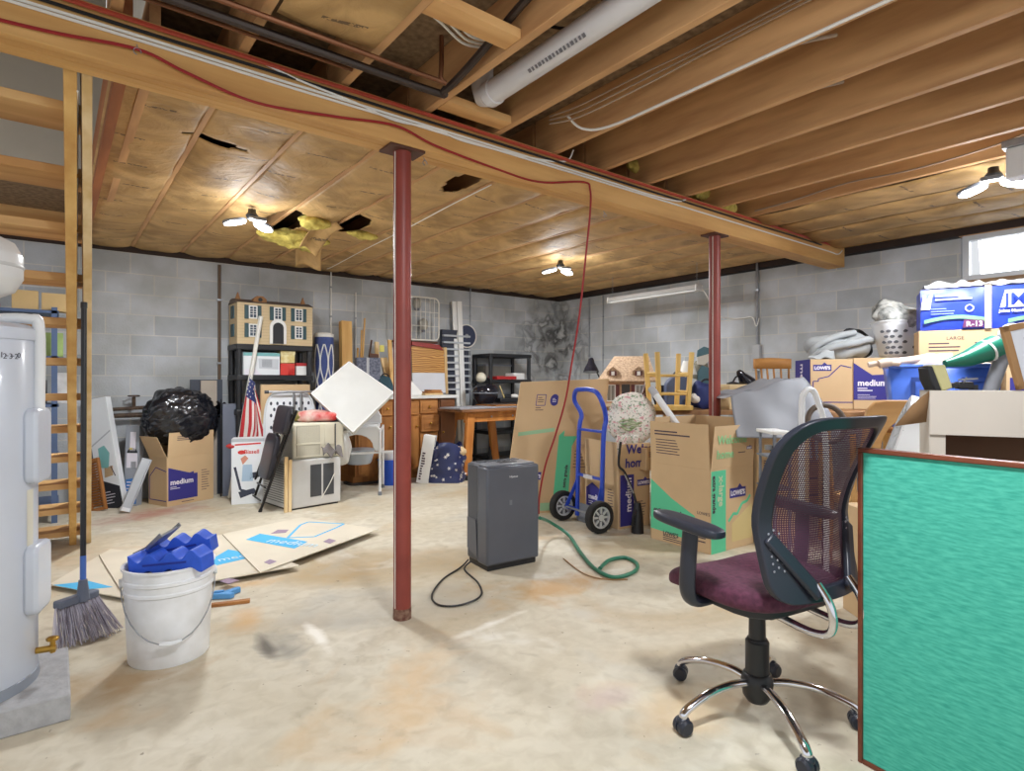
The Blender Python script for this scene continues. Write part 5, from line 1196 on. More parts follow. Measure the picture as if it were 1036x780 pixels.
# sawhorse workbench
pl = P(469,486); t = thing('workbench','wooden sawhorse workbench with splayed legs and loose boards on top','workbench',(pl.x+.52,pl.y+.30,0),.06)
tz = .845; HON = wood('honey_pine',(196,130,60),(158,94,34),'z')
MB().b2((-.60,-.33,tz-.03),(.66,.33,tz)).build('bench_top',wood('bench_brown',(150,104,68),(110,72,44),'x'),t,bevel=.004)
MB().b2((-.50,-.26,tz-.16),(.52,-.22,tz-.03)).b2((-.50,.22,tz-.16),(.52,.26,tz-.03)).build('apron',HON,t,bevel=.003)
for (x0,x1,y) in ((-.42,-.52,-1),(-.30,-.38,1),(.42,.56,-1),(.30,.44,1)):
    lg = MB().bar((x0,y*.25,tz-.05),(x1,y*.30,.06),.11,.05,(0,1,0)).build('leg',HON,t,bevel=.004)
    MB().lathe([(.03,-.015),(.03,.015)],12,MX.Translation((x1,y*.30,.03))@MX.Rotation(pi/2,4,'X')).build('caster',BLACK,lg)
b = MB()
for x in (-.42,-.1,.25,.42): b.lathe([(.012,0),(.012,.008)],8,axes((x,-.262,tz-.10),(1,0,0),(0,0,1)))
b.build('bolt_heads',GALV,t)
wb = V(t.location); zt_ = tz+.002
BL = mat('grey_board',(150,150,156),.6,var=.1)
for i,(x,y,w_,d_,h_,m_,rz,lab) in enumerate(((-.16,-.12,.95,.40,.02,BL,.1,'grey board lying across the left of the workbench'),(.28,-.06,.62,.44,.014,OAKX,.02,'brown board overlapping on the right of the workbench'),(.30,.0,.60,.36,.012,mat('dark_veneer',(78,64,54),.6,var=.1),-.06,'dark thin board topmost on the workbench'))):
    smallbox('loose_board',lab,'board',(wb.x+x,wb.y+y,zt_+[0,.022,.037][i]),(w_,d_,h_),m_,rz,'boards on the workbench')
zt_ = tz+.055
t = thing('black_bowl','shiny black rounded helmet-like bowl on the workbench','bowl',(onY(492,400,wb.y+.1).x,wb.y+.12,zt_-.03)); MB().lathe([(.0,0),(.09,.01),(.16,.09),(.175,.17),(.16,.225),(.12,.26),(0,.28)],28).build('bowl',mat('gloss_black',(26,26,34),.15,var=0),t); MB().tube(arc((0,0,.16),.176,0,2*pi,24,(1,0,0),(0,1,0)),.008,6,closed=True).build('rim',GREY,t)
t = thing('tool_caddy','black tool tray with a folding rule on the right of the workbench','tool tray',(onY(514,406,wb.y+.1).x,wb.y+.1,zt_)); MB().b2((-.20,-.1,0),(.2,.1,.06)).build('tray',BLACK,t,bevel=.01); MB().bar((-.08,-.02,.06),(-.14,.0,.22),.03,.012).build('folding_rule',mat('rule_yellow',(206,186,130),.6,var=.05),t); MB().blob((.10,0,.08),(.16,.1,.06),amp=.3,freq=9).build('white_rag',CLOTHW,t); MB().box((-.02,.0,.08),(.1,.08,.06)).build('tool',BLACK,t,bevel=.01)
# blue patterned bag and white carton
p = P(440,487)
t = thing('tall_carton','narrow white carton with dark side lettering leaning by the blue bag','box',P(426,489),YC,-.03,.16); MB().b2((-.06,0,0),(.075,.16,.56)).build('carton',WHITE,t,bevel=.003); M_ = axes((-.06,-.001,0),(1,0,0),(0,0,1)); rr=random.Random(4)
lines([(.02,.04+k*.03,.02+rr.uniform(.02,.045),.058+k*.03) for k in range(11)],M_,INK,t)
t = thing('gift_bag','large dark blue gift bag with white snowflakes on the floor by the cabinet','bag',(p.x+.08,p.y-.06,0),YC)
BG = mat('gift_blue',(36,46,92),.35,var=.1)
def gb(u,v):
    a = 2*pi*u; w_ = .24*(1-.55*max(0,v-.35)); return V((w_*math.copysign(abs(cos(a))**.6,cos(a))+.05*v, .13*math.copysign(abs(sin(a))**.6,sin(a))*(1-.3*v), .44*v))+V((NZ.noise(V((cos(a)*2,sin(a)*2,v*4)))*.05,NZ.noise(V((cos(a)*2,sin(a)*2,v*4+9)))*.04,.03*sin(a*3)*v))
s_ = MB().grid(gb,48,20).build('bag',BG,t,ang_=70)
b = MB(); rr = random.Random(8)
for k in range(46):
    u,v = .5+.5*rr.random(), rr.random()*.95+.02; q = gb(u,v); n = (gb(u+.01,v)-q).cross(gb(u,v+.02)-q).normalized()
    if n.y > 0: n = -n
    M = axes(q+n*.003,(1,0,0),n.cross(V((1,0,0)))) ; r_ = rr.uniform(.008,.022)
    for j in range(3): b.box((0,0,0),(r_*2,r_*.28,.002),M=M,rz=j*pi/3)
b.build('snowflakes',FWH,t,smooth=False)
MB().blob((.17,.0,.36),(.20,.12,.12),amp=.4,freq=8).build('tissue_stuffing',mat('tissue_tan',(206,180,140),.8,var=.1),t)
t = thing('red_carton','small red and white carton standing behind the white carton by the cabinet','box',P(436,484)+V((.12,.16,0)),YC); MB().b2((-.06,0,0),(.05,.12,.54)).build('carton',WHITE,t,bevel=.003); MB().b2((.0,-.002,.44),(.052,.0,.542)).build('red_panel',RED,t)
# commode chair, blue bucket by the first post
p = P(368,492)
t = thing('commode_chair','white tubular commode chair with a moulded seat and grey pail, left of the red post','commode chair',(p.x-.34*CA,p.y-.34*SA,0),YC+.15)
TUBE = mat('white_tube',(226,228,230),.3,var=0)
for (x,y) in ((-.20,-.22),(.27,-.22)):
    MB().tube(smooth_path([(x,y,0.02),(x,y,.40),(x,y+.0,.62),(x,y+.06,.67),(x,y+.42,.68)],5),.014,8).build('leg',TUBE,t); MB().lathe([(.02,0),(.018,.04)],10,MX.Translation((x,y,0))).build('rubber_tip',GREY,t)
for (x,y) in ((-.20,.22),(.27,.22)):
    MB().tube([(x,y,.02),(x,y,.70)],.014,8).build('leg',TUBE,t); MB().lathe([(.02,0),(.018,.04)],10,MX.Translation((x,y,0))).build('rubber_tip',GREY,t)
MB().tube([(-.20,-.22,.43),(.42,-.22,.45)],.012,8).tube([(-.2,-.22,.43),(-.2,.22,.43)],.012,8).tube([(.27,-.22,.44),(.27,.22,.44)],.012,8).build('side_rail',TUBE,t)
ao = [(-.17,.46),(-.19,.46),(-.13,.66),(-.10,.70),(.24,.72),(.28,.68),(.28,.46),(.22,.46)]+[(.035+.165*cos(k*pi/10),.50+.13*sin(k*pi/10)) for k in range(0,11)]
MB().prism(ao[::-1],-.03,.02,axes((0,-.20,0),(1,0,0),(0,0,1))).build('moulded_arch',WPLAS,t,bevel=.008)
MB().rbox((.05,.02,.705),(.40,.40,.05),.12).build('seat',WPLAS,t,bevel=.012)
MB().prism([(-.02,.72),(.26,.72),(.26,.80),(.22,.87),(.10,.90),(.0,.84)],-.02,.02,axes((0,.16,0),(1,0,0),(0,0,1))).build('backrest',WPLAS,t,bevel=.01)
pl_ = MB().lathe([(.12,.30),(.135,.32),(.165,.44),(.172,.445),(.172,.455),(.16,.455)],24,MX.Translation((.03,.03,0))).build('pail',mat('grey_pail',(170,178,188),.4,var=.03),t); MB().lathe([(.15,.44),(.0,.44)],24,MX.Translation((.03,.03,0))).build('pail_inside',GREY,pl_)
t = thing('plastic_sheet_bag','crumpled clear-white plastic bag hanging over the commode side, beside the air conditioner','bag',D(345,450,5.9)-V((0,0,.16)),YC); MB().blob((0,0,.16),(.18,.2,.34),.7,.7,.3,6,2,28,18).build('bag',mat('cloudy_plastic',(206,204,198),.3,var=.06),t); MB().blob((0.02,0,.33),(.12,.1,.05),amp=.4,freq=12).build('knot',mat('cloudy_plastic',(206,204,198),.3),t)
t.location.z = .35
p = P(400,491)
t = thing('blue_bucket','bright blue plastic bucket on the floor behind the first red post','bucket',(p.x,p.y+.12,0)); MB().lathe([(0,0),(.115,0),(.12,.01),(.142,.27),(.15,.275),(.15,.29),(.14,.29),(.118,.03),(0,.03)],28).build('pail',mat('vivid_blue',(40,92,214),.4,var=.03),t); MB().tube(arc((0,0,.27),.151,0,pi,12,(1,0,0),(0,-.6,-.8)),.003,5).build('wire_handle',GALV,t)
t = thing('white_tub','white round tub sitting in the bright blue bucket','tub',(p.x-.01,p.y+.12,.032)); MB().lathe([(0,0),(.085,0),(.10,.32),(.09,.33),(0,.33)],24).build('tub',WPLAS,t); MB().lathe([(.104,.32),(.104,.345),(.0,.35)],24).build('lid',WPLAS,t)
tag(MB().rbox((P(372,492).x+.1,P(372,492).y+.25,.01),(.5,.3,.02),.08).build('floor_mat',mat('dark_mat',(70,66,64),.9,var=.1)),'dark flat mat on the floor under the commode chair','mat')
# ================================================================== HAND TRUCK AND MOVING BOXES
w0, w1 = P(569,526), P(606,539.5); a = ang(w0,w1); ax_ = (w1-w0).length
mid = (w0+w1)/2
t = thing('hand_truck','blue two-wheeled hand truck standing upright before the moving boxes','hand truck',(mid.x,mid.y,0),a,-.03)
BT = mat('blue_powder_coat',(40,74,190),.35,var=.04)
y0 = .09; hx = .165
loop = [(-hx,y0,.05),(-hx,y0,.75),(-hx+.0,y0+.02,.90),(-hx-.035,y0-.03,1.02),(-hx+.02,y0-.06,1.10),(-.06,y0-.07,1.115),(.06,y0-.07,1.115),(hx-.02,y0-.06,1.09),(hx+.02,y0-.03,1.0),(hx,y0+.02,.88),(hx,y0,.72),(hx,y0,.05)]
MB().tube(smooth_path(loop,6),.019,12).build('frame',BT,t)
for z in (.78,.40): MB().bar((-hx,y0,z),(hx,y0,z),.035,.02,(0,0,1)).build('crossbar',BT,t,bevel=.003)
MB().box((.0,y0-.022,.40),(.12,.004,.03)).build('sticker',mat('sticker_silver',(206,206,210),.4,var=0),t)
MB().b2((-hx-.02,y0+.01,.006),(hx+.02,y0+.015,.16)).b2((-hx-.02,y0+.01,.006),(hx+.02,y0+.075,.012)).build('toe_plate',GREY,t)
MB().tube([(-ax_/2,0,.125),(ax_/2,0,.125)],.009,8).build('axle',GALV,t)
for s in (-1,1):
    MB().bar((s*hx,y0,.36),(s*(hx+.035),0.0,.125),.03,.008,(1,0,0)).bar((s*hx,y0,.10),(s*(hx+.03),0,.125),.03,.008,(1,0,0)).build('brace',BT,t)
    Mw = MX.Translation((s*ax_/2,0,.125))@MX.Rotation(pi/2,4,'Y')
    wl = MB().lathe([(.085,-.03),(.115,-.033),(.125,-.02),(.125,.02),(.115,.033),(.085,.03),(.085,-.03)],28,Mw).build('tyre',mat('tyre_black',(34,33,34),.8,var=.1),t)
    hb_ = MB().lathe([(.072,-.026),(.086,-.026),(.086,.026),(.072,.026),(.072,-.026)],28,Mw).lathe([(0,-.03),(.026,-.03),(.026,.03),(0,.03)],16,Mw).build('hub',mat('hub_bright',(222,224,228),.35,metal=.3,var=.02),wl)
    MB().lathe([(.0,-.02),(.03,-.024),(.035,-.012),(.075,-.008),(.086,-.022),(.086,.022),(.075,.008),(.035,.012),(.03,.024),(0,.02)],28,Mw).build('hub_disc',mat('hub_shadow',(92,94,98),.5,var=.03),wl)
    b = MB()
    for k in range(8):
        an = k*pi/4
        b.bar(Mw@V((.03*cos(an),.03*sin(an),0)),Mw@V((.082*cos(an),.082*sin(an),0)),.014,.05,(1,0,0))
    b.build('spokes',mat('hub_bright',(222,224,228),.35),wl)
# medium box on the truck toe and its neighbour
c0 = P(625.5,536); a2 = a+.02
ML, WL = .43, .40
t = carton('medium moving box standing behind the hand truck with its tall flap up',c0+V((0,0,0)),a2+pi/2-.0,.34,ML,.46,[('r',.22,3),('l',.235,2),('b',.2,30)])
F1 = FL(ML)
poly([(.02,.07),(.25,.07),(.25,.26),(.21,.28),(.10,.33),(.02,.28)],F1,NAVY,t,'printed_house'); text('medium',.06,T(F1,.05,.19,.0016),PW,t,off=.002); fine(F1,.05,.165,.1,2,t,m=PW); fine(F1,.30,.30,.08,7,t,.022)
fine(axes((0,ML,.46),(0,-1,0),(-.03,0,1)),.10,.13,.22,5,t,.016)
poly([(.02,.02),(.165,.02),(.165,.43),(.02,.43)],FR,NAVY,t); text('medium',.085,FR@MX.Translation((.135,.13,.0016))@MX.Rotation(pi/2,4,'Z'),PW,t,off=.002)
text('Welcome',.105,axes((.07,-.016,.60),(1,0,0),(0,-.05,1)),NAVY,t,off=.002); text('home',.105,axes((.06,-.012,.49),(1,0,0),(0,-.05,1)),NAVY,t,off=.002)
badge(FR,.20,.33,.14,t); fine(FR,.20,.20,.10,6,t,.022)
# dark sprayer wand hanging by that box
q = c0+V((cos(a2+pi/2)*.24,sin(a2+pi/2)*.24,0))+V((-.05,-.10,0))
t = thing('sprayer_wand','black wand and dark handset standing between the medium box and the open box','wand',q)
pts = [D(629,462,4.62),D(632,478,4.60),D(640,497,4.58),D(644,510,4.56)]
MB().tube(smooth_path([D(628,447,4.63),D(626,470,4.61)]+pts[1:],5),.010,8).build('wand',BLACK,t,world=True)
MB().tube([D(632,480,4.585),D(641,499,4.565)],.006,6).build('bright_sleeve',GALV,t,world=True)
z0 = D(645,515,4.55); MB().tube([z0+V((0,0,.05)),z0+V((.0,.0,-.06)),V((z0.x,z0.y,.0))],.03,10,radii=[.025,.045,.05]).build('handset',BLACK,t,world=True)
MB().tube([z0+V((0,0,.02)),z0+V((-.07,-.02,-.05)),z0+V((-.06,.0,-.12))],.012,8).build('grip',BLACK,t,world=True)
# box behind carrying the floral cushion
cb = wm(t)@V((.03,.03,.462)); t = carton('small plain carton between the raised flaps, under the floral cushion',(cb.x,cb.y),a2+pi/2,.26,.36,.18,z=.462)
fine(FL(.36),.05,.14,.2,3,t); fine(FR,.03,.14,.15,3,t)
fc = D(639,424,4.93)
t = thing('floral_cushion','round white cushion printed with pink and green flowers on a plain box','cushion',(fc.x,fc.y,.645),YC,.0)
FLR = bpy.data.materials.new('floral_print'); FLR.use_nodes = True
def flor():
    nt = FLR.node_tree; N = nt.nodes; L = nt.links; b = N['Principled BSDF']; tc = N.new('ShaderNodeTexCoord'); last = None; c = None
    rg = N.new('ShaderNodeRGB'); rg.outputs[0].default_value = col((232,228,220)); c = rg.outputs[0]
    for (sc_,lo,hi,colr,sd) in ((34,.58,.64,(214,160,166),0),(40,.58,.65,(134,158,126),4),(70,.62,.66,(120,136,126),9)):
        mp = N.new('ShaderNodeMapping'); mp.inputs['Location'].default_value = (sd,sd,sd); L.new(tc.outputs['Object'],mp.inputs['Vector'])
        n = N.new('ShaderNodeTexNoise'); n.inputs['Scale'].default_value = sc_; n.inputs['Detail'].default_value = 3; L.new(mp.outputs[0],n.inputs['Vector'])
        r = N.new('ShaderNodeValToRGB'); r.color_ramp.elements[0].position = lo; r.color_ramp.elements[1].position = hi; L.new(n.outputs['Fac'],r.inputs['Fac'])
        x = N.new('ShaderNodeMix'); x.data_type='RGBA'; L.new(r.outputs[0],x.inputs[0]); L.new(c,x.inputs[6]); x.inputs[7].default_value = col(colr); c = x.outputs[2]
    L.new(c,b.inputs['Base Color']); b.inputs['Roughness'].default_value = .9
flor()
zc = fc.z-.645
MB().blob((0,0,zc),(.42,.16,.46),1,1,.07,6,4,36,24).build('cover',FLR,t)
MB().grid(lambda u,v:V((-.14+.18*u-.06*v,-.085-.02*sin(u*9)-.03*(1-v),zc-.12-.26*v)),12,10).build('hanging_skirt',FLR,t,solid=.004)
b = MB(); rr=random.Random(3)
for k in range(26):
    an=rr.uniform(0,2*pi); r_=rr.uniform(.0,.09); b.blob((r_*cos(an)-.02,-.085,zc-.03+r_*.7*sin(an)),(.05,.02,.018),amp=.3,freq=20,seed=k,nu=8,nv=5,M=None)
b.build('leaf_spray',mat('leaf_green',(120,150,104),.9,rgb2=(196,196,170),scale=30),t)
# large flattened wardrobe box
bl_, tl_, tr_ = P(508,521), D(527,386.5,5.32), D(616.5,383,5.50)
t = thing('wardrobe_box','large flattened wardrobe moving box leaning behind the blue hand truck','box',bl_)
br_ = bl_+(tr_-tl_); br_.z = 0
nw = (br_-bl_).cross(tl_-bl_).normalized()
if nw.dot(V((CA,SA,0)))>0: nw=-nw
qd = [bl_,br_,tr_,tl_]
MB().add(qd+[q-nw*.022 for q in qd],[(0,1,2,3),(7,6,5,4),(0,4,5,1),(1,5,6,2),(2,6,7,3),(3,7,4,0)]).build('panel',CARD,t,world=True,bevel=.003)
ex = (br_-bl_); ey = (tl_-bl_); Wd, Hd = ex.length, ey.length
MF = axes(bl_+nw*.0005,ex,ey); sk = MX(((1,ey.normalized().dot(ex.normalized()),0,0),(0,sqrt(max(1e-6,1-ey.normalized().dot(ex.normalized())**2)),0,0),(0,0,1,0),(0,0,0,1)))
MF = wm(t).inverted()@MF@sk
if (MF.to_3x3()@V((0,0,1))).dot(nw)<0: pass
poly([(Wd*.53,.02),(Wd*.70,.02),(Wd*.66,.60),(Wd*.80,.85),(Wd*.62,.80),(Wd*.50,.70)],MF,MINT,t,'printed_band',.0014)
poly([(Wd*.05,.70),(Wd*.52,.745),(Wd*.52,.78),(Wd*.05,.735)],MF,mat('mint_faded',(150,190,150),.7,var=0),t,'printed_band'); poly([(Wd*.06,.02),(Wd*.56,.02),(Wd*.56,.09),(Wd*.06,.09)],MF,mat('mint_faded',(150,190,150),.7,var=0),t,'printed_band')
poly([(Wd*.30,.30),(Wd*.36,.30),(Wd*.36,.37),(Wd*.30,.37)],MF,NAVY,t,'printed_badge')
text('n',.07,T(MF,Wd*.315,.315,.0016),PW,t,off=.002)
outline(MF,[(Wd*.20,1.08),(Wd*.30,1.08),(Wd*.30,.98),(Wd*.20,.98),(Wd*.20,1.08)],.006,NAVY,t); fine(MF,Wd*.215,1.05,.06,3,t,.02); fine(MF,Wd*.2,.955,.08,2,t,.02)
poly([(Wd*.40+.042*cos(k*pi/10),1.03+.055*sin(k*pi/10)) for k in range(20)],MF,NAVY,t,'printed_disc'); fine(MF,Wd*.40-.02,1.04,.04,3,t,.014,.005,PW)
text('extra grande',.04,MF@MX.Translation((Wd*.64,.22,.003))@MX.Rotation(pi/2,4,'Z'),INK,t,off=.001); fine(MF,Wd*.72,.80,.2,2,t,.03,.014)
fine(MF,Wd*.70,.55,.25,6,t,.03)
# the big open box
c0 = P(719,561.5); a3 = ang(c0,P(768,548)); wR, wL = .50, .53
t = carton('extra large open moving box with mint green print behind the office chair',c0,a3,wR,wL,.575,[('r',.30,5),('l',.31,3),('b',.34,-6),('e',.34,-3)],open_=True)
h0=.575
poly([(.0,.08),(.385,.04),(.385,.22),(.0,.44)] if False else [(.003,.08),(.40,.06),(.40,.24),(.20,.33),(.003,.45)],FL(wL),MINT,t,'printed_band'); text('extra grande',.055,T(FL(wL),.03,.21,.0022),INK,t,off=.0015); text("LOWE'S",.04,T(FL(wL),.12,.055,.0022),INK,t,off=.001); fine(FL(wL),.12,.045,.2,3,t,.014,.005)
fine(FL(wL),.42,.20,.09,6,t,.026,.008); text("LOWE'S",.03,T(FL(wL),.42,.26,.0016),INK,t)
MFl = axes((-.001,wL,h0),(0,-1,0),(-.0525,0,1)); fine(MFl,.05,.235,.34,2,t,.022,.010); fine(MFl,.06,.175,.22,6,t,.020,.006,sd=5)
poly([(.005,.0),(.17,.0),(.17,h0-.01),(.005,h0-.01)],FR,MINT,t,'printed_band'); text('extra grande',.05,FR@MX.Translation((.022,h0-.04,.0022))@MX.Rotation(-pi/2,4,'Z'),INK,t,off=.0015); text('x-large',.075,FR@MX.Translation((.092,h0-.05,.0022))@MX.Rotation(-pi/2,4,'Z'),mat('mint_cream',(190,206,170),.7,var=0),t,off=.002)
badge(FR,.215,.36,.19,t); outline(FR,[(.20,.20),(.26,.25),(.30,.24),(.36,.31),(.42,.32),(.46,.36)],.02,MINT,t); poly([(.24,.05),(.48,.05),(.48,.30),(.40,.26),(.24,.18)],FR,mat('mint_tint',(206,186,130),.8,var=0),t)
MFr = axes((0,-.001,h0),(1,0,0),(0,-.0875,1)); text('Welcome',.085,T(MFr,.05,.175,.003),mat('mint_pale',(150,206,150),.7,var=0),t,off=.002); text('home',.085,T(MFr,.05,.075,.003),mat('mint_pale',(150,206,150),.7,var=0),t,off=.002); badge(MFr,.40,.12,.06,t); fine(MFr,.30,.10,.14,1,t)
# ================================================================== RIGHT SIDE: THE PILE ALONG THE WALL
# long bench along the right wall that carries the hobby things
hb_c = D(518,386,5.58)+V((SA,-CA,0))*1.57
t = thing('hobby_bench','long plain wooden bench behind the moving boxes, carrying dollhouse and stool','bench',(hb_c.x,hb_c.y,0),YC); BZ = .93
MB().b2((-.62,-.53,BZ-.04),(.63,.66,BZ)).build('bench_top',wood('bench_tan',(168,126,84),(128,90,56),'y'),t,bevel=.004)
for (x,y) in ((-.20,-.48),(.57,-.48),(-.30,.60),(.57,.60)): MB().b2((x-.04,y-.04,0),(x+.04,y+.04,BZ-.04)).build('leg',LUMZ,t)
def onbench(px,py,x): # point on bench plane distance by X
    p = onX(px,py,x); return p
# dollhouse with shingle roof
dl, dr = D(607,405,5.93), D(662,405,5.80); dw = (dr-dl).length
zb_ = BZ+.002
t = thing('dollhouse','dollhouse with a pale shingled roof and dark red shutters, left of the upturned stool','dollhouse',((dl.x+dr.x)/2,(dl.y+dr.y)/2,zb_),ang(dl,dr))
SH = mat('doll_shingles',(186,158,128),.9,rgb2=(140,114,90),scale=55); PNK = mat('doll_pinkish_wall',(206,172,140),.8,rgb2=(190,150,120),scale=20); MAR = mat('maroon_shutter',(92,40,40),.6,var=0)
hw_ = dw/2*.86; zr = 1.18-(366-386)*0; z_e = D(630,384,5.85).z-zb_; z_r = D(630,363,5.95).z-zb_+.02
MB().b2((-hw_,-.10,0),(hw_,.16,z_e)).build('walls',PNK,t); MB().b2((-hw_-.03,-.16,-.0),(hw_+.03,-.10,.03)).build('porch',mat('doll_porch',(214,200,176),.7,var=0),t)
rf = MB().add([(-hw_-.05,-.17,z_e-.02),(hw_+.06,-.17,z_e-.02),(hw_-.02,.10,z_r),(-hw_+.10,.10,z_r),(-hw_-.05,.21,z_e-.02),(hw_+.06,.21,z_e-.02)],[(0,1,2,3),(5,4,3,2),(0,3,4),(1,5,2)]).build('roof',SH,t,solid=.015,smooth=False)
for x in (-.13,.12):
    d_ = MB().prism([(-.06,0),(.06,0),(.06,.05),(0,.10),(-.06,.05)],0,.14,axes((x,.03,z_e+.03),(1,0,0),(0,0,1))@MX.Translation((0,0,-.0))).build('dormer',SH,t)
    MB().b2((x-.035,-.116,z_e+.035),(x+.035,-.108,z_e+.085)).build('dormer_window',MAR,d_); MB().b2((x-.016,-.119,z_e+.042),(x+.016,-.115,z_e+.08)).build('pane',WHITE,d_)
for x in (-.15,.13):
    f_ = MB().b2((x-.045,-.108,.05),(x+.045,-.1,z_e-.05)).build('window_frame',WHITE,t); MB().b2((x-.035,-.111,.06),(x-.003,-.107,z_e-.06)).b2((x+.003,-.111,.06),(x+.035,-.107,z_e-.06)).build('pane',mat('doll_pane2',(120,116,110),.2,var=0),f_)
    for s in (-1,1): MB().b2((x+s*.065-.018,-.11,.05),(x+s*.065+.018,-.1,z_e-.05)).build('shutter',MAR,t)
MB().b2((-.045,-.112,0),(.035,-.1,z_e-.05)).build('door',mat('doll_door',(50,46,44),.5,var=0),t)
# upturned stool
sp0 = D(676,419,5.12); sp0.z = BZ+.05
t = thing('wooden_stool','pale yellow wooden stool turned upside down with legs in the air','stool',(sp0.x,sp0.y,sp0.z-.048),YC+.15)
YEL = wood('yellow_pine',(222,188,112),(196,156,78),'z')
MB().rbox((0,0,.02),(.36,.30,.04),.05).build('seat',YEL,t,bevel=.006)
tops = {}
for (x,y) in ((-.13,-.11),(.13,-.11),(-.13,.11),(.13,.11)):
    MB().bar((x,y,.04),(x*1.2,y*1.2,.50),.035,.035,(1,0,0)).build('leg',YEL,t,bevel=.003)
def lp(x,y,z): f=1+.20*(z-.04)/.46; return (x*f,y*f,z)
for z in (.14,.30):
    for (p_,q_) in (((-.13,-.11),(.13,-.11)),((-.13,.11),(.13,.11)),((-.13,-.11),(-.13,.11)),((.13,-.11),(.13,.11))):
        MB().tube([lp(*p_,z+.02*(p_[0]==q_[0])),lp(*q_,z+.02*(p_[0]==q_[0]))],.011,8).build('rung',YEL,t)
# white tube sticking out of the box
t = thing('white_tube','white plastic tube sticking up out of the big open box','tube',D(684,424,4.2))
MB().tube([D(690,437,4.42),D(661,396,4.62)],.026,12).build('tube',WPLAS,t,world=True); MB().tube([D(664,400,4.60),D(658.5,392.5,4.64)],.029,12).build('end_cap',mat('cap_grey',(176,178,184),.4,var=0),t,world=True)
MB().tube([D(657,393,4.40),D(640,408,4.75),D(648,402,4.6)][:2],.010,6).build('dark_stick',DWOOD,t,world=True) if False else None
stick('dark_stick','thin dark stick slanting in front of the shingled dollhouse','stick',V((D(645,405,5.45).x,D(645,405,5.45).y,BZ+.002)),D(657,378,5.6),.02,.02,DWOOD)
# blue-grey case, lampshade, teal board, navy tool
p = D(686,418,5.42); t = thing('hard_case','blue-grey hard suitcase standing behind the upturned stool','suitcase',(p.x,p.y,BZ+.002),YC); MB().prism([(-.12,0),(.12,0),(.12,.2)]+[(.12*cos(k*pi/10),.2+.10*sin(k*pi/10)) for k in range(1,10)]+[(-.12,.2)],-.06,.06,axes((0,0,0),(1,0,0),(0,0,1))).build('shell',mat('slate_blue',(74,86,116),.5,var=.05),t,bevel=.012); MB().tube(arc((0,0,.29),.05,0,pi,8),.009,6).build('handle',BLACK,t)
p = D(696,378,5.75); t = thing('table_lamp','small table lamp with a white cone shade behind the upturned stool','lamp',(p.x,p.y,BZ+.002),0); zz = p.z-BZ
MB().lathe([(.085,zz-.01),(.045,zz+.12)],20).build('shade',mat('lampshade_white',(222,220,212),.8,var=.02),t,solid=.004); MB().lathe([(.07,0),(.07,.015),(.02,.03),(.03,.09),(.05,.15),(.02,zz-.06),(.012,zz+.02)],18).build('base',mat('lamp_olive',(120,116,100),.5,var=.05),t)
p = D(704,372,5.95); t = thing('olive_shade','olive grey lampshade tilted beside the small white lamp','lampshade',(p.x+.03,p.y,p.z-.13),0,.3); MB().lathe([(.12,0),(.06,.16)],20).build('shade',mat('olive_fabric',(128,124,108),.85,var=.05),t,solid=.004); MB().tube([(0,0,-.0),(0,0,.17)],.006,6).build('stem',GALV,t)
t.location.z = p.z-.10; t2 = thing('lamp_stand','slim grey lamp stand under the olive shade','lamp stand',(p.x+.03,p.y,BZ+.002)); MB().lathe([(.07,0),(.07,.012),(.012,.03),(.012,p.z-.10-BZ)],14).build('stand',GREY,t2); MB().lathe([(.02,.1),(.02,.13)],10).build('collar',GALV,t2)
p = D(712,393,5.7); t = thing('teal_cutout','teal and cream standing cutout board left of the second red post','ornament board',(p.x,p.y,BZ+.002),YC)
zz = D(712,352,5.7).z-BZ
MB().prism([(-.07,0),(.05,0),(.055,zz*.55),(.05,zz*.66),(-.02,zz*.70),(-.06,zz*.60)],-.012,.012,axes((0,0,0),(1,0,0),(0,0,1))).build('body_shape',mat('teal_paint',(78,112,122),.7,var=.06),t,bevel=.004)
MB().prism([(-.07,zz*.84),(-.06,zz*.72),(.0,zz*.70),(.06,zz*.80),(.08,zz*.95),(.02,zz),(-.04,zz*.97)],-.012,.012,axes((0,0,0),(1,0,0),(0,0,1))).build('head_shape',mat('cream_paint',(206,202,190),.7,var=.06),t,bevel=.004); MB().prism([(-.07,zz*.84),(.06,zz*.90),(.07,zz*.98),(.0,zz*1.02),(-.06,zz*.96)],-.014,.014,axes((0,0,0),(1,0,0),(0,0,1))).build('cap_shape',mat('teal_paint',(78,112,122),.7),t,bevel=.004); MB().tube([(.085,0,zz*.95),(.11,0,zz*.5),(.12,0,.0)],.008,6).build('stake',OAK,t)
p = D(712,402,5.35); t = thing('navy_tool_bag','navy blue tool bag with a white cloth spilling out, left of the second red post','bag',(p.x,p.y,BZ+.002),YC); NAV = mat('navy_cloth',(40,54,116),.7,var=.12)
zz = D(712,388,5.35).z-BZ
MB().blob((0,0,zz*.5),(.22,.18,zz),.7,.7,.3,9,3,24,16).build('bag',NAV,t); MB().blob((-.10,-.05,zz*.42),(.10,.10,.09),amp=.4,freq=12).build('white_cloth',CLOTHW,t); MB().tube(arc((.02,-.02,zz*.9),.06,0,pi,8),.010,6).build('handle',BLACK,t)
p = D(701,392,5.5); t = thing('black_cloth','dark crumpled cloth heap behind the blue-grey case','cloth',(p.x-.02,p.y+.22,BZ+.002),YC); MB().blob((0,0,.10),(.34,.2,.26),.8,.8,.35,7,5,24,16).build('heap',mat('black_cloth_m',(44,46,62),.9,var=.15),t); MB().blob((.1,-.08,.05),(.12,.1,.08),amp=.4,freq=9).build('fold',mat('black_cloth_m',(44,46,62),.9),t)
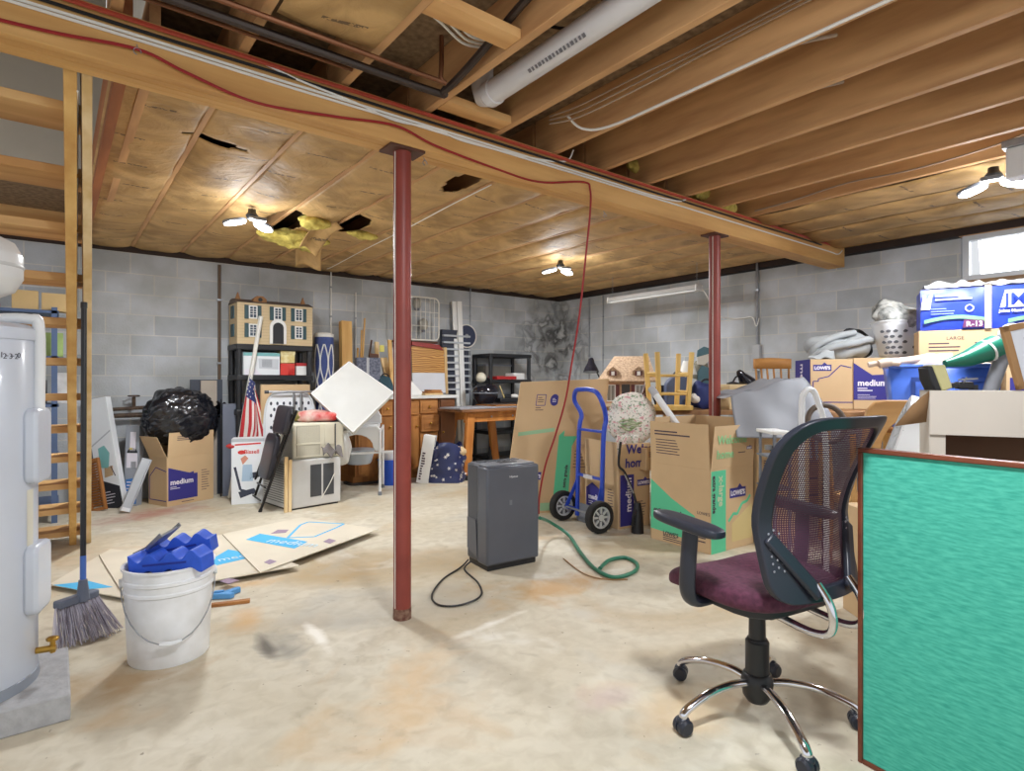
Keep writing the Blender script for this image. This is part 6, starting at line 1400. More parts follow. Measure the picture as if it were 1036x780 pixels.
# tan box and desk lamps
p = D(744,396,5.25); t = thing('shoe_box','small cream box under the black desk lamp right of the second red post','box',(p.x,p.y,BZ+.002),YC+.2); zz = D(744,389,5.25).z-BZ; MB().b2((-.12,-.10,0),(.12,.10,zz-.03)).build('box',mat('cream_box',(214,190,146),.8,var=.04),t,bevel=.003); MB().b2((-.124,-.104,zz-.035),(.124,.104,zz)).build('lid',mat('cream_box',(214,190,146),.8),t,bevel=.003)
bx = V((p.x,p.y,BZ+.002+zz))
def desklamp(lab,base,head,dirv,sz=.07,mid_=None):
    t = thing('desk_lamp',lab,'lamp',base)
    MB().lathe([(.055,0),(.055,.012),(.012,.025)],16).build('base',BLKM,t)
    m_ = mid_ or (base+head)/2+V((.05,.0,.05))
    MB().tube([base+V((0,0,.02)),m_,head],.008,6).build('arm',BLKM,t,world=True)
    d_ = V(dirv).normalized(); M = axes(head,d_.orthogonal(),d_.cross(d_.orthogonal()))
    if (M.to_3x3()@V((0,0,1))).dot(d_)<0: M = axes(head,d_.orthogonal(),-d_.cross(d_.orthogonal()))
    Mi = wm(t).inverted()@M
    MB().lathe([(.018,-.03),(.03,-.01),(.035,.02),(sz*.8,.08),(sz,.12)],18,Mi).build('shade',mat('gloss_black',(26,26,34),.15),t,solid=.003)
desklamp('black desk lamp on a small cream box right of the second red post',bx+V((-.04,.0,0)),D(749,378,5.25),(.55,-.2,-.65),.075,D(744,382,5.3))
lb_ = D(606,388,6.1); lb_.z = BZ+.002
desklamp('black desk lamp standing behind the wardrobe box top',V((D(612,386,6.16).x,D(612,386,6.16).y,BZ+.002)),D(598,365,6.16),(-.1,-.1,-.95),.085,D(607,383,6.18))
# spindle-back chair on a crate, draped plastic sheet in front
p = D(793,410,5.5); t = thing('storage_crate','plain wooden crate under the spindle-back chair','crate',(p.x,p.y,0),YC+.1); MB().b2((-.25,-.25,0),(.25,.25,.46)).build('box',OAKX,t,bevel=.004)
b = MB()
for z in (.15,.30): b.b2((-.255,-.255,z),(.255,-.25,z+.012))
b.build('slat_gaps',DWOOD,t)
t = thing('spindle_chair','wooden spindle-back chair standing against the right wall behind the plastic sheet','chair',(p.x,p.y,.462),YC+.1)
zz = D(793,363,5.65).z-.462
rl = []
for k in range(13):
    x = -.19+.38*k/12; rl.append((x,.20-.06*(1-(x/.19)**2)*-1,zz))
b = MB().grid(lambda u,v:V((-.19+.38*u,.19+.05*(1-(2*u-1)**2),zz-.095+.095*v+.012*sin(pi*u)*v)),16,2); b.build('top_rail',wood('maple',(206,150,84),(166,108,52),'x'),t,solid=.022)
for k in range(6):
    x = -.17+.34*k/5; MB().tube([(x*.9,.17,.44),(x,.19+.05*(1-(x/.19)**2),zz-.09)],.010,8).build('spindle',wood('maple_z',(196,146,84),(160,108,56),'z'),t)
MB().rbox((0,-.0,.43),(.42,.40,.035),.07).build('seat',wood('maple',(206,150,84),(166,108,52),'x'),t,bevel=.006)
for (x,y) in ((-.16,-.16),(.16,-.16),(-.16,.16),(.16,.16)): MB().tube([(x,y,.42),(x*1.15,y*1.15,0.0)],.016,8).build('leg',wood('maple_z',(196,146,84),(160,108,56),'z'),t)
# plastic sheeting draped over a hidden carton
p = D(775,430,4.35); tt_ = carton('carton hidden under the grey plastic sheet',(p.x-.16,p.y-.02,0),YC+.1,.40,.36,1.02); fine(FR,.05,.6,.2,3,tt_); fine(FL(.36),.05,.6,.2,3,tt_)
t = thing('plastic_sheet','cloudy grey plastic sheet draped over a carton in front of the spindle-back chair','plastic sheet',(p.x,p.y,.55),YC)
PS = mat('cloudy_sheet',(136,138,144),.6,var=.06,scale=3,bump=.15)
def dr_(u,v):
    x = -.30+.62*u; prof_ = .52+.15*min(1,u/.8)-.9*max(0,u-.86)+.012*sin(u*14)
    z = prof_*(1-v)+.24*v
    y = -.10-.22*v+.03*sin(x*16)*v+.02*NZ.noise(V((x*6,z*6,1)))
    if u > .86: x += .05*v
    return V((x+.03*v*(u-.5)*2,y,z))
MB().grid(dr_,36,24).build('front_fall',PS,t,solid=.003,ang_=70)
def drt(u,v):
    a = dr_(u,0); return a+V((0,.42*v,-.02*sin(v*pi)+.012*NZ.noise(V((u*7,v*7,4)))))
MB().grid(drt,36,10).build('top_fold',PS,t,solid=.003,ang_=70)
# table carrying the moving boxes
TZ = .955
ta, tb = D(800,412,4.55), D(1010,412,4.1)
t = thing('storage_table','tan storage table by the right wall under the medium boxes','table',tuple(D(518,386,4.28).xy+V((SA,-CA))*2.27)+(0,),YC)
MB().b2((0,0,TZ-.04),(1.68,.68,TZ)).build('table_top',wood('bench_tan',(168,126,84),(128,90,56),'y'),t,bevel=.004)
for (x,y) in ((.05,.05),(1.63,.05),(.05,.63),(1.63,.63)): MB().b2((x-.03,y-.03,0),(x+.03,y+.03,TZ-.04)).build('leg',LUMZ,t)
def frontbox(lab,px0,px1,pyt,d,dp,rz=0,z=TZ+.002,zt=None,m=None,yaw=YC,name='cardboard_box'):
    a_, b_ = D(px0,400,d), D(px1,400,d); w_ = (b_-a_).length; h_ = (D(px0,pyt,d).z if zt is None else zt)-z
    return carton(lab,(a_.x,a_.y),yaw+rz,w_,dp,h_,m=m,z=z,name=name), w_, h_
t, w_, h_ = frontbox('medium moving box with a house outline, left of the box with the purple house',820,861,363.5,4.75,.36,-.14)
FLA = FL(.36)
poly([(.0,.0),(.355,.0),(.355,h_),(.0,h_)],FLA,NAVY,t); text('medium',.11,FLA@MX.Translation((.13,h_-.03,.0016))@MX.Rotation(-pi/2,4,'Z'),PW,t,off=.002)
badge(FR,.02,h_-.095,.14,t); outline(FR,[(.02,.06),(.02,.225),(.06,.225),(.06,.245),(.14,.265),(.23,h_-.05),(w_-.02,h_-.07)],.008,NAVY,t); outline(FR,[(.02,.055),(w_-.01,.055)],.008,NAVY,t)
t, w_, h_ = frontbox('medium moving box with a purple printed house, under the laundry basket',863.5,926,362,4.695,.40,-.14)
poly([(.0,.075),(.29,.075),(.29,.25),(.235,.255),(.235,.28),(.14,.275),(.0,h_-.04)],FR,NAVY,t,'printed_house'); text('medium',.068,T(FR,.03,.19,.0016),PW,t,off=.002); fine(FR,.03,.165,.12,2,t,.018,.008,PW); fine(FR,.03,.115,.15,3,t,.014,.003,PW); fine(FR,.33,.22,.05,7,t,.022)
t, w_, h_ = frontbox('plain tan lettered box under the blue insulation pack',929.5,994,335,4.30,.24,-.48)
text('LARGE',.035,T(FR,w_*.35,h_-.07,.0016),INK,t); fine(FR,.06,h_-.10,.2,5,t,.026,.009); fine(FR,.33,h_-.10,.17,5,t,.026,.009,sd=6)
t, w_, h_ = frontbox('big tan box at the picture edge beside the lettered box',1018,1070,337,4.06,.24,-.48); fine(FR,.1,h_-.3,.2,4,t); poly([(.02,.05),(.2,.05),(.2,.25),(.02,.25)],FR,NAVY,t)
# insulation pack
ia, ib = D(931,335,4.31), D(1066,335,4.31); iw = .84; iz = D(931,335,4.30).z+.004; ih = D(931,294,4.31).z-iz
t = thing('insulation_pack','blue wrapped pack of insulation with a white printed emblem, on the tan boxes','insulation pack',(ia.x,ia.y,iz),YC-.48)
JB = mat('pack_blue',(44,70,190),.35,var=.04)
def pk(u,v): return V((iw*u,-.006-.018*sin(pi*v)-.006*NZ.noise(V((u*9,v*5,2))),ih*v))
MB().b2((.004,.0,0),(iw,.23,ih)).build('pack',JB,t,bevel=.02); MB().grid(pk,40,10).build('wrap_front',JB,t)
def pkM(x,z): return axes((x,-.034,z),(1,0,0),(0,0,1))
MB().grid(lambda u,v:V((.03+(iw-.03)*u,.01+.21*v+.0,ih-.004+.05*(1+NZ.noise(V((u*12,v*5,1))))*sin(pi*min(1,v*1.4+.12)))),44,8).build('clear_wrap_top',mat('clear_wrap',(222,224,228),.2,var=.03),t,ang_=80)
def emb(x,z,s):
    M = pkM(x,z); poly([(0,0),(.86*s,0),(1.0*s,.5*s),(.12*s,.5*s)],M,PW,t,'emblem_panel'); text('JM',.50*s,axes((x+.10*s,-.0365,z+.06*s),(1,0,0),(.18,0,1)) ,JB,t,'emblem_letters',.0015,ext=.001); text('Johns Manville',.115*s,axes((x-.02*s,-.0365,z-.14*s),(1,0,0),(0,0,1)),PW,t,'lettering',.001,ext=.001)
emb(.455,ih*.48,.24); 
poly([(.0,0),(.055,0),(.07,.11),(.045,.10),(.035,.05),(.03,.11),(.012,.11)],pkM(.0,ih*.50),PW,t,'emblem_panel')
for (x,w2,sd_) in ((.085,.23,1),(.72,.25,2)): fine(pkM(x,ih*.80),0,0,w2,2,t,.026,.014,mat('print_pale_blue',(160,178,226),.7,var=0),sd_)
fine(pkM(.06,ih*.5),0,0,.15,3,t,.018,.005,mat('print_pale_blue',(160,178,226),.7)); lines([],pkM(0,0),PW,t) if False else None
MB().lathe([(.026,0),(.026,.002),(.019,.002),(.019,0),(.026,0)],16,pkM(.285,ih*.5)).build('seal_ring',PW,t)
GRS = mat('print_green',(120,176,130),.6,var=0)
for (x0,x1,zz) in ((.02,.40,.20),(.50,.83,.16)):
    MB().grid(lambda u,v:V((x0+(x1-x0)*u,-.0335,ih*(zz+.10*sin(u*3.2)*(1 if x0<.3 else .8))+.026*(v-.5))),20,1).build('green_swoosh',GRS,t)
poly([(0,0),(.12,0),(.12,.05),(.01,.06)],pkM(.245,.01),mat('print_plum',(96,40,90),.6,var=0),t); text('R-13',.05,axes((.265,-.0365,.018),(1,0,0),(0,0,1)),PW,t,off=.001,ext=.001)
MB().b2((.372,-.036,0),(.408,-.026,ih+.01)).build('paper_strap',mat('strap_tan',(226,204,160),.7,var=.03),t)
# basket with clothes
bp = D(910,358,4.74); t = thing('laundry_basket','white perforated laundry basket filled with grey clothes on the medium box','basket',(bp.x,bp.y,D(908,362,4.75).z+.003),YC)
bh = .285
n = 40
def bk(k,v): 
    a = 2*pi*k/n; r_ = .115+.05*v; return V(((r_+.012+.014*v)*math.copysign(abs(cos(a))**.6,cos(a)),r_*.9*math.copysign(abs(sin(a))**.6,sin(a)),bh*v))
MB().grid(lambda u,v:bk(u*n,v),n,8).build('shell',WPLAS,t,solid=.004); MB().tube([bk(k,1) for k in range(n)],.009,6,closed=True).build('rim',WPLAS,t); MB().prism([bk(k,0)[:2] for k in range(n)],0,.006).build('bottom',WPLAS,t)
b = MB()
for r_ in range(5):
    for c_ in range(7):
        u = .5+.5*(c_+.5+(.5 if r_%2 else 0))/7.5; v = .12+r_*.15
        q = bk(u*n,v); nr = V((q.x,q.y*1.3,0)).normalized(); M = axes(q+nr*.0035,(-nr.y,nr.x,0),(0,0,1)); b.lathe([(.012,0),(.012,.0015)],10,M@MX.Diagonal((1.5,1,1,1)))
o = b.build('holes',mat('hole_grey',(96,98,104),.8,var=0),t,smooth=False); o['kind']='stuff'
GC = mat('grey_leaf_cloth',(206,206,200),.9,rgb2=(84,88,88),scale=14)
t2 = thing('clothes_heap','grey and white patterned clothes heaped in the laundry basket','clothes',(bp.x,bp.y,t.location.z+bh-.09),YC)
MB().blob((-.02,0,.13),(.33,.27,.26),.9,.9,.45,7,2,40,26).build('heap',GC,t2,ang_=80); MB().blob((-.13,-.03,.14),(.18,.16,.12),1,1,.5,9,7,24,16).build('trailing_shirt',GC,t2,ang_=80)
# grey bedding bundle
p = D(848,352,4.9); t = thing('bedding_bundle','pale grey bedding bundle on the medium boxes left of the laundry basket','bedding',(p.x,p.y+.02,D(840,363.5,4.75).z+.002),YC)
BD = mat('pale_grey_bedding',(168,172,174),.9,var=.06,scale=10,bump=.2)
def bdl(u,v):
    a=2*pi*u; be=-pi/2+pi*v; q=V((.27*cos(a)*max(cos(be),0)**.7,.16*sin(a)*max(cos(be),0)**.7,.115*sin(be)))
    q.z += .02*sin(q.x*14+q.y*8)+.02*NZ.noise(q*9); q = q*(1+.18*NZ.noise(q*5)); return q+V((.03,0,.115+.03*q.x))
MB().grid(bdl,48,26).build('bundle',BD,t,ang_=80)
MB().tube(smooth_path([(-.22,-.06,.04),(-.10,-.15,.10),(.05,-.18,.13),(.18,-.14,.16),(.27,-.05,.15)],6),.03,10,radii=None).build('fold',BD,t); MB().tube(smooth_path([(-.24,-.04,.03),(-.2,-.10,.12),(-.05,-.13,.19),(.1,-.1,.22)],6),.026,10).build('fold',BD,t)
MB().grid(lambda u,v:V((-.32+.22*u,-.15-.02*v,.005+.09*u*(1-v)+.01*sin(u*12))),10,5).build('loose_corner',BD,t,solid=.006)
p = D(884,350,4.95); t = thing('dark_bundle','dark cloth bundle squeezed between the bedding and the laundry basket','bundle',(p.x-.03,p.y+.12,D(884,362,4.75).z+.002),YC); MB().blob((0,0,.13),(.20,.2,.26),.8,.8,.3,7,2,24,16).build('bundle',mat('charcoal_cloth',(62,62,66),.9,var=.15),t); MB().blob((-.03,-.06,.2),(.12,.12,.08),amp=.4,freq=9).build('fold',mat('charcoal_cloth',(62,62,66),.9),t)
# blue tote with blanket
ta_, tb_ = D(900,372,3.85), D(991,372,3.85); tw = (tb_-ta_).length; tz1 = D(945,371,3.85).z; 
zb2 = tz1-.40
TB_ = mat('tote_blue',(74,112,206),.4,var=.03)
YT = YC-.45; tc_ = (ta_.x+cos(YT)*tw/2, ta_.y+sin(YT)*tw/2)
t = thing('storage_table','low tan stand carrying the blue storage tote','table',tc_+(0,),YT); MB().b2((-.32,-.02,zb2-.035),(.32,.32,zb2-.002)).build('table_top',OAKX,t,bevel=.004)
for (x,y) in ((-.28,.02),(.28,.02),(-.28,.28),(.28,.28)): MB().b2((x-.02,y-.02,0),(x+.02,y+.02,zb2-.035)).build('leg',LUMZ,t)
t = thing('storage_tote','blue plastic storage tote filled with a pink blanket','tote',tc_+(zb2,),YT)
def tq(s,z): w2=tw/2*s; return [(-w2,0.02,z),(w2,.02,z),(w2,.02+.28*s,z),(-w2,.02+.28*s,z)]
l0,l1,i1 = [V(q) for q in tq(.88,0)],[V(q) for q in tq(1.0,.40)],[V(q) for q in tq(.97,.40)]
b = MB(); b.add(l0+l1+i1+[q+V((0,0,.02)) for q in tq2] if False else l0+l1,[(3,2,1,0)]+[(i,(i+1)%4,4+(i+1)%4,4+i) for i in range(4)]).build('tub',TB_,t,solid=.006)
MB().tube([l1[0],l1[1],l1[2],l1[3]],.014,8,closed=True).build('rim',TB_,t)
MB().b2((-tw*.30,-.004,.30),(tw*.02,.012,.33)).b2((-tw*.30,.0,.20),(-tw*.26,.02,.31)).b2((-tw*.02,.0,.20),(tw*.02,.02,.31)).b2((tw*.15,-.004,.30),(tw*.45,.012,.33)).build('moulded_ribs',mat('tote_blue_dark',(52,88,180),.4,var=0),t); MB().b2((tw*.42,-.012,.37),(tw*.52,.05,.40)).build('handle',mat('tote_navy',(44,58,130),.4,var=0),t)
BLK = mat('pink_blanket',(226,204,188),.95,var=.08,scale=12,bump=.3)
t2 = thing('blanket','pale pink blanket spilling over the rim of the blue tote','blanket',(t.location.x,t.location.y,zb2+.30),YT)
MB().blob((.02,.16,.07),(tw*.86,.25,.21),.7,.8,.2,7,3,40,22).build('heap',BLK,t2,ang_=80)
MB().tube(smooth_path([(-.36,-.02,.115),(-.30,.0,.13),(-.22,.05,.135),(-.1,.10,.15),(.06,.12,.16)],6),.028,12,radii=None).build('spilled_roll',BLK,t2); MB().tube(smooth_path([(-.42,-.02,.112),(-.34,-.01,.125),(-.24,.0,.12)],5),.018,10).build('trailing_edge',BLK,t2)
# green blower tube
t = thing('blower_tube','dark green tapered blower tube with a grey elbow, lying over the blue tote','blower',D(960,368,3.62))
MB().tube([D(956,368,3.60),D(978,363,3.60),D(1000,354,3.60),D(1008,351,3.6)],.05,18,radii=[.022,.05,.072,.076]).build('green_tube',mat('dark_green_plastic',(20,110,88),.35,var=.04),t,world=True)
MB().tube([D(997.2,356,3.60),D(999,355.2,3.60)],.075,18).build('white_ring',WHITE,t,world=True)
GP = mat('mid_grey_plastic',(120,122,128),.4,var=.04)
MB().tube(smooth_path([D(1007,351.5,3.6),D(1015,349,3.6),D(1016,358,3.58),D(1010,372,3.56),D(1003,392,3.54),D(1000,402,3.53)],6),.04,14,radii=None).build('grey_elbow',GP,t,world=True)
MB().tube(smooth_path([D(1014,352,3.6),D(1013,340,3.6),D(1018,332,3.6),D(1028,331,3.6),D(1036,337,3.6),D(1042,345,3.6)],6),.022,10).build('loop_handle',mat('pale_grey_plastic',(158,160,164),.4,var=.03),t,world=True)
# foreground box with hanging flap
fb = D(941,455,2.22); FBW = .62; YB2 = YC-.50; zt_ = D(941,395.5,2.2).z; zb3 = .50
WB = mat('grey_white_carton',(212,204,192),.85,var=.03,scale=4); WBI = mat('brown_carton_inside',(120,92,74),.9,var=.06)
t = thing('support_box','closed carton on the floor under the grey white open carton','box',(fb.x,fb.y,0),YB2); MB().b2((.0,.03,0),(FBW,.30,zb3-.002)).build('body',CARD,t,bevel=.003); poly([(.1,.1),(.3,.1),(.3,.3),(.1,.3)],axes((0,.03,0),(1,0,0),(0,0,1)),NAVY,t)
t = thing('cardboard_box','grey white carton lying open to the front with its top flap hanging','box',(fb.x,fb.y,zb3),YB2)
hh = zt_-zb3
MB().b2((0,.02,0),(.006,.30,hh)).b2((FBW-.006,.02,0),(FBW,.30,hh)).b2((0,.294,0),(FBW,.30,hh)).b2((0,.02,0),(FBW,.30,.006)).b2((0,.02,hh-.006),(FBW,.30,hh)).build('body',[WB],t)
MB().b2((.008,.27,.008),(FBW-.008,.292,hh-.008)).b2((.008,.03,.008),(.012,.28,hh-.008)).build('inner_lining',WBI,t)
MB().box((FBW/2,.010,hh-.083),(FBW,.006,.166),rx=-.05).build('front_flap',WB,t)
MB().add([(0,.02,hh),(-.055,-.02,hh-.05),(-.115,-.05,hh-.135),(-.012,.012,hh-.12)],[(0,1,2,3)]).build('side_flap',mat('flap_brown',(150,116,80),.9,var=.08),t,solid=.005)
MB().b2((0,.016,.0),(.05,.021,hh-.16)).build('left_tab',WB,t)
fz = zt_+.002
def ontop(px,py,d): q = D(px,py,d); return q
q = D(953,394,2.38); t = thing('scrub_brush','cream and black scrub brush standing on the grey white carton','brush',(q.x,q.y,fz),YC,0,-.28)
MB().prism([(-.02,0),(.025,0),(.02,.10),(-.03,.115)],-.03,.03,axes((0,0,0),(1,0,0),(0,0,1))).build('cream_block',mat('cream_rubber',(206,200,146),.6,var=.06),t,bevel=.005); MB().prism([(-.048,0),(-.022,0),(-.032,.112),(-.05,.11),(-.058,.06)],-.032,.032,axes((0,0,0),(1,0,0),(0,0,1))).build('black_backing',BLACK,t,bevel=.005); MB().b2((.022,-.031,0),(.045,.03,.018)).build('black_foot',BLACK,t)
q = D(975,394,2.4); t = thing('binder_clip','black and silver spring clip on the grey white carton','clip',(q.x,q.y,fz),YC-.2); MB().box((0,0,.018),(.06,.035,.03)).build('clip_body',BLACK,t,bevel=.006); MB().tube([(-.03,-.02,.04),(.04,-.02,.045)],.004,5).tube([(-.01,-.02,.03),(.02,.02,.05)],.003,5).build('wire_levers',GALV,t); MB().box((.035,0,.01),(.02,.03,.02)).build('catch',BLACK,t)
q = D(1029,393,2.28); t = thing('framed_picture','wooden picture frame leaning at the picture edge on the grey white carton','picture frame',(q.x+.06,q.y,fz),YC,-.05,-.22)
MB().b2((-.005,-.0,0),(.022,.02,.26)).b2((-.005,0,.235),(.30,.02,.26)).b2((.275,0,0),(.30,.02,.26)).b2((-.005,0,0),(.30,.02,.022)).build('frame',wood('frame_wood',(190,150,100),(150,110,70),'z'),t,bevel=.003); MB().b2((.022,.006,.02),(.276,.012,.236)).build('mat_board',mat('mat_board_white',(222,226,234),.5,var=0),t); MB().b2((.07,.004,.06),(.22,.0075,.20)).build('print',mat('grey_print2',(176,180,190),.6,var=.1),t)
# fan beside it
q = D(915,432,2.86); t = thing('box_fan','white round floor fan standing edge-on beside the grey white carton','fan',(q.x,q.y,D(921,398,2.86).z-.57),YC-.55)
fR = .265; MFn = MX.Translation((0,0,fR+.03))@MX.Rotation(.30,4,'Y')@MX.Rotation(pi/2,4,'Y')
MB().lathe([(fR-.02,-.055),(fR,-.05),(fR,.045),(fR-.02,.05),(fR-.03,.05),(fR-.012,.04),(fR-.012,-.045),(fR-.03,-.055),(fR-.02,-.055)],40,MFn).build('rim',WPLAS,t)
for (z_,m_,nm) in ((-.062,mat('fan_grille_grey',(186,188,190),.4,var=0),'front_grille'),(.058,mat('fan_grille_dark',(70,74,84),.5,var=0),'rear_grille')):
    b = MB()
    for k in range(1,8): b.tube([MFn@V((fR*k/8*cos(i*2*pi/28),fR*k/8*sin(i*2*pi/28),z_*(1.1-.35*(k/8)**3))) for i in range(28)],.0035,4,closed=True)
    for i in range(16): b.tube([MFn@V((.02*cos(i*pi/8),.02*sin(i*pi/8),z_*1.1)),MFn@V((fR*.6*cos(i*pi/8),fR*.6*sin(i*pi/8),z_*1.05)),MFn@V((fR*cos(i*pi/8),fR*sin(i*pi/8),z_*.75))],.003,4)
    b.build(nm,m_,t)
MB().lathe([(.0,-.03),(.05,-.03),(.05,.04),(0,.04)],16,MFn).build('motor',GREY,t)
for k in range(4):
    an = k*pi/2; MB().box((.11,0,0),(.16,.09,.004),M=MFn@MX.Rotation(an,4,'Z')@MX.Rotation(.5,4,'X')).build('blade',GREY,t)
MB().b2((-.07,-.14,0),(.07,.14,.035)).build('foot',WPLAS,t,bevel=.008)
fzb = t.location.z
t = thing('support_box','plain brown carton under the white fan behind the office chair','box',(q.x,q.y,0),YC); MB().b2((-.20,-.16,0),(.20,.18,fzb-.002)).build('body',CARD,t,bevel=.003); MB().b2((-.20,-.166,fzb*.5),(.2,-.16,fzb*.5+.05)).build('tape',mat('tape_tan',(206,180,130),.4,var=0),t)
# tan curved chair back and the bent rims
q = D(890,440,3.55); 
t = thing('wooden_armchair','tan wooden armchair with an arched back behind the office chair','chair',(q.x,q.y,0),YC-.15)
TN = wood('tan_bentwood',(206,162,104),(176,128,74),'x'); zt_ = D(885,405,3.4).z; zlo = zt_-.24
def bw(u,v): 
    a = pi*(.02+.96*u); return V((.22*cos(a),.05-.22*sin(a)*.95,(zt_-.03*abs(2*u-1)**2)-(.11+.13*(1-sin(a)))*v))
sc2 = .0060; op2 = [(-28,-70),(-25,0),(-19,40),(-10,49),(0,51),(48,51),(58,49),(67,40),(73,0),(76,-70),(52,-70)]+[(24+28*cos(k*pi/12),0+32*sin(k*pi/12)) for k in range(13)]+[(-4,-70)]
MB().prism([((x_-24)*sc2*.85,zt_+(y_-51)*sc2) for x_,y_ in op2][::-1],-.02,.02,axes((.10,-.10,0),(1,0,0),(0,0,1))).build('arched_back',TN,t,bevel=.008)
MB().rbox((0,.05,.44),(.42,.40,.06),.12).build('seat',TN,t,bevel=.01)
for (x,y) in ((-.2,-.12),(.2,-.12),(-.2,.24),(.2,.24)): MB().tube([(x,y,0),(x*.95,y*.95,.44),(x*1.05,y*1.0 if y>0 else y*1.2,zt_-.2)],.018,8).build('leg',TN,t)
q = D(836,420,3.62)
t = thing('padded_ring','dark brown padded ring standing behind the office chair','ring',(q.x,q.y,0),YC)
rz_ = D(836,407,3.62).z-.13
MB().tube(arc((0,0,rz_),.115,0,2*pi,36,(1,0,0),(0,.25,.97)),.017,10,closed=True).build('ring',mat('brown_leather',(98,84,72),.6,var=.08),t); MB().tube([(0,.0,rz_-.112),(0,.02,.0)],.018,8).build('stem',BLKM,t); MB().lathe([(.11,0),(.11,.015),(.02,.03)],20).build('base',BLKM,t)
t = thing('white_hoop','white tubular handle hoop standing before the medium boxes','handle',D(820,425,3.4)); t.location.z = 0
WHP = mat('white_tube',(226,228,230),.3)
hp_ = [D(811,470,3.36),D(811,425,3.38),D(811.5,405,3.39),D(814,397,3.39),D(819,394,3.4),D(824,397,3.41),D(828,408,3.42),D(833,425,3.43),D(836,470,3.45)]
hp_ = [V((hp_[0].x,hp_[0].y,.01))]+hp_+[V((hp_[-1].x,hp_[-1].y,.01))]
MB().tube(smooth_path(hp_,5),.017,10).build('hoop',WHP,t,world=True); MB().bar(D(811,432,3.38),D(834,432,3.43),.03,.02).build('crosspiece',WHP,t,world=True)
for q_ in (hp_[0],hp_[-1]): MB().lathe([(.024,0),(.02,.04)],10,MX.Translation(wm(t).inverted()@V((q_.x,q_.y,0)))).build('rubber_tip',GREY,t)
# white flat thing and small clutter right of the big open box
q = D(790,436,3.6); t = thing('white_shelf','white flat tray beside the big open box, left of the office chair','tray',(q.x,q.y,0),YC); zz=q.z; MB().b2((-.07,-.05,zz-.02),(.06,.20,zz)).build('tray',WHITE,t,bevel=.004)
for x in (-.05,.04):
    for y in (-.03,.18): MB().tube([(x,y,0),(x,y,zz-.02)],.010,6).build('leg',GREY,t)
for zz2 in (zz*.82,zz*.6): MB().b2((-.07,-.04,zz2-.01),(.06,.19,zz2)).build('lower_tray',GREY,t)
t = thing('black_pliers','black pliers on the middle tray of the white stand','pliers',D(788,447,3.6),YC); t.location.z = zz*.82+.012; MB().bar((-.05,0,.03),(.05,0,-.0),.02,.016).bar((-.05,.0,.05),(.05,.0,.02),.016,.014).build('handles',BLACK,t); MB().box((-.065,0,.045),(.04,.02,.03)).build('jaws',GALV,t)
# ================================================================== GREEN TABLE TOP
g0 = P(868,770); gd = V((0,0,0)); 
e1 = D(1036,468,1.475); e0 = D(872,453,1.813); ga = ang(V((e0.x,e0.y,0)),V((e1.x,e1.y,0))); gz = e0.z
t = thing('game_table_top','green felt game table top with a brown wooden edge standing on its side','table top',(g0.x,g0.y,0),ga)
FELT = bpy.data.materials.new('green_felt'); FELT.use_nodes = True
fb_ = FELT.node_tree.nodes['Principled BSDF']; fb_.inputs['Roughness'].default_value = .9; fb_.inputs['Specular IOR Level'].default_value = .15
def felt():
    nt=FELT.node_tree; tc=nt.nodes.new('ShaderNodeTexCoord'); mp=nt.nodes.new('ShaderNodeMapping'); mp.inputs['Scale'].default_value=(3,1,14); nt.links.new(tc.outputs['Object'],mp.inputs['Vector']); n=nt.nodes.new('ShaderNodeTexNoise'); n.inputs['Scale'].default_value=9; n.inputs['Detail'].default_value=8; nt.links.new(mp.outputs[0],n.inputs['Vector'])
    r=nt.nodes.new('ShaderNodeValToRGB'); r.color_ramp.elements[0].position=.3; r.color_ramp.elements[1].position=.7; r.color_ramp.elements[0].color=col((58,156,138)); r.color_ramp.elements[1].color=col((88,188,166)); nt.links.new(n.outputs['Fac'],r.inputs['Fac']); nt.links.new(r.outputs[0],fb_.inputs['Base Color'])
    bp=nt.nodes.new('ShaderNodeBump'); bp.inputs['Strength'].default_value=.1; nt.links.new(n.outputs['Fac'],bp.inputs['Height']); nt.links.new(bp.outputs[0],fb_.inputs['Normal'])
felt()
GW = 1.1; EDG = wood('mahogany_edge',(122,62,36),(84,40,24),'x',rough=.35)
MB().b2((.012,.004,.012),(GW-.012,.03,gz-.012)).build('felt_board',FELT,t)
MB().b2((0,-.004,gz-.014),(GW,.035,gz)).build('top_edge',EDG,t,bevel=.003); MB().b2((0,-.004,0),(.014,.035,gz-.014)).build('side_edge',EDG,t,bevel=.003); MB().b2((GW-.014,-.004,0),(GW,.035,gz-.014)).build('side_edge',EDG,t,bevel=.003); MB().b2((.014,-.004,0),(GW-.014,.035,.014)).build('bottom_edge',EDG,t,bevel=.003)
MB().b2((.03,.035,.03),(GW-.03,.05,gz-.03)).build('back_board',OAKX,t)
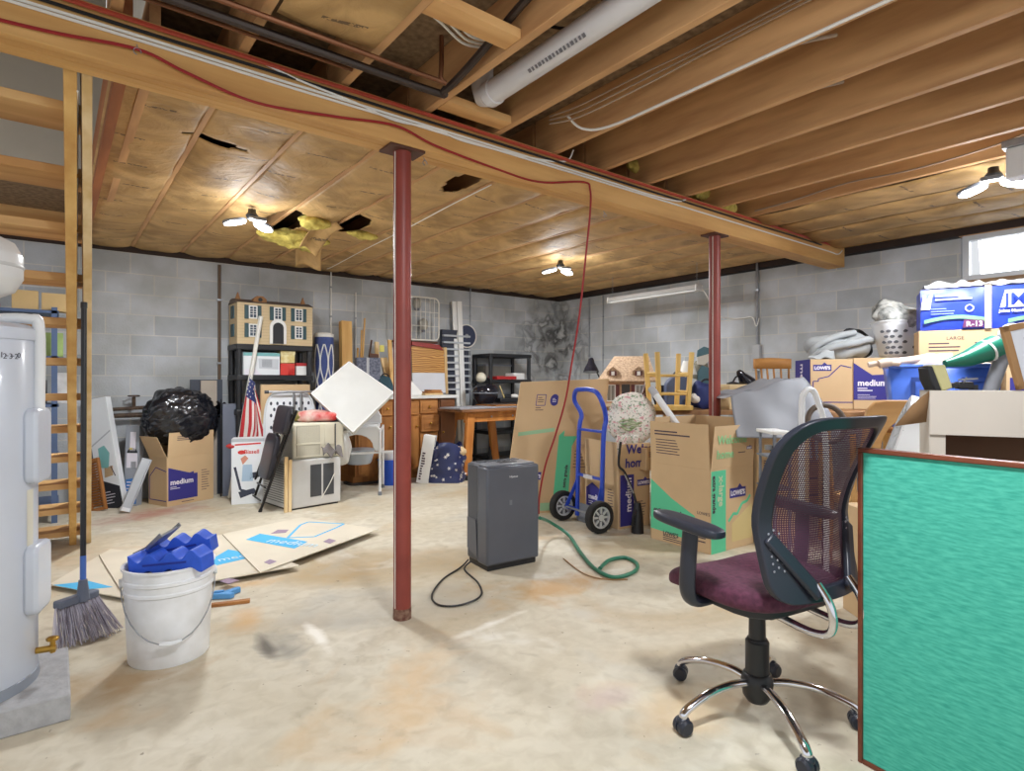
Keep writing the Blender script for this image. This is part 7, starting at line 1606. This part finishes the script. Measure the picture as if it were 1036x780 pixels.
# ================================================================== OFFICE CHAIR
cx_, cy_ = 1.962, 1.091
t = thing('office_chair','black and purple mesh-back office chair on a chrome five-star base','chair',(cx_,cy_,0),R_(-10))
PUR = mat('purple_fabric',(92,44,66),.85,rgb2=(70,30,50),scale=60,bump=.15); CB = mat('chair_black',(38,42,54),.38,var=.04)
b0 = MB().lathe([(.0,.05),(.035,.05),(.048,.07),(.055,.12),(.048,.145),(.043,.15)],24).build('base_hub',BLACK,t)
for k in range(5):
    an = R_(91+10)+k*2*pi/5; e = V((cos(an),sin(an),0))
    lg = MB().tube(smooth_path([e*.03+V((0,0,.115)),e*.10+V((0,0,.125)),e*.20+V((0,0,.115)),e*.285+V((0,0,.085)),e*.315+V((0,0,.065)),e*.318+V((0,0,.05))],5),.016,12,flat=.8).build('leg',CHROME,t)
    cs = V((-sin(an+.5*k),cos(an+.5*k),0)); M = axes(e*.318+V((0,0,.027)),e if k%2 else (e+cs*.5),(0,0,1))
    wh_ = MB().lathe([(.0,-.028),(.02,-.028),(.027,-.020),(.027,-.004),(.022,-.003),(.022,.003),(.027,.004),(.027,.020),(.02,.028),(0,.028)],20,M).build('caster',CB,lg)
    MB().blob(e*.318+V((0,0,.045)),(.045,.045,.03)).build('caster_hood',CB,lg)
MB().lathe([(.040,.14),(.040,.26),(.036,.265),(.034,.27)],22).lathe([(.029,.27),(.027,.40)],22).build('gas_column',BLACK,t)
MB().b2((-.08,-.12,.385),(.08,.12,.43)).build('tilt_mechanism',BLACK,t,bevel=.012)
def seatf(u,v):
    a = 2*pi*u
    c_,s_ = cos(a),sin(a); sx = math.copysign(abs(c_)**.62,c_); sy = math.copysign(abs(s_)**.62,s_)
    be = -pi/2+pi*v; rr_ = max(cos(be),0)**.35; zz = math.copysign(abs(sin(be))**.8,sin(be))
    x = .25*sx*rr_; y = .03+.245*sy*rr_
    z = .475+.042*zz
    if zz > 0: z += -.018*(1-rr_*0)*(1-(x/.25)**2)*.6+.012*abs(x/.25)**2
    z -= .055*max(0,(y-.12)/.155)**2   # waterfall front
    z += .02*max(0,(-y-.1)/.12)**2*(1 if zz>0 else 0)
    return V((x,y,z))
MB().grid(seatf,56,20).build('seat',PUR,t,ang_=80)
MB().rbox((0,.02,.437),(.42,.40,.03),.1).build('seat_pan',BLACK,t,bevel=.006)
# back
def bkp(x,z):   # surface of the back: wings come forward, leans backward
    zz = (z-.49)/.59
    return V((x,-.225-.15*max(0,(zz-.42)/.58)**1.5-.05*max(0,(.42-zz)/.42)**1.3+1.0*x*x,z))
def loop(ins):
    # outer outline with rounded corners; lower end narrower
    pts = []
    cor = [(-.215,.50,.07),(.215,.50,.07),(.24,1.075,.10),(-.24,1.075,.10)]
    base = [(-.215+ins*1.5,.50+ins*1.15),(.215-ins*1.5,.50+ins*1.15),(.245-ins,1.075-ins),(-.245+ins,1.075-ins)]
    n = len(base); rad = [.075,.075,.13,.13]
    for i in range(n):
        p0,p1,p2 = V((*base[i-1],0)),V((*base[i],0)),V((*base[(i+1)%n],0)); r_ = max(rad[i]-ins*.5,.02)
        a_ = p1+(p0-p1).normalized()*r_; b_ = p1+(p2-p1).normalized()*r_
        for k in range(9):
            q = a_.lerp(p1,k/8).lerp(p1.lerp(b_,k/8),k/8); pts.append(q)
    # resample sides for curvature
    out = []
    for i in range(len(pts)):
        p,q = pts[i],pts[(i+1)%len(pts)]; m_ = max(1,int((q-p).length/.03))
        for k in range(m_): out.append(p.lerp(q,k/m_))
    return out
lo_ = loop(0); 
def inner(p):   # shrink about centre: wider at the foot corners
    c = V((0,.80,0)); d_ = p-c
    zz = (p.y-.49)/.59
    fx = .80+.02*zz-.22*max(0,.35-zz)/.35; fy = .865
    return c+V((d_.x*fx,d_.y*fy,0))
li_ = [inner(p) for p in lo_]
MB().strip([bkp(p.x,p.y) for p in lo_],[bkp(p.x,p.y) for p in li_],(0,.014,0)).build('back_frame',CB,t,bevel=.004)
MSH = bpy.data.materials.new('purple_mesh'); MSH.use_nodes = True
def mshn():
    nt=MSH.node_tree; b=nt.nodes['Principled BSDF']; b.inputs['Base Color'].default_value=col((74,34,58)); b.inputs['Roughness'].default_value=.6
    tc=nt.nodes.new('ShaderNodeTexCoord'); o_=[]
    sp_=nt.nodes.new('ShaderNodeSeparateXYZ'); nt.links.new(tc.outputs['Object'],sp_.inputs[0])
    for ax in (0,2):
        m1=nt.nodes.new('ShaderNodeMath'); m1.operation='MULTIPLY'; m1.inputs[1].default_value=2*pi/.007; nt.links.new(sp_.outputs[ax],m1.inputs[0])
        s1=nt.nodes.new('ShaderNodeMath'); s1.operation='SINE'; nt.links.new(m1.outputs[0],s1.inputs[0])
        g1=nt.nodes.new('ShaderNodeMath'); g1.operation='GREATER_THAN'; g1.inputs[1].default_value=.08; nt.links.new(s1.outputs[0],g1.inputs[0]); o_.append(g1)
    mm=nt.nodes.new('ShaderNodeMath'); mm.operation='MULTIPLY'; nt.links.new(o_[0].outputs[0],mm.inputs[0]); nt.links.new(o_[1].outputs[0],mm.inputs[1])
    sb=nt.nodes.new('ShaderNodeMath'); sb.operation='SUBTRACT'; sb.inputs[0].default_value=1; nt.links.new(mm.outputs[0],sb.inputs[1]); nt.links.new(sb.outputs[0],b.inputs['Alpha'])
mshn()
n_ = len(li_); rings = 8; vs = []; fs = []
cc = V((0,.80,0))
for j in range(rings+1):
    f = 1-j/rings
    for p in li_:
        q = cc+(p-cc)*f; w3 = bkp(q.x,q.y); w3.y += -.02*(1-f*f); vs.append(w3)
for j in range(rings):
    for i in range(n_): fs.append((j*n_+i,j*n_+(i+1)%n_,(j+1)*n_+(i+1)%n_,(j+1)*n_+i))
MB().add(vs,fs).build('back_mesh',MSH,t)
for s in (-1,1):
    a_ = bkp(s*.075,.525)+V((0,-.03,0)); b_ = bkp(s*.20,.70)+V((0,-.012,0))
    MB().bar(a_,b_,.045,.022,(0,1,0)).build('back_strut',CB,t,bevel=.008)
    MB().tube(smooth_path([V((s*.075,.06,.425)),V((s*.075,-.12,.415)),V((s*.075,-.26,.405)),V((s*.075,-.325,.43)),V((s*.075,-.325,.50)),bkp(s*.075,.56)+V((0,-.03,0))],6),.0125,10).build('back_tube',CHROME,t)
    b = MB()
    for r_ in range(6):
        for c_ in range(3):
            q = bkp(s*(.168+c_*.016-.004*r_*0),.60+r_*.022+(c_%2)*.011); b.lathe([(.004,0),(.004,.002)],6,axes(q+V((0,-.0155,0)),(1,0,0),(0,0,1)))
    o = b.build('vent_holes',mat('hole_pale',(150,150,160),.6,var=0),t,smooth=False); o['kind']='stuff'
    # arms
    ar = MB().tube(smooth_path([V((s*.14,.05,.43)),V((s*.25,.05,.43)),V((s*.29,.045,.475)),V((s*.295,.035,.58)),V((s*.29,.03,.685))],6),.03,12,radii=None,flat=.65).build('arm_support',CB,t)
    M = axes((s*.29,.06,.70),(1,0,0),(0,1,.0))
    pdp = []
    MB().blob((0,0,0),(.085,.30,.036),.45,.6,M=MX.Translation((s*.29,.045,.70))@MX.Rotation(R_(3),4,'X')).build('arm_pad',CB,ar)
WORLD, EXPO = 1.15, -0.15
# ================================================================== CAMERA, WORLD, VIEW
cam = bpy.data.cameras.new('camera'); co = bpy.data.objects.new('camera', cam); C.objects.link(co)
co.location = (0,0,CH); co.rotation_euler = (pi/2,0,YA-pi/2)
cam.sensor_fit = 'HORIZONTAL'; cam.sensor_width = 36; cam.lens = 36*F_PX/1036; cam.shift_y = (HY-390)/1036; cam.clip_start = .05
sc = bpy.context.scene; sc.camera = co
w = bpy.data.worlds.new('daylight'); sc.world = w; w.use_nodes = True
w.node_tree.nodes['Background'].inputs[0].default_value = (.93,.96,1,1); w.node_tree.nodes['Background'].inputs[1].default_value = WORLD
la = bpy.data.lights.new('window_daylight','AREA'); la.shape = 'RECTANGLE'; la.size = 1.7; la.size_y = 1.1; la.energy = 40; la.color = (.9,.95,1)
lo = bpy.data.objects.new('window_daylight',la); C.objects.link(lo); lo.location = (XR+1.0,1.16,2.55); lo.rotation_euler = (0,R_(75),0)
vs = sc.view_settings; sc.display_settings.display_device = 'sRGB'; vs.view_transform = 'Standard'; vs.look = 'None'; vs.exposure = EXPO; vs.gamma = 1; vs.use_curve_mapping = False
